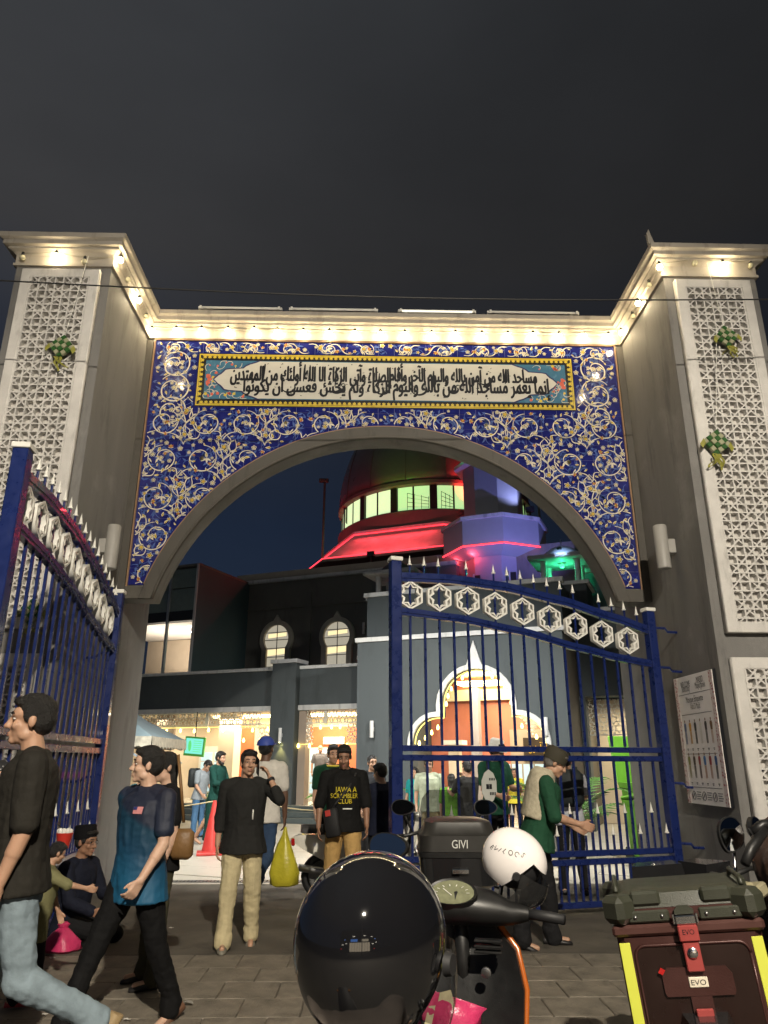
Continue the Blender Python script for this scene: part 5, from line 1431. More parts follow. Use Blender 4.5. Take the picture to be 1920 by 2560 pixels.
# 3 man on the phone
x, y, H = at(622, 1878, 7.25)
pC = person('person in a black long-sleeved shirt holding a phone to the ear', x, y, 8, H, shirt=cloth('black_shirt', (34,34,33)), pants=cloth('khaki', (178,166,132)), long=True, sleeve=.42, armL=(62,28,146,-25), armR=(-3,9,10,2), legL=(-6,8,2), legR=(12,6,3), head=(12,-2,2), detail=2, hem=.80, girth=1.04, belly=.10, seed=4, baggy=1.12)
shoes(pC, mat('grey_shoe', (.16,.15,.12), .6))
h = pC['hands'][1]
ph = MB(); q = w2(pC, pC['HM'] @ V((.086,-.03,-.03)))
ph.bbox(-.006,.006,-.038,.038,-.078,.078,.004)
o = ph.build('phone', mat('black_phone', (.01,.01,.011), .12)); o.location = q; o.rotation_euler = (R(22), R(-6), R(8+12)); tag(o, 'black phone held to the ear of the walking person in the black shirt', 'phone')
sgb = MB()
for s in (1,-1): pC['hb'](sgb, (s*.034,-.070,.098), (.030,.010,.018), 10, 6)
sgb.tube([pC['HM'] @ V((s*.066,-.06+.02*j,.095-.012*j)) for s in (1,) for j in range(5)], .003, 5); sgb.tube([pC['HM'] @ V((-.066,-.06+.02*j,.095-.012*j)) for j in range(5)], .003, 5)
sgb.build('sunglasses', mat('dark_glasses', (.01,.01,.012), .05, coat=.5), pC['o'], True)
wb = MB(); hw = pC['hands'][1]; wb.tube([V(hw[5])-V(hw[1])*.035, V(hw[5])-V(hw[1])*.010], .036, 12); wb.build('wristwatch', M_black, pC['o'], True)
b = MB(); b.tube([pC['TM'] @ V((.075,-.148,z)) for z in (1.10,1.14,1.19)], [.006,.008,.005], 6); b.build('pocket_pen', M_white, pC['o'], True)

# 4 man in white tee and blue cap seen from behind, carrying a yellow bag
x, y, H = at(665, 1846, 9.2)
pD = person('person seen from behind in a white t-shirt, blue cap and jeans carrying a yellow bag', x+.0, y, 172, H, shirt=cloth('white_tee', (196,192,184)), pants=cloth('blue_jeans', (48,66,92), .9), armR=(4,10,10,0), armL=(10,10,20,0), legR=(-16,50,3), legL=(10,4,2), head=(-8,-8,0), detail=1, skin='dark', hair='short', seed=6, lean=4, girth=1.06)
shoes(pD, M_shoe)
b = MB(); b.lathe([(.088*cos(a*pi/16), .03+.085*sin(a*pi/16)) for a in range(9)], (0,0,0), 20); b.ball((0,-.10,.035),(.07,.065,.010),12,6)
cp_ = b.build('baseball_cap', mat('blue_cap', (.03,.06,.30), .6, var=.1), pD['o'], 50); cp_.matrix_basis = pD['HM'] @ Matrix.Scale(1.20, 4) @ Matrix.Translation((0,.022,.002))
hp = w2(pD, pD['hands'][-1][0])
b = MB(); rows = [(-.62,.10,.06),(-.60,.15,.09),(-.48,.165,.105),(-.33,.13,.085),(-.18,.075,.05),(-.08,.03,.025),(0,.012,.012)]
rg = []
for z, rx, ry in rows: rg.append([((rx*(1+.12*sin(3*2*pi*j/24+z*9)+.07*sin(7*2*pi*j/24)))*cos(2*pi*j/24), ry*(1+.1*cos(4*2*pi*j/24+z*5))*sin(2*pi*j/24), z) for j in range(24)])
b.loft(rg); o = b.build('plastic_bag', mat('yellow_plastic', (.52,.46,.035), .35, var=.15, scale=8, bump=.5, bscale=30, trans=.15), None, 60); o.location = hp+V((.01,-.02,-.01)); tag(o, 'bulging yellow plastic bag hanging from the hand of the capped person', 'bag')

# 5 man in black tee with yellow lettering, coming through the gate
x, y, H = at(862, 1862, 8.55)
pE = person('person in a black t-shirt with yellow lettering and khaki trousers walking towards the gate', x, y, 6, H, shirt=cloth('black_print_tee', (20,20,20)), pants=cloth('tan_chinos', (172,140,88)), armL=(8,10,14,0), armR=(2,14,12,2), legL=(18,22,3), legR=(-4,12,4), head=(-8,16,0), detail=2, sleeve=.95, hem=.84, girth=1.06, belly=.12, seed=7, skin='brown', baggy=1.12)
shoes(pE, M_shoe)
for tx, sz, zz, xx, w_ in (('JAWA A', .07, 1.255, .01, .23), ('SCRAMBLER', .06, 1.20, -.005, .29), ('CLUB', .06, 1.145, .0, .15)):
    vs, fs, w, h_ = text_mesh(tx, sz); vs = [V((p.x*w_/w, p.y*1.1, 0)) for p in vs]
    decal(pE['shirt'], 'shirt_print', vs, fs, mat('yellow_ink', (.62,.50,.02), .6, var=.05), Matrix.Translation(pE['TM'] @ V((xx,-.16,zz))) @ TX, pE['o'])
vs, fs = mrect(.10,.012,6,1); decal(pE['shirt'], 'shirt_print', vs, fs, M_white, Matrix.Translation(pE['TM'] @ V((.03,-.16,1.07))) @ TX, pE['o'])
b = MB(); b.bbox(-.085,.085,-.035,.035,-.14,.14,.02); o = b.build('sling_bag', mat('black_nylon', (.012,.012,.013), .7), None, 60); o.location = w2(pE, pE['TM'] @ V((-.135,-.165,.93))); o.rotation_euler = (0, R(-12), R(-25)); tag(o, 'black sling bag with a red tag at the hip of the lettered t-shirt', 'bag')
b = MB(); b.bbox(-.03,.03,-.006,.006,-.03,.03,.003, Matrix.Translation((-.01,-.042,.10))); b.build('red_tag', mat('red_tag', (.45,.05,.04), .5), o)
b = MB(); b.tube([pE['TM'] @ V(q) for q in ((-.17,-.06,.98),(-.10,-.165,1.12),(.05,-.158,1.30),(.125,-.06,1.43))], .011, 6); b.build('bag_strap', mat('black_nylon', (.012,.012,.013), .7), o).matrix_parent_inverse = Matrix.Identity(4)
bs = [c for c in o.children if c.name.startswith('bag_strap')][0]; bs.matrix_basis = (Matrix.Translation(o.location) @ o.rotation_euler.to_matrix().to_4x4()).inverted() @ pE['o'].matrix_basis
# 6 behind him
x, y, H = at(838, 1866, 10.4)
pF = person('person in a green jersey with yellow trim half hidden behind the lettered black t-shirt', x-.03, y, 10, H, shirt=cloth('green_jersey', (14,52,34)), pants=M_hair and cloth('dark_trousers', (26,26,28)), armR=(6,8,16,0), detail=1, head=(6,4,0), seed=8, skin='tan')
shoes(pF, M_shoe)
b = MB(); b.tube([pF['TM'] @ V((.085*cos(a), .012+.078*sin(a), 1.462)) for a in [2*pi*j/16 for j in range(17)]], .014, 6); b.build('collar', mat('yellow_trim', (.5,.40,.04), .7), pF['o'], True)
# 7 person in navy at the gate post
x, y, H = at(958, 1912, 9.35)
pG = person('person in a navy t-shirt seen from behind at the free gate post', x-.02, y, 205, H, shirt=cloth('navy_tee', (22,26,42)), pants=cloth('dark_trousers', (26,26,28)), armR=(6,10,10,0), armL=(30,16,50,12), detail=1, head=(20,6,0), seed=9, skin='tan', girth=1.05)
shoes(pG, M_shoe)
hp = w2(pG, pG['hands'][1][0]); b = MB(); b.bbox(-.10,.10,-.03,.03,-.04,.05,.02); o = b.build('face_mask', mat('pale_mask', (.5,.58,.58), .8)); o.location = hp+V((-.02,-.01,.03)); tag(o, 'folded pale face mask in the hand beside the gate post', 'mask')
# 8 bearded man in green robe
x, y, H = at(549, 1878, 15.8)
pH = person('bearded person in a dark green robe facing right beside the traffic cone', x, y, 68, H, shirt=cloth('green_robe', (20,58,52)), pants=cloth('green_robe', (20,58,52)), lower='robe', long=True, sleeve=.55, armL=(22,8,60,-20), armR=(22,10,62,-15), beard=True, detail=1, head=(0,8,0), seed=10, legL=(18,10,2), legR=(-14,20,2))
# 9 man with jeans behind
x, y, H = at(506, 1898, 17.2)
pI = person('person in jeans and a dark top bending his head left of the green robe', x, y, 60, H, shirt=cloth('grey_shirt', (128,136,142)), pants=cloth('mid_jeans', (66,98,130)), armL=(14,8,30,0), armR=(14,8,40,0), detail=1, head=(0,30,0), lean=8, seed=11)
b = MB(); b.bbox(-.16,.16,.10,.27,1.0,1.40,.05); b.build('backpack', mat('dark_pack', (.015,.02,.022), .7), pI['o'], 60)
shoes(pI, M_shoe)
# 10 man in the doorway
q = MM @ V((-.95, 1.9, .40)); hd = P(800, 1904, q.y)
pJ = person('bald person in a grey t-shirt stepping out of the white arcade door', hd.x, q.y, 12, 1.64, .40, shirt=cloth('grey_tee', (88,86,90)), pants=cloth('dark_trousers', (26,26,28)), detail=1, hair='bald', armL=(8,12,10,0), armR=(-8,14,10,0), legL=(12,8,2), legR=(-8,10,2), seed=12)
shoes(pJ, M_shoe)
# 11 child in olive shirt
pK = person('child in an olive shirt and red shoes bending forward with an arm stretched out', -2.24, 5.70, 104, .97, shirt=cloth('olive_shirt', (112,110,78)), pants=cloth('dark_trousers', (26,26,28)), sleeve=1.0, armL=(20,10,12,0), armR=(72,8,12,-10), legL=(8,6,4), legR=(-6,4,6), lean=8, head=(30,10,0), detail=1, hem=.66, girth=1.28, seed=13, skin='tan')
shoes(pK, mat('red_shoe', (.36,.03,.045), .5))
# 12 seated man in songkok
pL = person('person in a black songkok cap and glasses sitting against the left pylon', -2.64, 7.50, 72, 1.68, .0, shirt=cloth('midnight_shirt', (24,27,40)), pants=cloth('dark_trousers', (26,26,28)), long=True, sleeve=.9, seat=.14, armL=(30,10,60,-12), armR=(26,8,50,-10), legL=(80,130,6), legR=(84,128,8), lean=4, head=(-2,0,0), detail=2, seed=14, skin='brown')
b = MB(); b.lathe([(.094,.0),(.096,.05),(.088,.115),(.078,.122)], (0,0,0), 20, None, 0, 2*pi, (.92,1.18)); o = b.build('songkok', mat('black_velvet', (.008,.008,.009), .95, spec=.1), pL['o'], 40); o.matrix_basis = pL['HM'] @ Matrix.Rotation(R(-8),4,'X') @ Matrix.Translation((0,.020,.030))
b = MB()
for s in (1,-1):
    b.tube([pL['HM'] @ V((s*.030+.022*cos(a), -.094+.004*abs(cos(a)), .004+.017*sin(a))) for a in [2*pi*j/14 for j in range(15)]], .0022, 5, False); b.tube([pL['HM'] @ V(q) for q in ((s*.052,-.088,.008),(s*.075,-.04,.010),(s*.078,.01,.012))], .0022, 5)
b.tube([pL['HM'] @ V(q) for q in ((-.009,-.097,.008),(.009,-.097,.008))], .0022, 5); b.build('glasses', M_chrome, pL['o'], True)
b = MB(); rg = [[((rx*(1+.16*sin(5*2*pi*j/26+z*20)))*cos(2*pi*j/26), ry*(1+.1*sin(4*2*pi*j/26))*sin(2*pi*j/26), z) for j in range(26)] for z, rx, ry in ((0,.12,.09),(.02,.15,.11),(.08,.14,.10),(.14,.085,.07),(.18,.035,.03),(.205,.05,.035),(.225,.02,.02))]
b.loft(rg); o = b.build('plastic_bag', mat('pink_plastic', (.50,.035,.12), .35, var=.2, scale=9, bump=.6, bscale=35, trans=.1), None, 50); o.location = (-2.55, 7.1, 0); tag(o, 'knotted pink plastic bag on the ground beside the seated person', 'bag')
# 13 hijab woman at the left edge
x, y, H = at(14, 1912, 4.95)
pM = person('person in a black and white patterned headscarf cut by the left picture edge', x-.03, y, 20, H, shirt=cloth('black_blouse', (20,20,22)), pants=cloth('black_trousers', (16,16,17)), long=True, sleeve=.3, armL=(20,6,70,-12), armR=(16,8,60,-10), hair='none', detail=1, seed=15, skin='light')
Hs = MB(); pM['hb'](Hs, (0,.02,.03), (.092,.105,.105)); pM['hb'](Hs, (0,.01,-.10), (.105,.10,.11)); pM['hb'](Hs, (0,-.01,-.20), (.15,.12,.10))
m = mat('patterned_scarf', (.02,.02,.02), .8)
n, l = m.node_tree.nodes, m.node_tree.links; vo = n.new('ShaderNodeTexVoronoi'); vo.inputs['Scale'].default_value = 38; tc = n.new('ShaderNodeTexCoord'); l.new(tc.outputs['Object'], vo.inputs['Vector']); rp = n.new('ShaderNodeValToRGB'); rp.color_ramp.elements[0].position = .22; rp.color_ramp.elements[0].color = (.45,.44,.42,1); rp.color_ramp.elements[1].position = .30; rp.color_ramp.elements[1].color = (.012,.012,.014,1); l.new(vo.outputs['Distance'], rp.inputs[0]); l.new(rp.outputs[0], n['Principled BSDF'].inputs['Base Color'])
remesh(Hs, .010, 'headscarf', m, pM['o'], 2, .006, 14, 3)
# 14 woman behind the jersey man
x, y, H = at(428, 1888, 6.1)
pN = person('person with long black hair half hidden behind the teal jersey', x-.015, y, -60, H, shirt=cloth('black_blouse', (20,20,22)), pants=cloth('olive_trousers', (60,58,44)), hair='long', detail=1, armL=(-4,10,20,0), seed=16, skin='light')
shoes(pN, M_shoe)
b = MB(); b.bbox(-.085,.085,-.04,.04,-.11,.10,.03); b.tube([(0,0,.14),(-.03,-.02,.35),(-.08,-.02,.62)], .012, 6); o = b.build('shoulder_bag', mat('brown_leather', (.16,.085,.03), .5, var=.2, bump=.3, bscale=60), None, True); q = P(455,2108,5.95); o.location = q; tag(o, 'brown leather shoulder bag behind the arm of the teal jersey', 'bag')

# people beyond the gate bars
def bystander(label, px, py, Y, yaw, sh, pa, **kw):
    x, y, H = at(px, py, Y); p = person(label, x, y, yaw, H, shirt=sh, pants=pa, **kw); shoes(p, M_shoe); return p
drk = cloth('dark_trousers', (26,26,28))
pO = bystander('tall person in a dark green shirt and white bucket hat behind the gate bars', 1232, 1855, 10.6, 30, cloth('bottle_green', (22,62,46)), drk, armL=(20,8,70,-20), armR=(14,10,60,-16), hair='short', head=(20,14,0), detail=1, seed=20)
b = MB(); b.lathe([(.155,-.03),(.150,-.022),(.098,.035),(.092,.10),(.06,.118),(.0,.12)], (0,0,0), 20); o = b.build('bucket_hat', mat('white_hat', (.50,.50,.46), .85, var=.15, scale=20), pO['o'], 60); o.matrix_basis = pO['HM'] @ Matrix.Translation((0,.018,.035))
bystander('older person in a pale grey-green shirt standing left inside the gate', 1072, 1898, 13.0, -8, cloth('sage_shirt', (150,158,138)), cloth('khaki', (178,166,132)), armL=(4,8,10,0), detail=1, seed=21, skin='tan', girth=1.08)
bystander('person in a black shirt raising a phone behind the gate bars', 1168, 1906, 12.2, 200, cloth('black_shirt', (34,34,33)), drk, armR=(70,14,60,-20), armL=(40,8,60,-10), detail=1, seed=22)
bystander('child in an orange and lime dress behind the gate bars', 1128, 1938, 12.6, 170, cloth('lime_dress', (96,150,44)), cloth('lime_dress', (96,150,44)), lower='robe', detail=1, seed=23, hair='long')
bystander('person in a yellow shirt with folded hands far inside the gate', 1284, 1922, 17.5, -5, cloth('yellow_shirt', (170,158,50)), drk, armL=(24,6,90,-30), armR=(24,6,90,-30), detail=1, seed=24, skin='brown')
bystander('child in a teal shirt beside the sage shirt inside the gate', 1038, 1920, 15.0, -40, cloth('teal_shirt', (30,130,130)), drk, detail=0, seed=25)
pU = bystander('person in a white shirt wearing a black backpack behind the gate bars', 1412, 1884, 9.9, 175, cloth('white_shirt', (176,178,186)), drk, armL=(20,12,50,-10), armR=(30,14,60,-10), detail=1, seed=26, head=(-20,14,0))
b = MB(); b.bbox(-.16,.16,.12,.30,1.0,1.44,.06); b.box(-.12,-.08,.02,.13,1.40,1.47); b.box(.08,.12,.02,.13,1.40,1.47); b.build('backpack', mat('dark_pack', (.015,.02,.022), .7), pU['o'], 60)
bystander('person in a dark cap standing behind the navy t-shirt at the gate post', 930, 1892, 12.4, 20, cloth('charcoal_shirt', (44,46,50)), drk, detail=1, seed=27, hair='cap')
bystander('person in a pink-white shirt partly hidden behind the skullcapped person', 1372, 1905, 11.2, 190, cloth('blush_shirt', (170,150,156)), drk, detail=1, seed=28)
bystander('person in a teal top standing under the canopy at the left', 352, 1935, 15.0, 40, cloth('deep_teal', (24,80,92)), drk, detail=1, seed=29)
# man with skullcap in front of the gate
x, y, H = at(1352, 1884, 7.2)
pV = person('older person in a green polo, cream vest and dark skullcap before the gate', x-.09, y, 80, H*1.04, shirt=cloth('green_polo', (32,70,50)), pants=drk, sleeve=.95, armL=(20,8,60,-6), armR=(26,10,62,-10), lean=15, head=(4,12,0), detail=2, hair='short', hairm=mat('grey_hair', (.14,.13,.12), .6, var=.3, scale=50, bump=.4, bscale=150), seed=30, skin='tan', girth=1.10, belly=.1, legL=(10,8,3), legR=(-10,6,3), baggy=1.15)
shoes(pV, M_shoe)
b = MB(); b.lathe([(.088,-.012),(.092,.03),(.086,.085),(.06,.108),(.0,.112)], (0,0,0), 20, None, 0, 2*pi, (.93,1.12)); o = b.build('skullcap', mat('olive_cap', (.035,.030,.018), .8, var=.2, scale=30), pV['o'], 50); o.matrix_basis = pV['HM'] @ Matrix.Scale(1.12,4) @ Matrix.Translation((0,.016,.018))
Vs = MB(); rings_loft(Vs, [(1.02,.185,.13,.028),(1.15,.19,.132,.03),(1.30,.20,.135,.032),(1.40,.165,.115,.036),(1.455,.09,.08,.03)], Matrix.Scale(pV['k']*1.05, 4) @ Matrix.Scale(1/pV['k'],4) @ pV['TM']); remesh(Vs, .010, 'vest', cloth('cream_vest', (176,168,146), .9, .2, 30), pV['o'], 2, .008, 9, 4)
# ------------------------------------------------------------------ two-wheelers
M_plast = mat('black_plastic', (.009,.009,.009), .42, var=.15, scale=20, bump=.1, bscale=300)
M_gloss = mat('black_gloss_paint', (.012,.012,.013), .12, var=.1, coat=.6)
M_seat = mat('seat_vinyl', (.016,.015,.015), .55, var=.15, bump=.2, bscale=250)
M_orange_p = mat('orange_paint', (.34,.085,.012), .2, var=.06, coat=.5)
M_mirror = mat('mirror_glass', (.75,.78,.78), .02, metal=1, var=0)
M_amber = mat('amber_lens', (.5,.2,.02), .15, var=0)
M_redl = mat('red_lens', (.35,.01,.01), .12, var=0, coat=.5)
M_glassd = mat('smoked_visor', (.02,.02,.02), .04, var=0, alpha=.72, coat=.5)
def wheel(par, y, r, w, name='wheel'):
    hub = MB(); hub.lathe([(.035,-.05),(.05,-.04),(.05,.04),(.035,.05)], (0,0,0), 14, Matrix.Rotation(pi/2,4,'Y')); o = hub.build(name, M_steel, par, 40); o.location = (0, y, r)
    b = MB(); n = 30; rings = []
    for k in range(n+1):
        a = 2*pi*k/n; rings.append([(w*cos(q), (r-w*.9+w*.9*sin(q))*cos(a), (r-w*.9+w*.9*sin(q))*sin(a)) for q in [2*pi*j/10 for j in range(10)]])
    b.loft(rings, False); b.build('tyre', M_black, o, True)
    b = MB(); R_ = Matrix.Rotation(pi/2,4,'Y'); b.lathe([(r-w*1.7,-w*.5),(r-w*1.45,-w*.62),(r-w*1.45,w*.62),(r-w*1.7,w*.5)], (0,0,0), 26, R_)
    for k in range(5):
        a = 2*pi*k/5; b.bar((0,.04*cos(a),.04*sin(a)), (0,(r-w*1.6)*cos(a),(r-w*1.6)*sin(a)), .03, .022, (1,0,0))
    b.build('rim', M_steel, o, 40); return o
def mirror_part(par, base, head, tilt=0, s=1.0, face=-1):
    o = MB(); o.tube([base, V(base).lerp(V(head), .6)+V((0,.02,0)), head], .007, 7); st = o.build('mirror_stalk', M_plast, par, True)
    b = MB(); M = Matrix.Translation(head) @ Matrix.Rotation(R(tilt),4,'Z') @ Matrix.Rotation(R(-8),4,'X')
    pts = [(.085*s*cos(a)*(1+.18*cos(a)), .052*s*sin(a)) for a in [2*pi*j/18 for j in range(18)]]
    b.loft([[M @ V((x*.55, .035, z*.55)) for x, z in pts], [M @ V((x, .018, z)) for x, z in pts], [M @ V((x, -.006, z)) for x, z in pts]]); b.build('mirror_shell', M_plast, par, 40)
    b = MB(); b.poly([M @ V((x*.92, -.0075, z*.92)) for x, z in pts]); b.build('mirror_face', M_mirror, st, recalc=False)
def scooter(label, loc, rotz, body_m, trim_m, pocket=True, group=None):
    t = thing('scooter', label, 'scooter', loc, rotz, group)
    wheel(t, .64, .25, .048); wheel(t, -.60, .25, .052)
    b = MB()   # leg shield: curved shell, facing the rider
    rings = []
    for z, w, yy, c in ((.30,.13,.34,.02),(.42,.19,.335,.04),(.58,.225,.35,.06),(.74,.235,.385,.07),(.86,.205,.425,.07),(.93,.13,.455,.06)):
        n = 16; front = [(w*(-1+2*j/n), yy+c*(1-(-1+2*j/n)**2)+.03, z) for j in range(n+1)]; back = [(x*.98, y-.045-.02*(1-abs(x/w)), z) for x, y, zz in front[::-1]]
        rings.append(front+back)
    b.loft(rings); b.build('leg_shield', M_plast, t, 50)
    b = MB()
    for s in (1,-1): b.tube([(s*w*1.005, yy+.012, z) for z, w, yy in ((.27,.12,.335),(.42,.19,.335),(.58,.226,.352),(.74,.237,.388),(.86,.207,.428),(.945,.13,.46),(.965,.06,.475))], .011, 7)
    b.build('shield_trim', trim_m, t, True)
    b = MB(); b.loft([[(x*.8, y+.10, z) for x, y, z in rg[:17]]+[(x*.8, y+.055, z) for x, y, z in rg[:17][::-1]] for rg in rings]); b.build('front_cowl', body_m, t, 50)
    b = MB(); b.loft([[(sx*w, y, z) for sx, y, z in ((-1,.02+yo,z),(1,.02+yo,z),(1,.24+yo,z),(-1,.24+yo,z))] for z, w, yo in ((.52,.09,.42),(.56,.105,.46),(.46,.10,.66),(.50,.08,.70))] if False else [[(x, y, z) for x, z in ((-.07,.50),(.07,.50),(.05,.54),(-.05,.54))] for y in (.42,.55)]); b.build('fender_bridge', body_m, t)
    b = MB(); n = 14; rings = []
    for k in range(n+1):
        a = R(20)+R(150)*k/n; rings.append([(x, .64+(.29+dz)*cos(a), .25+(.29+dz)*sin(a)) for x, dz in ((-.07,-.03),(-.06,0),(0,.018),(.06,0),(.07,-.03),(.05,-.02),(0,-.0),(-.05,-.02))])
    b.loft(rings); b.build('mudguard', body_m, t, 50)
    for s in (1,-1):
        b = MB(); b.tube([(s*.075,.64,.25),(s*.075,.50,.60)], .022, 8); b.build('fork_leg', M_steel, t, True)
    b = MB(); b.tube([(0,.50,.55),(0,.40,.98)], .028, 8); b.build('steering_column', M_plast, t, True)
    # handlebar cowl with speedometer
    b = MB(); rings = []
    for x, zc_, ry, rz in ((-.26,.985,.022,.024),(-.20,.985,.045,.040),(-.12,1.0,.085,.062),(0,1.01,.11,.072),(.12,1.0,.085,.062),(.20,.985,.045,.040),(.26,.985,.022,.024)):
        rings.append([(x, .40+ry*cos(2*pi*j/16), zc_+rz*sin(2*pi*j/16)) for j in range(16)])
    b.loft(rings); b.build('handlebar_cowl', M_plast, t, 60)
    b = MB(); M = Matrix.Translation((-.015,.325,1.05)) @ Matrix.Rotation(R(42),4,'X'); pts = [(.085*cos(a), .052*sin(a)*(1.1 if sin(a) > 0 else .9)) for a in [2*pi*j/22 for j in range(22)]]
    b.loft([[M @ V((x*1.15,y*1.15,-.03)) for x, y in pts], [M @ V((x*1.12,y*1.12,.012)) for x, y in pts], [M @ V((x,y,.006)) for x, y in pts]]); sp_ = b.build('speedometer', M_plast, t, 50)
    b = MB(); b.poly([M @ V((x*.99,y*.99,.0085)) for x, y in pts]); b.build('dial_glass', mat('dial_face', (.16,.165,.10), .12, var=.25, scale=30, coat=.5), sp_, recalc=False)
    b = MB()
    for k in range(9):
        a = pi*(1.1-.15*k*.9)
        b.bar(M @ V((.055*cos(a),.03*sin(a),.0095)), M @ V((.067*cos(a),.038*sin(a),.0095)), .003,.001)
    b.bar(M @ V((0,-.01,.0098)), M @ V((-.035,.018,.0098)), .003, .001); b.build('dial_marks', M_white, sp_)
    for s in (1,-1):
        b = MB(); b.tube([(s*.25,.40,.985),(s*.30,.385,.985),(s*.39,.36,.98)], [.018,.019,.018], 10); b.build('grip', M_black, t, True)
        b = MB(); b.tube([(s*.23,.43,.985),(s*.30,.45,.98),(s*.38,.43,.965)], [.008,.009,.006], 6); b.build('brake_lever', M_chrome, t, True)
    # glove pocket, key, vents
    b = MB(); b.loft([[(x, y, z) for x, y in ((-.15,.318),(-.12,.25),(.02,.235),(.06,.30))] for z in (.50,.60,.66)], False); b.build('glove_pocket', M_plast, t)
    b = MB(); b.lathe([(.018,0),(.018,.012),(.012,.014)], (.10,.345,.80), 12, Matrix.Rotation(R(95),4,'X')); b.build('ignition_lock', M_steel, t, 40)
    b = MB()
    for k in range(3): b.bbox(.06,.16,.33,.37,.86+k*.018,.868+k*.018,.002)
    b.build('vent_slats', M_plast, t)
    b = MB(); b.bbox(-.12,.12,-.30,.345,.27,.33,.02); b.build('floorboard', M_plast, t)
    b = MB(); b.loft([[(x*w, y, z) for x, z in ((-1,z0),(1,z0),(1.05,(z0+z1)/2),(.8,z1),(-.8,z1),(-1.05,(z0+z1)/2))] for y, w, z0, z1 in ((-.22,.10,.30,.60),(-.30,.14,.30,.68),(-.60,.15,.42,.70),(-.88,.10,.56,.70),(-.95,.05,.62,.68))]); b.build('rear_body', body_m, t, 40)
    b = MB(); b.loft([[(x*w, y, z0+dz) for x, dz in ((-1,0),(1,0),(.95,.06),(.6,.09),(-.6,.09),(-.95,.06))] for y, w, z0 in ((-.18,.09,.67),(-.26,.125,.685),(-.50,.13,.69),(-.62,.13,.715),(-.86,.10,.715))]); b.build('seat', M_seat, t, 50)
    b = MB(); b.bbox(-.06,.06,-.985,-.94,.58,.66,.01); b.build('tail_light', M_redl, t)
    b = MB(); b.loft([[(x, y, z) for x, z in ((-.07,.98),(.07,.98),(.055,1.03),(-.055,1.03))] for y in (.44,.505)]); b.ball((0,.50,.99),(.075,.03,.045),14,8); b.build('headlight', mat('headlight_glass', (.5,.52,.55), .06, var=0, coat=.6), t, True)
    b = MB(); b.tube([(.14,-.25,.28),(.15,-.55,.30),(.16,-.90,.36)], [.03,.045,.04], 10); b.build('exhaust', M_steel, t, True)
    if pocket: mirror_part(t, (-.20,.40,1.03), (-.30,.42,1.20), -8)
    b = MB(); b.tube([(-.05,-.05,.28),(-.22,-.10,.02)], .012, 6); b.build('side_stand', M_steel, t, True)
    return t
h0 = P(1148, 2298, 3.12); rz = R(-16)
off = Matrix.Rotation(rz, 3, 'Z') @ V((0,.38,0))
sc1 = scooter('black scooter with an orange edged leg shield standing in front of the gate', (h0.x-off.x, h0.y-off.y, -.015), rz, M_orange_p, M_orange_p)
S1 = Matrix.Translation(sc1.location) @ Matrix.Rotation(rz, 4, 'Z')
# pink bag with paper in the pocket
b = MB(); rg = [[((rx*(1+.2*sin(4*2*pi*j/22+z*50)))*cos(2*pi*j/22), ry*(1+.15*sin(3*2*pi*j/22))*sin(2*pi*j/22), z) for j in range(22)] for z, rx, ry in ((0,.07,.03),(.05,.10,.045),(.11,.105,.05),(.15,.09,.04),(.165,.10,.02),(.15,.06,.015))]
b.loft(rg); o = b.build('plastic_bag', MATS['pink_plastic'], None, 50); o.location = S1 @ V((-.045,.265,.565)); o.rotation_euler = (R(-10), R(12), rz); tag(o, 'crumpled pink plastic bag in the glove pocket of the orange edged scooter', 'bag')
b = MB(); b.poly([(-.05,-.035,.03),(.0,-.05,.02),(.012,-.05,.15),(-.012,-.04,.19),(-.05,-.03,.17)]); b.poly([(-.085,-.03,.02),(-.055,-.045,.02),(-.055,-.04,.13),(-.08,-.03,.12)]); b.poly([(.02,-.06,.06),(.06,-.055,.07),(.055,-.05,.10),(.02,-.055,.09)]); b.build('paper_wrap', mat('cream_paper', (.48,.42,.26), .8, var=.2, scale=30), o)
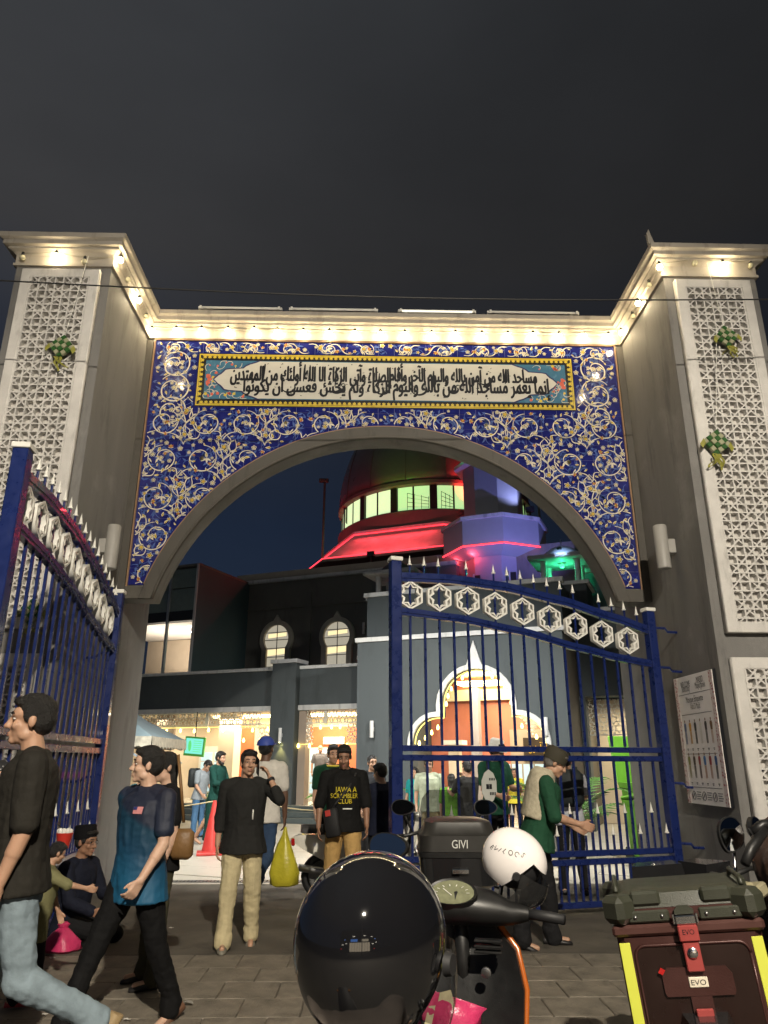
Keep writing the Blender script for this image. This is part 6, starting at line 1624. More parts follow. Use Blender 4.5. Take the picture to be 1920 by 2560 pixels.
# helmets
def helmet(label, loc, rot, s, shell_m, visor_m, clear=False):
    t = thing('helmet', label, 'helmet', loc); t.rotation_euler = rot; t.scale = (s,s,s)
    bm = bmesh.new(); bmesh.ops.create_uvsphere(bm, u_segments=40, v_segments=26, radius=1)
    for v in bm.verts:
        x, y, z = v.co; v.co = V((x*.150*(1.0 if x > 0 else 1.04), y*.122, z*.135 if z > 0 else z*.150)); 
    def cut(co, no): bmesh.ops.bisect_plane(bm, geom=list(bm.verts)+list(bm.edges)+list(bm.faces), plane_co=co, plane_no=no)
    n1, n2 = V((1,0,-.42)).normalized(), V((.30,0,1)).normalized(); c1, c2 = V((.050,0,0)), V((.10,0,.045))
    cut((0,0,-.112), (0,0,1)); cut(c1, n1); cut(c2, n2)
    dele = [f for f in bm.faces if f.calc_center_median().z < -.112 or ((f.calc_center_median()-c1).dot(n1) > 0 and (f.calc_center_median()-c2).dot(n2) < 0)]
    bmesh.ops.delete(bm, geom=dele, context='FACES')
    bmesh.ops.delete(bm, geom=[v for v in bm.verts if not v.link_faces], context='VERTS')
    geo = bmesh.ops.solidify(bm, geom=list(bm.faces), thickness=.016)
    me = bpy.data.meshes.new('shell'); bm.to_mesh(me); bm.free(); me.materials.append(shell_m); shade(me, 50); o = bpy.data.objects.new('shell', me); COL.objects.link(o); o.parent = t
    b = MB(); b.ball((-.005,0,-.005),(.130,.104,.118),20,12); b.build('liner', M_black, t, True)
    b = MB(); n = 16; rings = []
    vt = -.02 if not clear else .03
    for k in range(9):
        th = R(6)-R(60)*k/8; rings.append([V((.163*cos(a)*cos(th*.6)+.016+.02*sin(pi*k/8), .128*sin(a)*cos(th*.5), .150*sin(th)+vt)) for a in [R(-80)+R(160)*j/n for j in range(n+1)]])
    i0 = 0; vb = MB()
    for rg in rings: vb.v += [tuple(p) for p in rg]
    for k in range(8):
        for j in range(n): a = k*(n+1)+j; vb.f.append((a,a+1,a+n+2,a+n+1))
    vz = vb.build('visor', visor_m, t, True)
    for s_ in (1,-1):
        b = MB(); b.lathe([(.0,.012),(.016,.012),(.019,.0)], (.035,s_*.121,-.03), 14, Matrix.Rotation(-s_*pi/2,4,'X')); b.build('visor_button', M_black, t, 40)
    b = MB(); b.tube([(.0,.10,-.12),(.03,.07,-.19),(.035,0,-.21),(.03,-.07,-.19),(.0,-.10,-.12)], .008, 6, True, .4); b.build('chin_strap', M_black, t, True)
    return t
hl = helmet('white open-face helmet with a smoked visor resting on the scooter handlebar', P(1288,2150,3.15), (R(6), R(34), R(-12)), .84, mat('white_gloss_shell', (.72,.68,.66), .12, var=.03, coat=.7), M_glassd)
b = MB()
for k, ch_ in enumerate(('E','V','I','L','O','C','S')):
    vs, fs, w, h_ = text_mesh(ch_, .030)
    th = R(150)-R(11)*k; c = V((.152*cos(th)*.88, -.126*sin(th)*.0-.118*sqrt(max(.05,1-(.80*cos(th))**2)), .055+.03*cos(th)*2))
    for p in vs: pass
    i = len(b.v); tx = V((.9,-.35*cos(th)*-1,-.35)).normalized(); uz = V((.3,0,.95))
    b.v += [tuple(c*1.0 + tx*p.x + uz*p.y + V((0,-.004,0))) for p in vs]; b.f += [tuple(i+q for q in f) for f in fs]
sh_ = [c for c in hl.children if c.name.startswith('shell')][0]
bv = BVHTree.FromPolygons([tuple(v.co) for v in sh_.data.vertices], [tuple(p.vertices) for p in sh_.data.polygons])
nv = []
for p in b.v:
    h = bv.ray_cast(V((p[0], -1, p[2])), V((0,1,0))); nv.append((p[0], (h[0].y if h[0] is not None else p[1])-.0015, p[2]))
b.v = nv; b.build('helmet_print', M_pk, hl, recalc=False)

# touring bikes seen from behind
def motorcycle(label, loc, rotz, body_m, screen=True, mirrors=(1,-1), group=None, mh=1.20, bars=True):
    t = thing('motorcycle', label, 'motorcycle', loc, rotz, group)
    wheel(t, .70, .30, .055); wheel(t, -.65, .30, .065)
    b = MB(); b.loft([[(x*w, y, z) for x, z in ((-1,z0),(1,z0),(1.15,(z0+z1)/2),(.8,z1),(-.8,z1),(-1.15,(z0+z1)/2))] for y, w, z0, z1 in ((-.88,.06,.70,.80),(-.70,.10,.58,.82),(-.30,.12,.48,.80),(0,.11,.40,.82),(.25,.15,.42,.98),(.48,.13,.50,.95),(.60,.06,.60,.88))]); b.build('body_fairing', body_m, t, 40)
    b = MB(); b.loft([[(x*w, y, z0+dz) for x, dz in ((-1,0),(1,0),(.95,.06),(.6,.085),(-.6,.085),(-.95,.06))] for y, w, z0 in ((.10,.09,.80),(-.05,.13,.80),(-.35,.14,.81),(-.42,.13,.85),(-.78,.11,.86))]); b.build('seat', M_seat, t, 50)
    b = MB(); b.bbox(-.09,.09,-.95,-.88,.70,.78,.015); b.build('tail_light', M_redl, t)
    for s in (1,-1):
        b = MB(); b.bbox(s*.16-.03,s*.16+.03,-.93,-.88,.70,.74,.008); b.build('indicator', M_amber, t)
        b = MB(); b.tube([(s*.10,.70,.30),(s*.10,.52,.85)], .026, 8); b.build('fork_leg', M_steel, t, True)
        if not bars: continue
        b = MB(); b.tube([(0,.46,1.0),(s*.18,.44,1.03),(s*.30,.36,1.01)], .013, 7); b.build('handlebar', M_plast, t, True)
        b = MB(); b.tube([(s*.29,.365,1.01),(s*.40,.31,1.0)], .019, 9); b.build('grip', M_black, t, True)
        b = MB(); b.tube([(s*.24,.43,1.02),(s*.31,.43,1.01),(s*.40,.38,.99)], .007, 6); b.build('brake_lever', M_steel, t, True)
        if s in mirrors: mirror_part(t, (s*.22,.42,1.03), (s*.30,.44,mh), s*10, 1.05)
    b = MB(); b.loft([[(x*w, y, z) for x, z in ((-1,.82),(1,.82),(.8,1.06),(-.8,1.06))] for y, w in ((.50,.14),(.66,.10))]); b.build('headlight_cowl', body_m, t, 40)
    b = MB(); b.ball((0,.67,.93),(.09,.03,.07),14,8); b.build('headlight', mat('headlight_glass', (.5,.52,.55), .06, var=0), t, True)
    if screen:
        b = MB(); n = 10; rg = []
        for z, w, y in ((1.02,.16,.60),(1.14,.17,.56),(1.26,.15,.50),(1.32,.10,.47)): rg.append([(w*(-1+2*j/n), y-.06*((-1+2*j/n)**2), z) for j in range(n+1)])
        for rr_ in rg: b.v += rr_
        for k in range(3):
            for j in range(n): a = k*(n+1)+j; b.f.append((a,a+1,a+n+2,a+n+1))
        b.build('windscreen', M_glassd, t, True)
    b = MB(); b.loft([[(x, y, z) for x in (-.075,.075)] + [(x*.9, y-.02, z) for x in (.075,-.075)] for y, z in ((-.88,.70),(-.93,.55),(-1.0,.36))]); b.build('rear_mudguard', M_plast, t)
    b = MB(); b.bbox(-.10,.10,-.985,-.975,.47,.62,.004, Matrix.Rotation(R(0),4,'X')); b.build('number_plate', M_plast, t)
    b = MB(); b.tube([(.15,.1,.30),(.17,-.4,.33),(.18,-.85,.42)], [.03,.05,.05], 12); b.build('exhaust', M_steel, t, True)
    b = MB(); b.bbox(-.13,.13,-.15,.35,.22,.50,.04); b.build('engine', M_plast, t)
    b = MB(); b.tube([(-.05,0,.25),(-.26,-.05,.02)], .013, 6); b.build('side_stand', M_steel, t, True)
    return t
gv = motorcycle('dark motorcycle with a rounded black top box parked by the free gate post', (.545,5.32,0), R(-2), M_gloss, True, (1,-1), 'parked motorcycles', 1.20)
# rounded top box
b = MB(); rows = []
def rrect(w, d, z, yo=0, n=6, r=.07):
    pts = []
    for cx, cy, a0 in ((w-r,d-r,0),(-w+r,d-r,pi/2),(-w+r,-d+r,pi),(w-r,-d+r,1.5*pi)):
        for k in range(n+1): a = a0+pi/2*k/n; pts.append((cx+r*cos(a), yo+cy+r*sin(a), z))
    return pts
BX = -.80
b.loft([rrect(.165,.14,.86,BX), rrect(.205,.185,.885,BX), rrect(.217,.198,1.02,BX)]); tbx = b.build('top_box', M_gloss, gv, 45)
b = MB(); b.loft([rrect(.222,.203,1.022,BX), rrect(.224,.205,1.048,BX)]); b.build('box_seam', M_plast, tbx, 40)
b = MB(); b.loft([rrect(.217,.198,1.05,BX), rrect(.214,.196,1.13,BX), rrect(.198,.182,1.145,BX+.004), rrect(.182,.165,1.195,BX+.01), rrect(.13,.12,1.21,BX+.01)]); b.build('box_lid', mat('grey_black_plastic', (.017,.016,.014), .42, var=.15), tbx, 40)
lettering('box_emblem', 'GIVI', .06, mat('silver_ink', (.5,.5,.48), .3, var=0), tbx, Matrix.Translation((0,BX-.1995,1.09)) @ Matrix.Rotation(pi/2,4,'X'), fit=.085)
b = MB(); b.bbox(-.18,.18,BX-.20,BX-.14,.63,.86,.02); b.build('tail_cover', mat('brown_black_plastic', (.022,.018,.013), .35, var=.1), gv)
b = MB(); b.bbox(-.045,.045,BX-.212,BX-.204,.945,.968,.003); b.build('box_latch', M_chrome, tbx)
b = MB()
for z in (.86,.80): b.lathe([(.0,.008),(.014,.006),(.018,0)], (0,BX-.202,z), 12, Matrix.Rotation(pi/2,4,'X'))
b.build('round_reflector', M_chrome, gv, True)

ev = motorcycle('motorcycle with a burgundy ribbed aluminium top box at the right front', (1.32,3.24,0), R(-17), M_gloss, False, (), 'parked motorcycles', 1.10, False)
M_burg = mat('burgundy_aluminium', (.052,.020,.017), .38, metal=.35, var=.12, scale=8, bump=.08, bscale=200)
M_lidg = mat('olive_black_plastic', (.028,.030,.020), .48, var=.15, bump=.15, bscale=250)
EY, EZ0, EZ1 = -.62, .735, 1.035
ev.rotation_euler = (0, R(-6), R(-17))
b = MB(); b.bbox(-.212,.212,EY-.165,EY+.165,EZ0,EZ1,.022); eb = b.build('top_box', M_burg, ev)
b = MB(); b.bbox(-.222,.222,EY-.178,EY+.178,EZ1-.018,EZ1+.014,.008); b.build('lid_rail', mat('burgundy_rail', (.085,.038,.032), .35, metal=.4, var=.1), eb)
b = MB(); b.bbox(-.215,.215,EY-.172,EY+.172,EZ1+.015,EZ1+.055,.012); b.build('lid_base', M_burg, eb)
b = MB(); b.loft([rrect(.200,.160,EZ1+.056,EY,5,.03), rrect(.188,.148,EZ1+.095,EY,5,.03), rrect(.165,.125,EZ1+.105,EY,5,.03)]); b.build('box_lid', M_lidg, eb, 40)
for sx in (1,-1):
    for sy in (1,-1):
        b = MB(); b.bbox(-.04,.04,-.045,.045,-.045,.035,.018, Matrix.Translation((sx*.190,EY+sy*.150,EZ1+.062)) @ Matrix.Rotation(R(45),4,'Z')); b.build('corner_guard', M_lidg, eb)
    b = MB(); b.bbox(sx*.105-.045,sx*.105+.045,EY-.168,EY-.135,EZ1+.062,EZ1+.104,.008); b.bbox(sx*.105-.062,sx*.105+.062,EY-.177,EY-.165,EZ1+.018,EZ1+.052,.005); b.build('lid_foot', M_lidg, eb)
    b = MB()
    for q in (-.04,.04): b.ball((sx*.105+q,EY-.178,EZ1+.035),.006,8,5)
    b.build('rivets', M_steel, eb, True)
    b = MB(); b.bbox(sx*.192-.016,sx*.192+.016,EY-.1675,EY-.164,EZ0+.02,EZ1-.035,.001); st_ = b.build('reflective_strip', mat('lime_reflective', (.52,.55,.07), .35, var=.06), eb)
    lettering('strip_lettering', 'EVO', .02, M_pk, st_, Matrix.Translation((sx*.192,EY-.1683,EZ0+.045)) @ Matrix.Rotation(pi/2,4,'X'), fit=.026)
    b = MB(); b.tube([(sx*.19,EY-.12,EZ1+.10),(sx*.19,EY-.10,EZ1+.118),(sx*.19,EY+.10,EZ1+.118),(sx*.19,EY+.12,EZ1+.10)], .008, 6); b.build('lid_handle', M_lidg, eb, True)
b = MB(); b.loft([[(x, EY-.166, z) for x, z in ((-.165,EZ0+.02),(.165,EZ0+.02),(.165,EZ1-.06),(.145,EZ1-.04),(-.145,EZ1-.04),(-.165,EZ1-.06))], [(x*.96, EY-.159, EZ0+.15+(z-EZ0-.15)*.94) for x, z in ((-.165,EZ0+.02),(.165,EZ0+.02),(.165,EZ1-.06),(.145,EZ1-.04),(-.145,EZ1-.04),(-.165,EZ1-.06))]]); 
b = MB(); pts = []
for cx, cz, a0 in ((.135,EZ1-.075,0),(-.135,EZ1-.075,pi/2)):
    for k in range(6): a = a0+pi/2*k/5; pts.append((cx+.03*cos(a), cz+.03*sin(a)))
pts += [(-.165,EZ0+.03),(.165,EZ0+.03)]
b.prism(pts, EY-.1668, EY-.1655); b.build('recessed_panel', mat('burgundy_dark', (.020,.010,.008), .30, metal=.3, var=.2), eb)
b = MB(); b.tube([(x, EY-.167, z) for x, z in pts+[pts[0]]], .005, 6); b.build('panel_bead', M_burg, eb, True)
b = MB(); b.prism([(-.095,EZ0+.12),(.095,EZ0+.12),(.10,EZ0+.13),(.10,EZ0+.175),(.085,EZ0+.195),(-.085,EZ0+.195),(-.10,EZ0+.175),(-.10,EZ0+.13)], EY-.176, EY-.167); b.box(-.03,.03,EY-.175,EY-.167,EZ0+.02,EZ0+.119); b.build('badge_plate', M_burg, eb)
b = MB(); b.bbox(-.027,.027,EY-.180,EY-.176,EZ0+.142,EZ0+.170,.002); bd = b.build('badge', mat('cream_badge', (.60,.55,.44), .4, var=.03), eb)
lettering('badge_lettering', 'EVO', .02, M_pk, bd, Matrix.Translation((0,EY-.1808,EZ0+.156)) @ Matrix.Rotation(pi/2,4,'X'), fit=.042)
M_latch = mat('red_anodised', (.36,.065,.06), .35, metal=.35, var=.06)
for z0, z1, full in ((EZ0+.185,EZ1+.010,1),(EZ0-.02,EZ0+.09,0)):
    b = MB(); b.bbox(-.024,.024,EY-.192,EY-.180,z0,z1 if not full else z1-.045,.003); lt = b.build('latch', M_latch, eb)
    if full:
        b = MB(); b.bbox(-.029,.029,EY-.200,EY-.180,z1-.044,z1,.003); b.build('latch_plate', M_latch, eb); 
        b = MB(); b.bbox(-.030,.030,EY-.198,EY-.179,z1+.001,z1+.026,.003); b.tube([(-.034,EY-.19,z1+.004),(-.034,EY-.19,z1+.030)], .004, 6); b.tube([(.034,EY-.19,z1+.004),(.034,EY-.19,z1+.030)], .004, 6); b.build('latch_hook', M_chrome, eb)
        b = MB(); b.prism([(-.028,EZ1+.038),(.028,EZ1+.038),(.028,EZ1+.05),(.014,EZ1+.062),(-.014,EZ1+.062),(-.028,EZ1+.05)], EY-.186, EY-.178); b.build('latch_keeper', M_lidg, eb)
        lettering('latch_lettering', 'EVO', .02, M_pk, lt, Matrix.Translation((0,EY-.2008,z1-.018)) @ Matrix.Rotation(pi/2,4,'X'), fit=.034)
    zk = z0+ (.05 if full else .06)
    b = MB(); b.lathe([(.0,.008),(.010,.008),(.015,.005),(.016,0)], (0,EY-.192,zk), 16, Matrix.Rotation(pi/2,4,'X')); b.build('key_lock', M_chrome, lt, 40)
b = MB(); b.prism([(-.11,EZ0+.185),(-.10,EZ0+.198),(-.088,EZ0+.19),(-.098,EZ0+.178)], EY-.180, EY-.1765); b.build('red_reflector', M_redl, eb)
rb = motorcycle('motorcycle at the right edge with a brown leather bag over its handlebar', (1.98,3.40,0), R(38), M_gloss, False, (1,), 'parked motorcycles', 1.20)
# big mirror of that bike turned to the camera
mm = P(1828,2082,3.25); i3 = (Matrix.Translation(rb.location) @ Matrix.Rotation(R(38),4,'Z')).inverted()
b = MB(); pts = [(.050*cos(a)*(1+.12*cos(2*a)), .072*sin(a)*(1-.10*sin(a))) for a in [2*pi*j/22 for j in range(22)]]
Mm = i3 @ Matrix.Translation(mm) @ Matrix.Rotation(R(6),4,'Z') @ Matrix.Rotation(R(28),4,'Y') @ Matrix.Rotation(R(-14),4,'X')
b.loft([[Mm @ V((x*.5,.03,z*.5)) for x, z in pts], [Mm @ V((x*1.05,.012,z*1.05)) for x, z in pts], [Mm @ V((x*1.05,-.004,z*1.05)) for x, z in pts]]); ms = b.build('mirror_shell', M_plast, rb, 40)
b = MB(); b.poly([Mm @ V((x*.95,-.006,z*.95)) for x, z in pts]); b.build('mirror_face', M_mirror, ms, recalc=False)
b = MB(); b.tube([i3 @ q for q in (mm+V((.01,.02,-.07)), mm+V((.005,.03,-.20)), mm+V((.03,.05,-.30)))], .007, 6); b.build('mirror_stalk', M_chrome, rb, True)
bg = MB(); 
for c, r in (((0,0,0),(.12,.12,.17)),((.03,.02,-.12),(.13,.12,.12)),((-.04,-.05,-.02),(.07,.06,.11))): bg.ball(c, r, 16, 10)
o = remesh(bg, .012, 'leather_bag', mat('brown_glossy_leather', (.045,.024,.016), .5, var=.25, bump=.3, bscale=60, coat=.0), None, 2, .014, 9, 3); o.location = P(1962,2150,3.2); tag(o, 'wrinkled brown leather bag hanging on the handlebar at the right edge', 'bag')
b = MB(); q = P(1862,2160,3.1); b.tube([q, q+V((.04,.02,.05)), q+V((.12,.04,.12))], [.018,.02,.018], 10); b.tube([P(1880,2080,3.15), P(1905,2062,3.15), P(1940,2060,3.15)], .02, 8); ob_ = b.build('loose_lever', M_plast, None, True); ob_.parent = rb; ob_.matrix_parent_inverse = Matrix.Identity(4); ob_.matrix_basis = i3
b = MB(); 
for k, (x_, y_, w_) in enumerate(((1812,2236,.10),(1850,2222,.09),(1880,2235,.12))):
    q = P(x_, y_, 2.85); b.bbox(-w_/2,w_/2,-.03,.03,-.022,.022,.008, Matrix.Translation(q) @ Matrix.Rotation(R(20-20*k),4,'Y') @ Matrix.Rotation(R(25),4,'Z'))
ob_ = b.build('cloth_bundle', mat('khaki_canvas', (.20,.18,.11), .8, var=.3, scale=20), None); tag(ob_, 'folded khaki cloth bundle behind the burgundy top box', 'cloth')

# white scooter half hidden behind the lettered t-shirt
sc2 = scooter('white scooter parked sideways behind the person in the lettered black t-shirt', (.08,9.75,0), R(-78), mat('white_scooter_paint', (.60,.58,.52), .2, var=.05, coat=.5), mat('white_scooter_paint', (.6,.6,.6)), group=None)

# rider in the foreground with a shiny black helmet
q = P(930, 2345, 1.48)
pR = person('rider in a black helmet and taupe jacket passing close in front of the camera', q.x, q.y, 155, 1.66, 0, shirt=cloth('rider_jacket', (104,96,90)), pants=cloth('black_trousers', (16,16,17)), long=True, sleeve=.95, armL=(60,14,30,-4), armR=(56,6,20,-6), legL=(62,70,8), legR=(62,70,8), lean=10, head=(0,4,0), hair='none', detail=1, seat=.83, seed=40)
hc = pR['o'].matrix_basis @ (pR['HM'] @ V((0,.01,.02)))
hb_ = helmet('shiny black helmet worn by the rider passing close to the camera', (q.x, q.y, q.z), (0, R(4), R(62)), 1.05, mat('black_helmet_gloss', (.006,.006,.007), .07, var=.05, coat=1.0), mat('dark_tint_visor', (.02,.02,.02), .05, var=0, alpha=.6, coat=.4))
pR['o'].location += V((q.x, q.y, q.z-.01)) - hc
rbk = motorcycle('dark motorcycle under the passing rider in the black helmet', (q.x+.02, q.y+.05, -.03), R(-25), M_gloss, False, (), 'ridden motorcycle')
rbk['group'] = ''; rbk.scale = (.84,.84,.84)
del rbk['group']

# ------------------------------------------------------------------ street things
M_cone = mat('red_cone_plastic', (.42,.035,.03), .45, var=.12)
def cone(loc, label):
    t = thing('traffic_cone', label, 'traffic cone', loc, 0.2, 'red traffic cones')
    b = MB(); b.lathe([(.20,.045),(.17,.06),(.035,.86),(.03,.875),(.0,.875)], (0,0,0), 20); b.build('cone_body', M_cone, t, 50)
    b = MB(); b.bbox(-.25,.25,-.25,.25,0,.045,.01); b.build('cone_base', M_cone, t)
    return t
cone((-2.68,14.1,0), 'red traffic cone on the bright floor left of the phone caller'); cone((-2.45,15.6,0), 'red traffic cone hidden behind the right side of the phone caller')
def rope(label, pts, sag):
    b = MB(); path = []
    for a, c in zip(pts, pts[1:]):
        for k in range(9): t = k/8; p = V(a).lerp(V(c), t); p.z -= sag*sin(pi*t); path.append(p)
    b.tube(path, .012, 5); tag(b.build('rope', mat('straw_rope', (.45,.38,.22), .9, var=.2, scale=60), None, True), label, 'rope')
rope('straw coloured rope slung from cone to cone across the floor', [(-5.4,16.2,.75),(-2.68,14.1,.865),(-2.45,15.6,.865),(-.4,19.4,.45),(.9,19.6,.2)], .12)
# green wheelie bins
def bin_(loc, rz, lid, label):
    t = thing('wheelie_bin', label, 'bin', loc, rz, 'green wheelie bins'); m = mat('lime_green_plastic', (.10,.27,.02), .45, var=.12, bump=.1, bscale=80)
    b = MB(); b.loft([rrect(.21,.24,.06,0,4,.04), rrect(.27,.31,.93,0,4,.05)]); b.build('bin_body', m, t, 40)
    b = MB(); b.loft([rrect(.30,.345,.90,0,4,.05), rrect(.305,.35,.97,0,4,.05)]); b.build('bin_rim', m, t, 40)
    b = MB(); M = Matrix.Translation((0,.33,.97)) @ Matrix.Rotation(R(lid),4,'X'); b.bbox(-.30,.30,-.66,.03,.0,.05,.02,M); b.bbox(-.2,.2,-.5,-.1,.05,.08,.02,M); b.build('bin_lid', m, t)
    for s in (1,-1):
        b = MB(); b.lathe([(.0,-.02),(.09,-.02),(.09,.02),(.0,.02)], (s*.25,.26,.09), 16, Matrix.Rotation(pi/2,4,'Y')); b.build('bin_wheel', M_black, t, 40)
    b = MB(); b.tube([(-.22,.36,.93),(-.22,.42,.96),(.22,.42,.96),(.22,.36,.93)], .016, 6); b.build('bin_handle', m, t, True)
    return t
q = G(1625,2172); bin_((q.x+.12, 12.2, 0), R(20), -8, 'lime green wheelie bin with a closed lid behind the right gate bars')
b2_ = bin_((q.x+.22, 12.95, 0), R(12), -112, 'lime green wheelie bin with its lid thrown open upright'); b2_.location.z = 0; b2_.scale = (.75,.8,1.25)
# palms in pots
M_palm = mat('palm_leaf', (.045,.12,.018), .5, var=.35, scale=8); M_pot = mat('grey_pot', (.20,.20,.19), .8, var=.15)
def palm(loc, h, label, seed):
    t = thing('potted_palm', label, 'plant', loc, 0, 'potted palms'); rs = random.Random(seed)
    b = MB(); b.lathe([(.16,0),(.21,.32),(.23,.34),(.23,.37),(.19,.37),(.19,.33),(.0,.33)], (0,0,0), 18); b.build('pot', M_pot, t, 40)
    for f in range(13):
        a = 2*pi*f/13+rs.uniform(-.2,.2); L = h*rs.uniform(.75,1.05); up = rs.uniform(.55,1.15); b = MB(); pts = []
        for k in range(11):
            u = k/10; pts.append(V((cos(a)*L*.75*u**1.2, sin(a)*L*.75*u**1.2, .33+L*up*u*(1-.42*u*u))))
        b.tube(pts, [.012*(1-.8*k/10) for k in range(11)], 5)
        for k in range(2, 11):
            for s in (1,-1):
                for j in (0,.5):
                    if k == 10 and j: continue
                    p = pts[k].lerp(pts[k+1], j) if k < 10 else pts[k]; d = (pts[k]-pts[k-1]).normalized(); sd = d.cross(V((0,0,1))).normalized()*s
                    ll = .30*h*(1-abs(k/10-.45))*rs.uniform(.8,1.1); e_ = p+(sd*.8+d*.65+V((0,0,-.25))).normalized()*ll; m_ = p.lerp(e_,.5)+V((0,0,.02)); wv = d*.012
                    b.poly([p-wv, m_-wv*1.4, e_, m_+wv*1.4, p+wv])
        b.build('frond', M_palm, t, recalc=False)
    return t
palm((-.25,14.6,0), 1.25, 'potted palm behind the navy t-shirt left of the free gate post', 1); palm((3.35,13.3,0), 1.5, 'potted palm behind the white shirt with the backpack', 2)
palm((-3.6,19.0,0), .8, 'small leafy potted plant behind the shoulder of the phone caller', 3)
# notice board on the right pylon flank
nb_ = thing('notice_board', 'tall white notice board with red patterned borders on the right pylon', 'notice board', (XC+IN-.004, 8.66, 1.785))
NM = Matrix(((0,0,-1,0),(-1,0,0,0),(0,1,0,0),(0,0,0,1)))
def nbox(name, m, x0, x1, z0, z1, d0, d1, par=None):
    b = MB(); b.box(x0,x1,z0,z1,d0,d1,NM); return b.build(name, m, par or nb_)
nbox('board_back', M_pk, -.53, .53, -.715, .715, .0, .035); nbox('board_face', mat('board_white', (.80,.76,.74), .35, var=.04), -.525, .525, -.71, .71, .036, .042)
m = mat('batik_border', (.5,.4,.4), .4); n, l = m.node_tree.nodes, m.node_tree.links; vo = n.new('ShaderNodeTexVoronoi'); vo.inputs['Scale'].default_value = 32; tc = n.new('ShaderNodeTexCoord'); l.new(tc.outputs['Object'], vo.inputs['Vector']); rp = n.new('ShaderNodeValToRGB'); e = rp.color_ramp.elements; e[0].position = .25; e[0].color = (.30,.045,.06,1); e[1].position = .45; e[1].color = (.58,.50,.50,1); l.new(vo.outputs['Distance'], rp.inputs[0]); l.new(rp.outputs[0], n['Principled BSDF'].inputs['Base Color'])
for s in (1,-1): nbox('printed_border', m, min(s*.435,s*.522), max(s*.435,s*.522), -.705, .705, .0425, .044)
def ntext(s, x, z, fit, size=.1): lettering('board_lettering', s, size, M_pk, nb_, NM @ Matrix.Translation((x, z, .0445)), fit=fit)
ntext('WELCOME', -.20, .615, .26); ntext('Selamat Datang', -.20, .555, .22); ntext('MASJID', .20, .625, .17); ntext('Masjid Jamek', .20, .565, .27)
ntext('Mosque Etiquette', .0, .425, .46); ntext('Adab Di Masjid', .0, .345, .26)
b = MB()
for z, w in ((.50,.43),(.27,.40),(-.17,.40),(-.53,.40)): b.box(-w,w,z-.0025,z+.0025,.0425,.0442,NM)
for k in range(6):
    x = -.345+.138*k
    for z in (-.115,-.485): b.box(x-.02,x+.02,z-.004,z+.004,.0425,.0442,NM); b.box(x-.012,x+.012,z-.018,z-.012,.0425,.0442,NM)
for k in range(3):
    x = -.33+.27*k; 
    for j in range(4): b.box(x+.075,x+.19-.02*(j%2),-.585-.024*j,-.578-.024*j,.0425,.0442,NM)
b.build('board_rules', M_pk, nb_)
b = MB()
for k in range(3):
    x = -.33+.27*k; b.tube([NM @ V((x+.045*cos(a), -.62+.045*sin(a), .044)) for a in [2*pi*j/20 for j in range(21)]], .003, 4, False); b.tube([NM @ V((x-.02,-.64,.044)), NM @ V((x+.015,-.60,.044))], .004, 4)
b.build('board_icons', M_pk, nb_)
colr = ((90,110,150),(205,150,50),(50,52,54),(220,215,205),(50,48,46),(110,80,40),(130,135,60),(70,50,42),(150,35,45),(70,120,180),(140,35,40),(40,80,140))
legc = ((90,110,150),(205,150,50),(35,35,38),(215,210,200),(40,38,36),(190,165,150),(150,140,80),(50,40,36),(60,15,25),(190,150,130),(180,140,120),(30,32,45))
for k in range(12):
    x = -.345+.138*(k % 6); z = .06 if k < 6 else -.31
    bt, bl_, bh = MB(), MB(), MB()
    bt.poly([NM @ V((x+a, z+c, .0443)) for a, c in ((-.024,.02),(.024,.02),(.032,.09),(.022,.115),(-.022,.115),(-.032,.09))])
    for s in (1,-1): bl_.poly([NM @ V((x+s*a, z+c, .0443)) for a, c in ((.003,.018),(.022,.018),(.018,-.12),(.006,-.12))])
    bh.poly([NM @ V((x+.014*cos(a), z+.135+.018*sin(a), .0443)) for a in [2*pi*j/10 for j in range(10)]])
    bt.build('figure_print', mat('figure_%d_top' % k, lin(colr[k]), .5, var=0), nb_, recalc=False); bl_.build('figure_print', mat('figure_%d_legs' % k, lin(legc[k]), .5, var=0), nb_, recalc=False); bh.build('figure_print', mat('figure_head', (.25,.14,.09), .5, var=0), nb_, recalc=False)
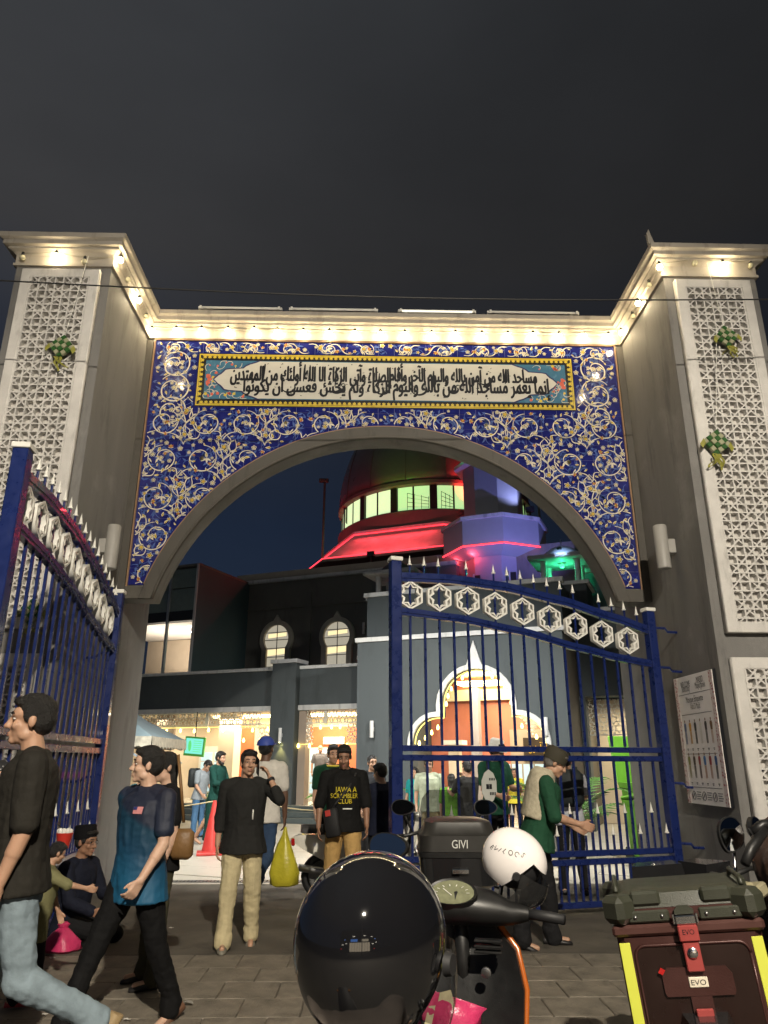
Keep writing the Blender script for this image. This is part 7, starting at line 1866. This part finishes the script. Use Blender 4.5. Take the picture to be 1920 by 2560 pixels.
# ketupat hangings
M_kg, M_kw, M_ky = mat('woven_green', (.022,.085,.015), .5, var=.15), mat('woven_cream', (.30,.30,.19), .5, var=.12), mat('yellow_ribbon', (.26,.25,.05), .4, var=.2)
def ketupat(px, py, Y, s, rot, label, top):
    p = P(px, py, Y); t = thing('ketupat_hanging', label, 'decoration', p, 0, 'woven ketupat hangings'); t.rotation_euler = (0, R(rot), 0); t.scale = (s,s,s)
    c = .062; g_, w_ = MB(), MB()
    for i in range(4):
        for j in range(4):
            x, z = (i-1.5)*c, (j-1.5)*c; bul = .045*(1-(abs(i-1.5)/2.2)**2)*(1-(abs(j-1.5)/2.2)**2)
            a = [(x-c/2+.001,z-c/2+.001),(x+c/2-.001,z-c/2+.001),(x+c/2-.001,z+c/2-.001),(x-c/2+.001,z+c/2-.001)]
            M = Matrix.Rotation(R(45),4,'Y'); mb = g_ if (i+j) % 2 else w_
            mb.loft([[M @ V((q[0],.0,q[1])) for q in a], [M @ V((q[0]*.99,-bul-.01,q[1]*.99)) for q in a], [M @ V((x+(q[0]-x)*.8,-bul-.017,z+(q[1]-z)*.8)) for q in a]])
    g_.build('green_weave', M_kg, t, recalc=True); w_.build('cream_weave', M_kw, t, recalc=True)
    rs = random.Random(int(px))
    for k in range(6):
        b = MB(); a = -pi/2+rs.uniform(-.8,.8); L = rs.uniform(.10,.22); q0 = V((rs.uniform(-.03,.03),-.03,-.15)); pts = [q0+V((cos(a)*L*u+.03*sin(u*6+k), -.02*sin(u*5), sin(a)*L*u)) for u in [j/7 for j in range(8)]]
        for u, v_ in zip(pts, pts[1:]): d = V((.012,0,.004)); b.quad(u-d, v_-d, v_+d, u+d)
        b.build('ribbon_tail', M_ky, t, recalc=False)
    for s_ in (1,-1):
        b = MB(); b.quad((s_*.16,-.03,.03),(s_*.20,-.03,-.05),(s_*.17,-.035,-.10),(s_*.13,-.035,-.03)); b.build('ribbon_fold', M_ky, t, recalc=False)
    b = MB(); b.tube([(0,-.01,.17),(.01,-.01,top)], .004, 4); b.build('hanging_string', M_white, t)
ketupat(155, 868, 7.87, .95, 6, 'green and cream woven ketupat hanging on the upper left lattice panel', 1.4); ketupat(1815, 843, 7.87, .92, -5, 'green and cream woven ketupat hanging highest on the right lattice panel', 1.2)
ketupat(1790, 1108, 7.87, 1.0, 8, 'green and cream woven ketupat hanging low on the right lattice panel', 1.6); ketupat(80, 1530, 7.87, .9, 0, 'yellow-green woven ketupat behind the bars of the left gate leaf', 1.0)
# shield plaque on the gate, red cup, litter
pl = thing('gate_plaque', 'pale shield-shaped plaque hung on the bars of the right gate', 'sign', P(1222,1965,8.27)-V((0,0,0)), R(15))
b = MB(); b.prism([(-.085,.05),(-.05,.13),(0,.165),(.05,.13),(.085,.05),(.085,-.06),(.045,-.14),(0,-.17),(-.045,-.14),(-.085,-.06)], -.012, .0); b.build('plaque_plate', mat('plaque_grey', (.42,.43,.40), .4, var=.06), pl)
b = MB(); b.box(-.035,-.004,-.0145,-.0125,-.03,.02); b.box(.0,.03,-.0145,-.0125,-.03,.02)
for k in range(4): b.box(-.0+.018*k,.012+.018*k,-.0145,-.0125,.055,.08); b.box(.005+.018*k,.017+.018*k,-.0145,-.0125,-.09,-.06)
b.build('plaque_print', M_pk, pl)
b = MB(); b.tube([(0,.0,.15),(0,.02,.25)], .004, 4); b.build('plaque_wire', M_cable, pl)
q = P(160,2098,6.75); cu = thing('drink_cup', 'red cup with a white crumpled top hung on the left gate leaf', 'cup', q)
b = MB(); b.lathe([(.045,-.07),(.068,.05),(.064,.05),(.0,.04)], (0,0,0), 16); b.build('cup_body', mat('red_cup', (.45,.03,.02), .35, var=.1), cu, 40)
b = MB(); rs = random.Random(4)
for k in range(9): a = 2*pi*k/9; b.ball((.045*cos(a),.045*sin(a),.06),(.022,.022,.02+.012*rs.random()),6,5)
b.build('cup_wrap', M_white, cu, True)
b = MB(); b.tube([(0,.04,.05),(-.10,.05,.12)], .004, 4); b.build('cup_string', M_cable, cu)
for px, py, nm, lab in ((462,2512,'wrapper','crumpled foil wrapper on the pavers right of the striding black trousers'),(130,2398,'bottle_cap','white bottle cap on the road behind the olive shirt'),(428,2322,'paper_scrap','small white paper scrap on the road left of the phone caller'),(112,2540,'leaf_scrap','tiny pale scrap near the red shoes'),(318,2552,'leaf_scrap','tiny pale scrap on the pavers below the sandal')):
    q = G(px, py); b = MB(); rs = random.Random(px); w = .055 if nm == 'wrapper' else .02
    pts = [[V((w*(i/3-.5)*2+rs.uniform(-.2,.2)*w, w*.5*(j/2-.5)*2+rs.uniform(-.2,.2)*w, .006+rs.uniform(0,.018)*(w/.04))) for i in range(4)] for j in range(3)]
    for j in range(2):
        for i in range(3): b.quad(pts[j][i], pts[j][i+1], pts[j+1][i+1], pts[j+1][i])
    o = b.build(nm, mat('foil_scrap' if nm == 'wrapper' else 'pale_scrap', (.35,.33,.30) if nm == 'wrapper' else (.5,.48,.44), .4, metal=.4 if nm == 'wrapper' else 0, var=.2, scale=60), None); o.location = (q.x, q.y, 0); tag(o, lab, 'litter')
# lit shopfront across the road, behind the camera
sf = thing('shopfront', 'row shop with a lit glass front across the road facing the gateway', 'shop', (1.0,-13.5,0))
b = MB(); b.box(-9,9,-.5,0,3.4,8); b.box(-9,-4,-.5,0,0,3.4); b.box(5,9,-.5,0,0,3.4); b.build('shop_wall', M_slate, sf)
b = MB(); b.box(-4,5,-.4,-.3,.3,3.3); b.build('shop_window', mat('shop_glow', (.8,.7,.5), .5, var=.3, scale=1.5, emit=(1,.82,.58), estr=2.2), sf)
b = MB()
for k in range(9): b.box(-4+k*1.125-.04,-4+k*1.125+.04,-.28,-.2,.2,3.4)
b.build('window_mullion', M_slated, sf)
b = MB(); b.box(-3.5,-.5,.0,.15,3.6,4.4); b.build('sign_box', mat('blue_sign_glow', (.1,.3,.9), .5, var=0, emit=(.12,.35,1), estr=3), sf)
b = MB(); b.box(1.2,4.2,.0,.15,3.6,4.4); b.build('sign_box', mat('warm_sign_glow', (.9,.8,.6), .5, var=0, emit=(1,.85,.6), estr=2), sf)

M_sl = mat('shop_tube_glow', (1,1,1), .5, var=0, emit=(1,.90,.72), estr=14)
for x, z, w in ((-7.5,2.6,.9),(-5.6,3.0,.7),(6.2,2.7,.9),(7.9,3.1,.6),(-2.2,5.4,1.0),(2.6,5.6,.8),(5.8,5.2,.7)):
    b = MB(); b.tube([(x-w/2,.12,z),(x+w/2,.12,z)], .05, 6); b.build('shop_tube', M_sl, sf, True)
for x, z, c in ((-8.2,1.1,(1,.05,.04)),(6.9,1.0,(1,.05,.04)),(-6.4,4.3,(.2,.4,1)),(7.4,4.4,(.25,.45,1))):
    b = MB(); b.bbox(x-.22,x+.22,.02,.12,z-.10,z+.10,.02); b.build('reflection_glow_box', mat('shop_glow_%d' % int(c[0]*10), c, .5, var=0, emit=c, estr=6), sf)  # red tail-light and blue glow boxes, added to reflect in the helmets
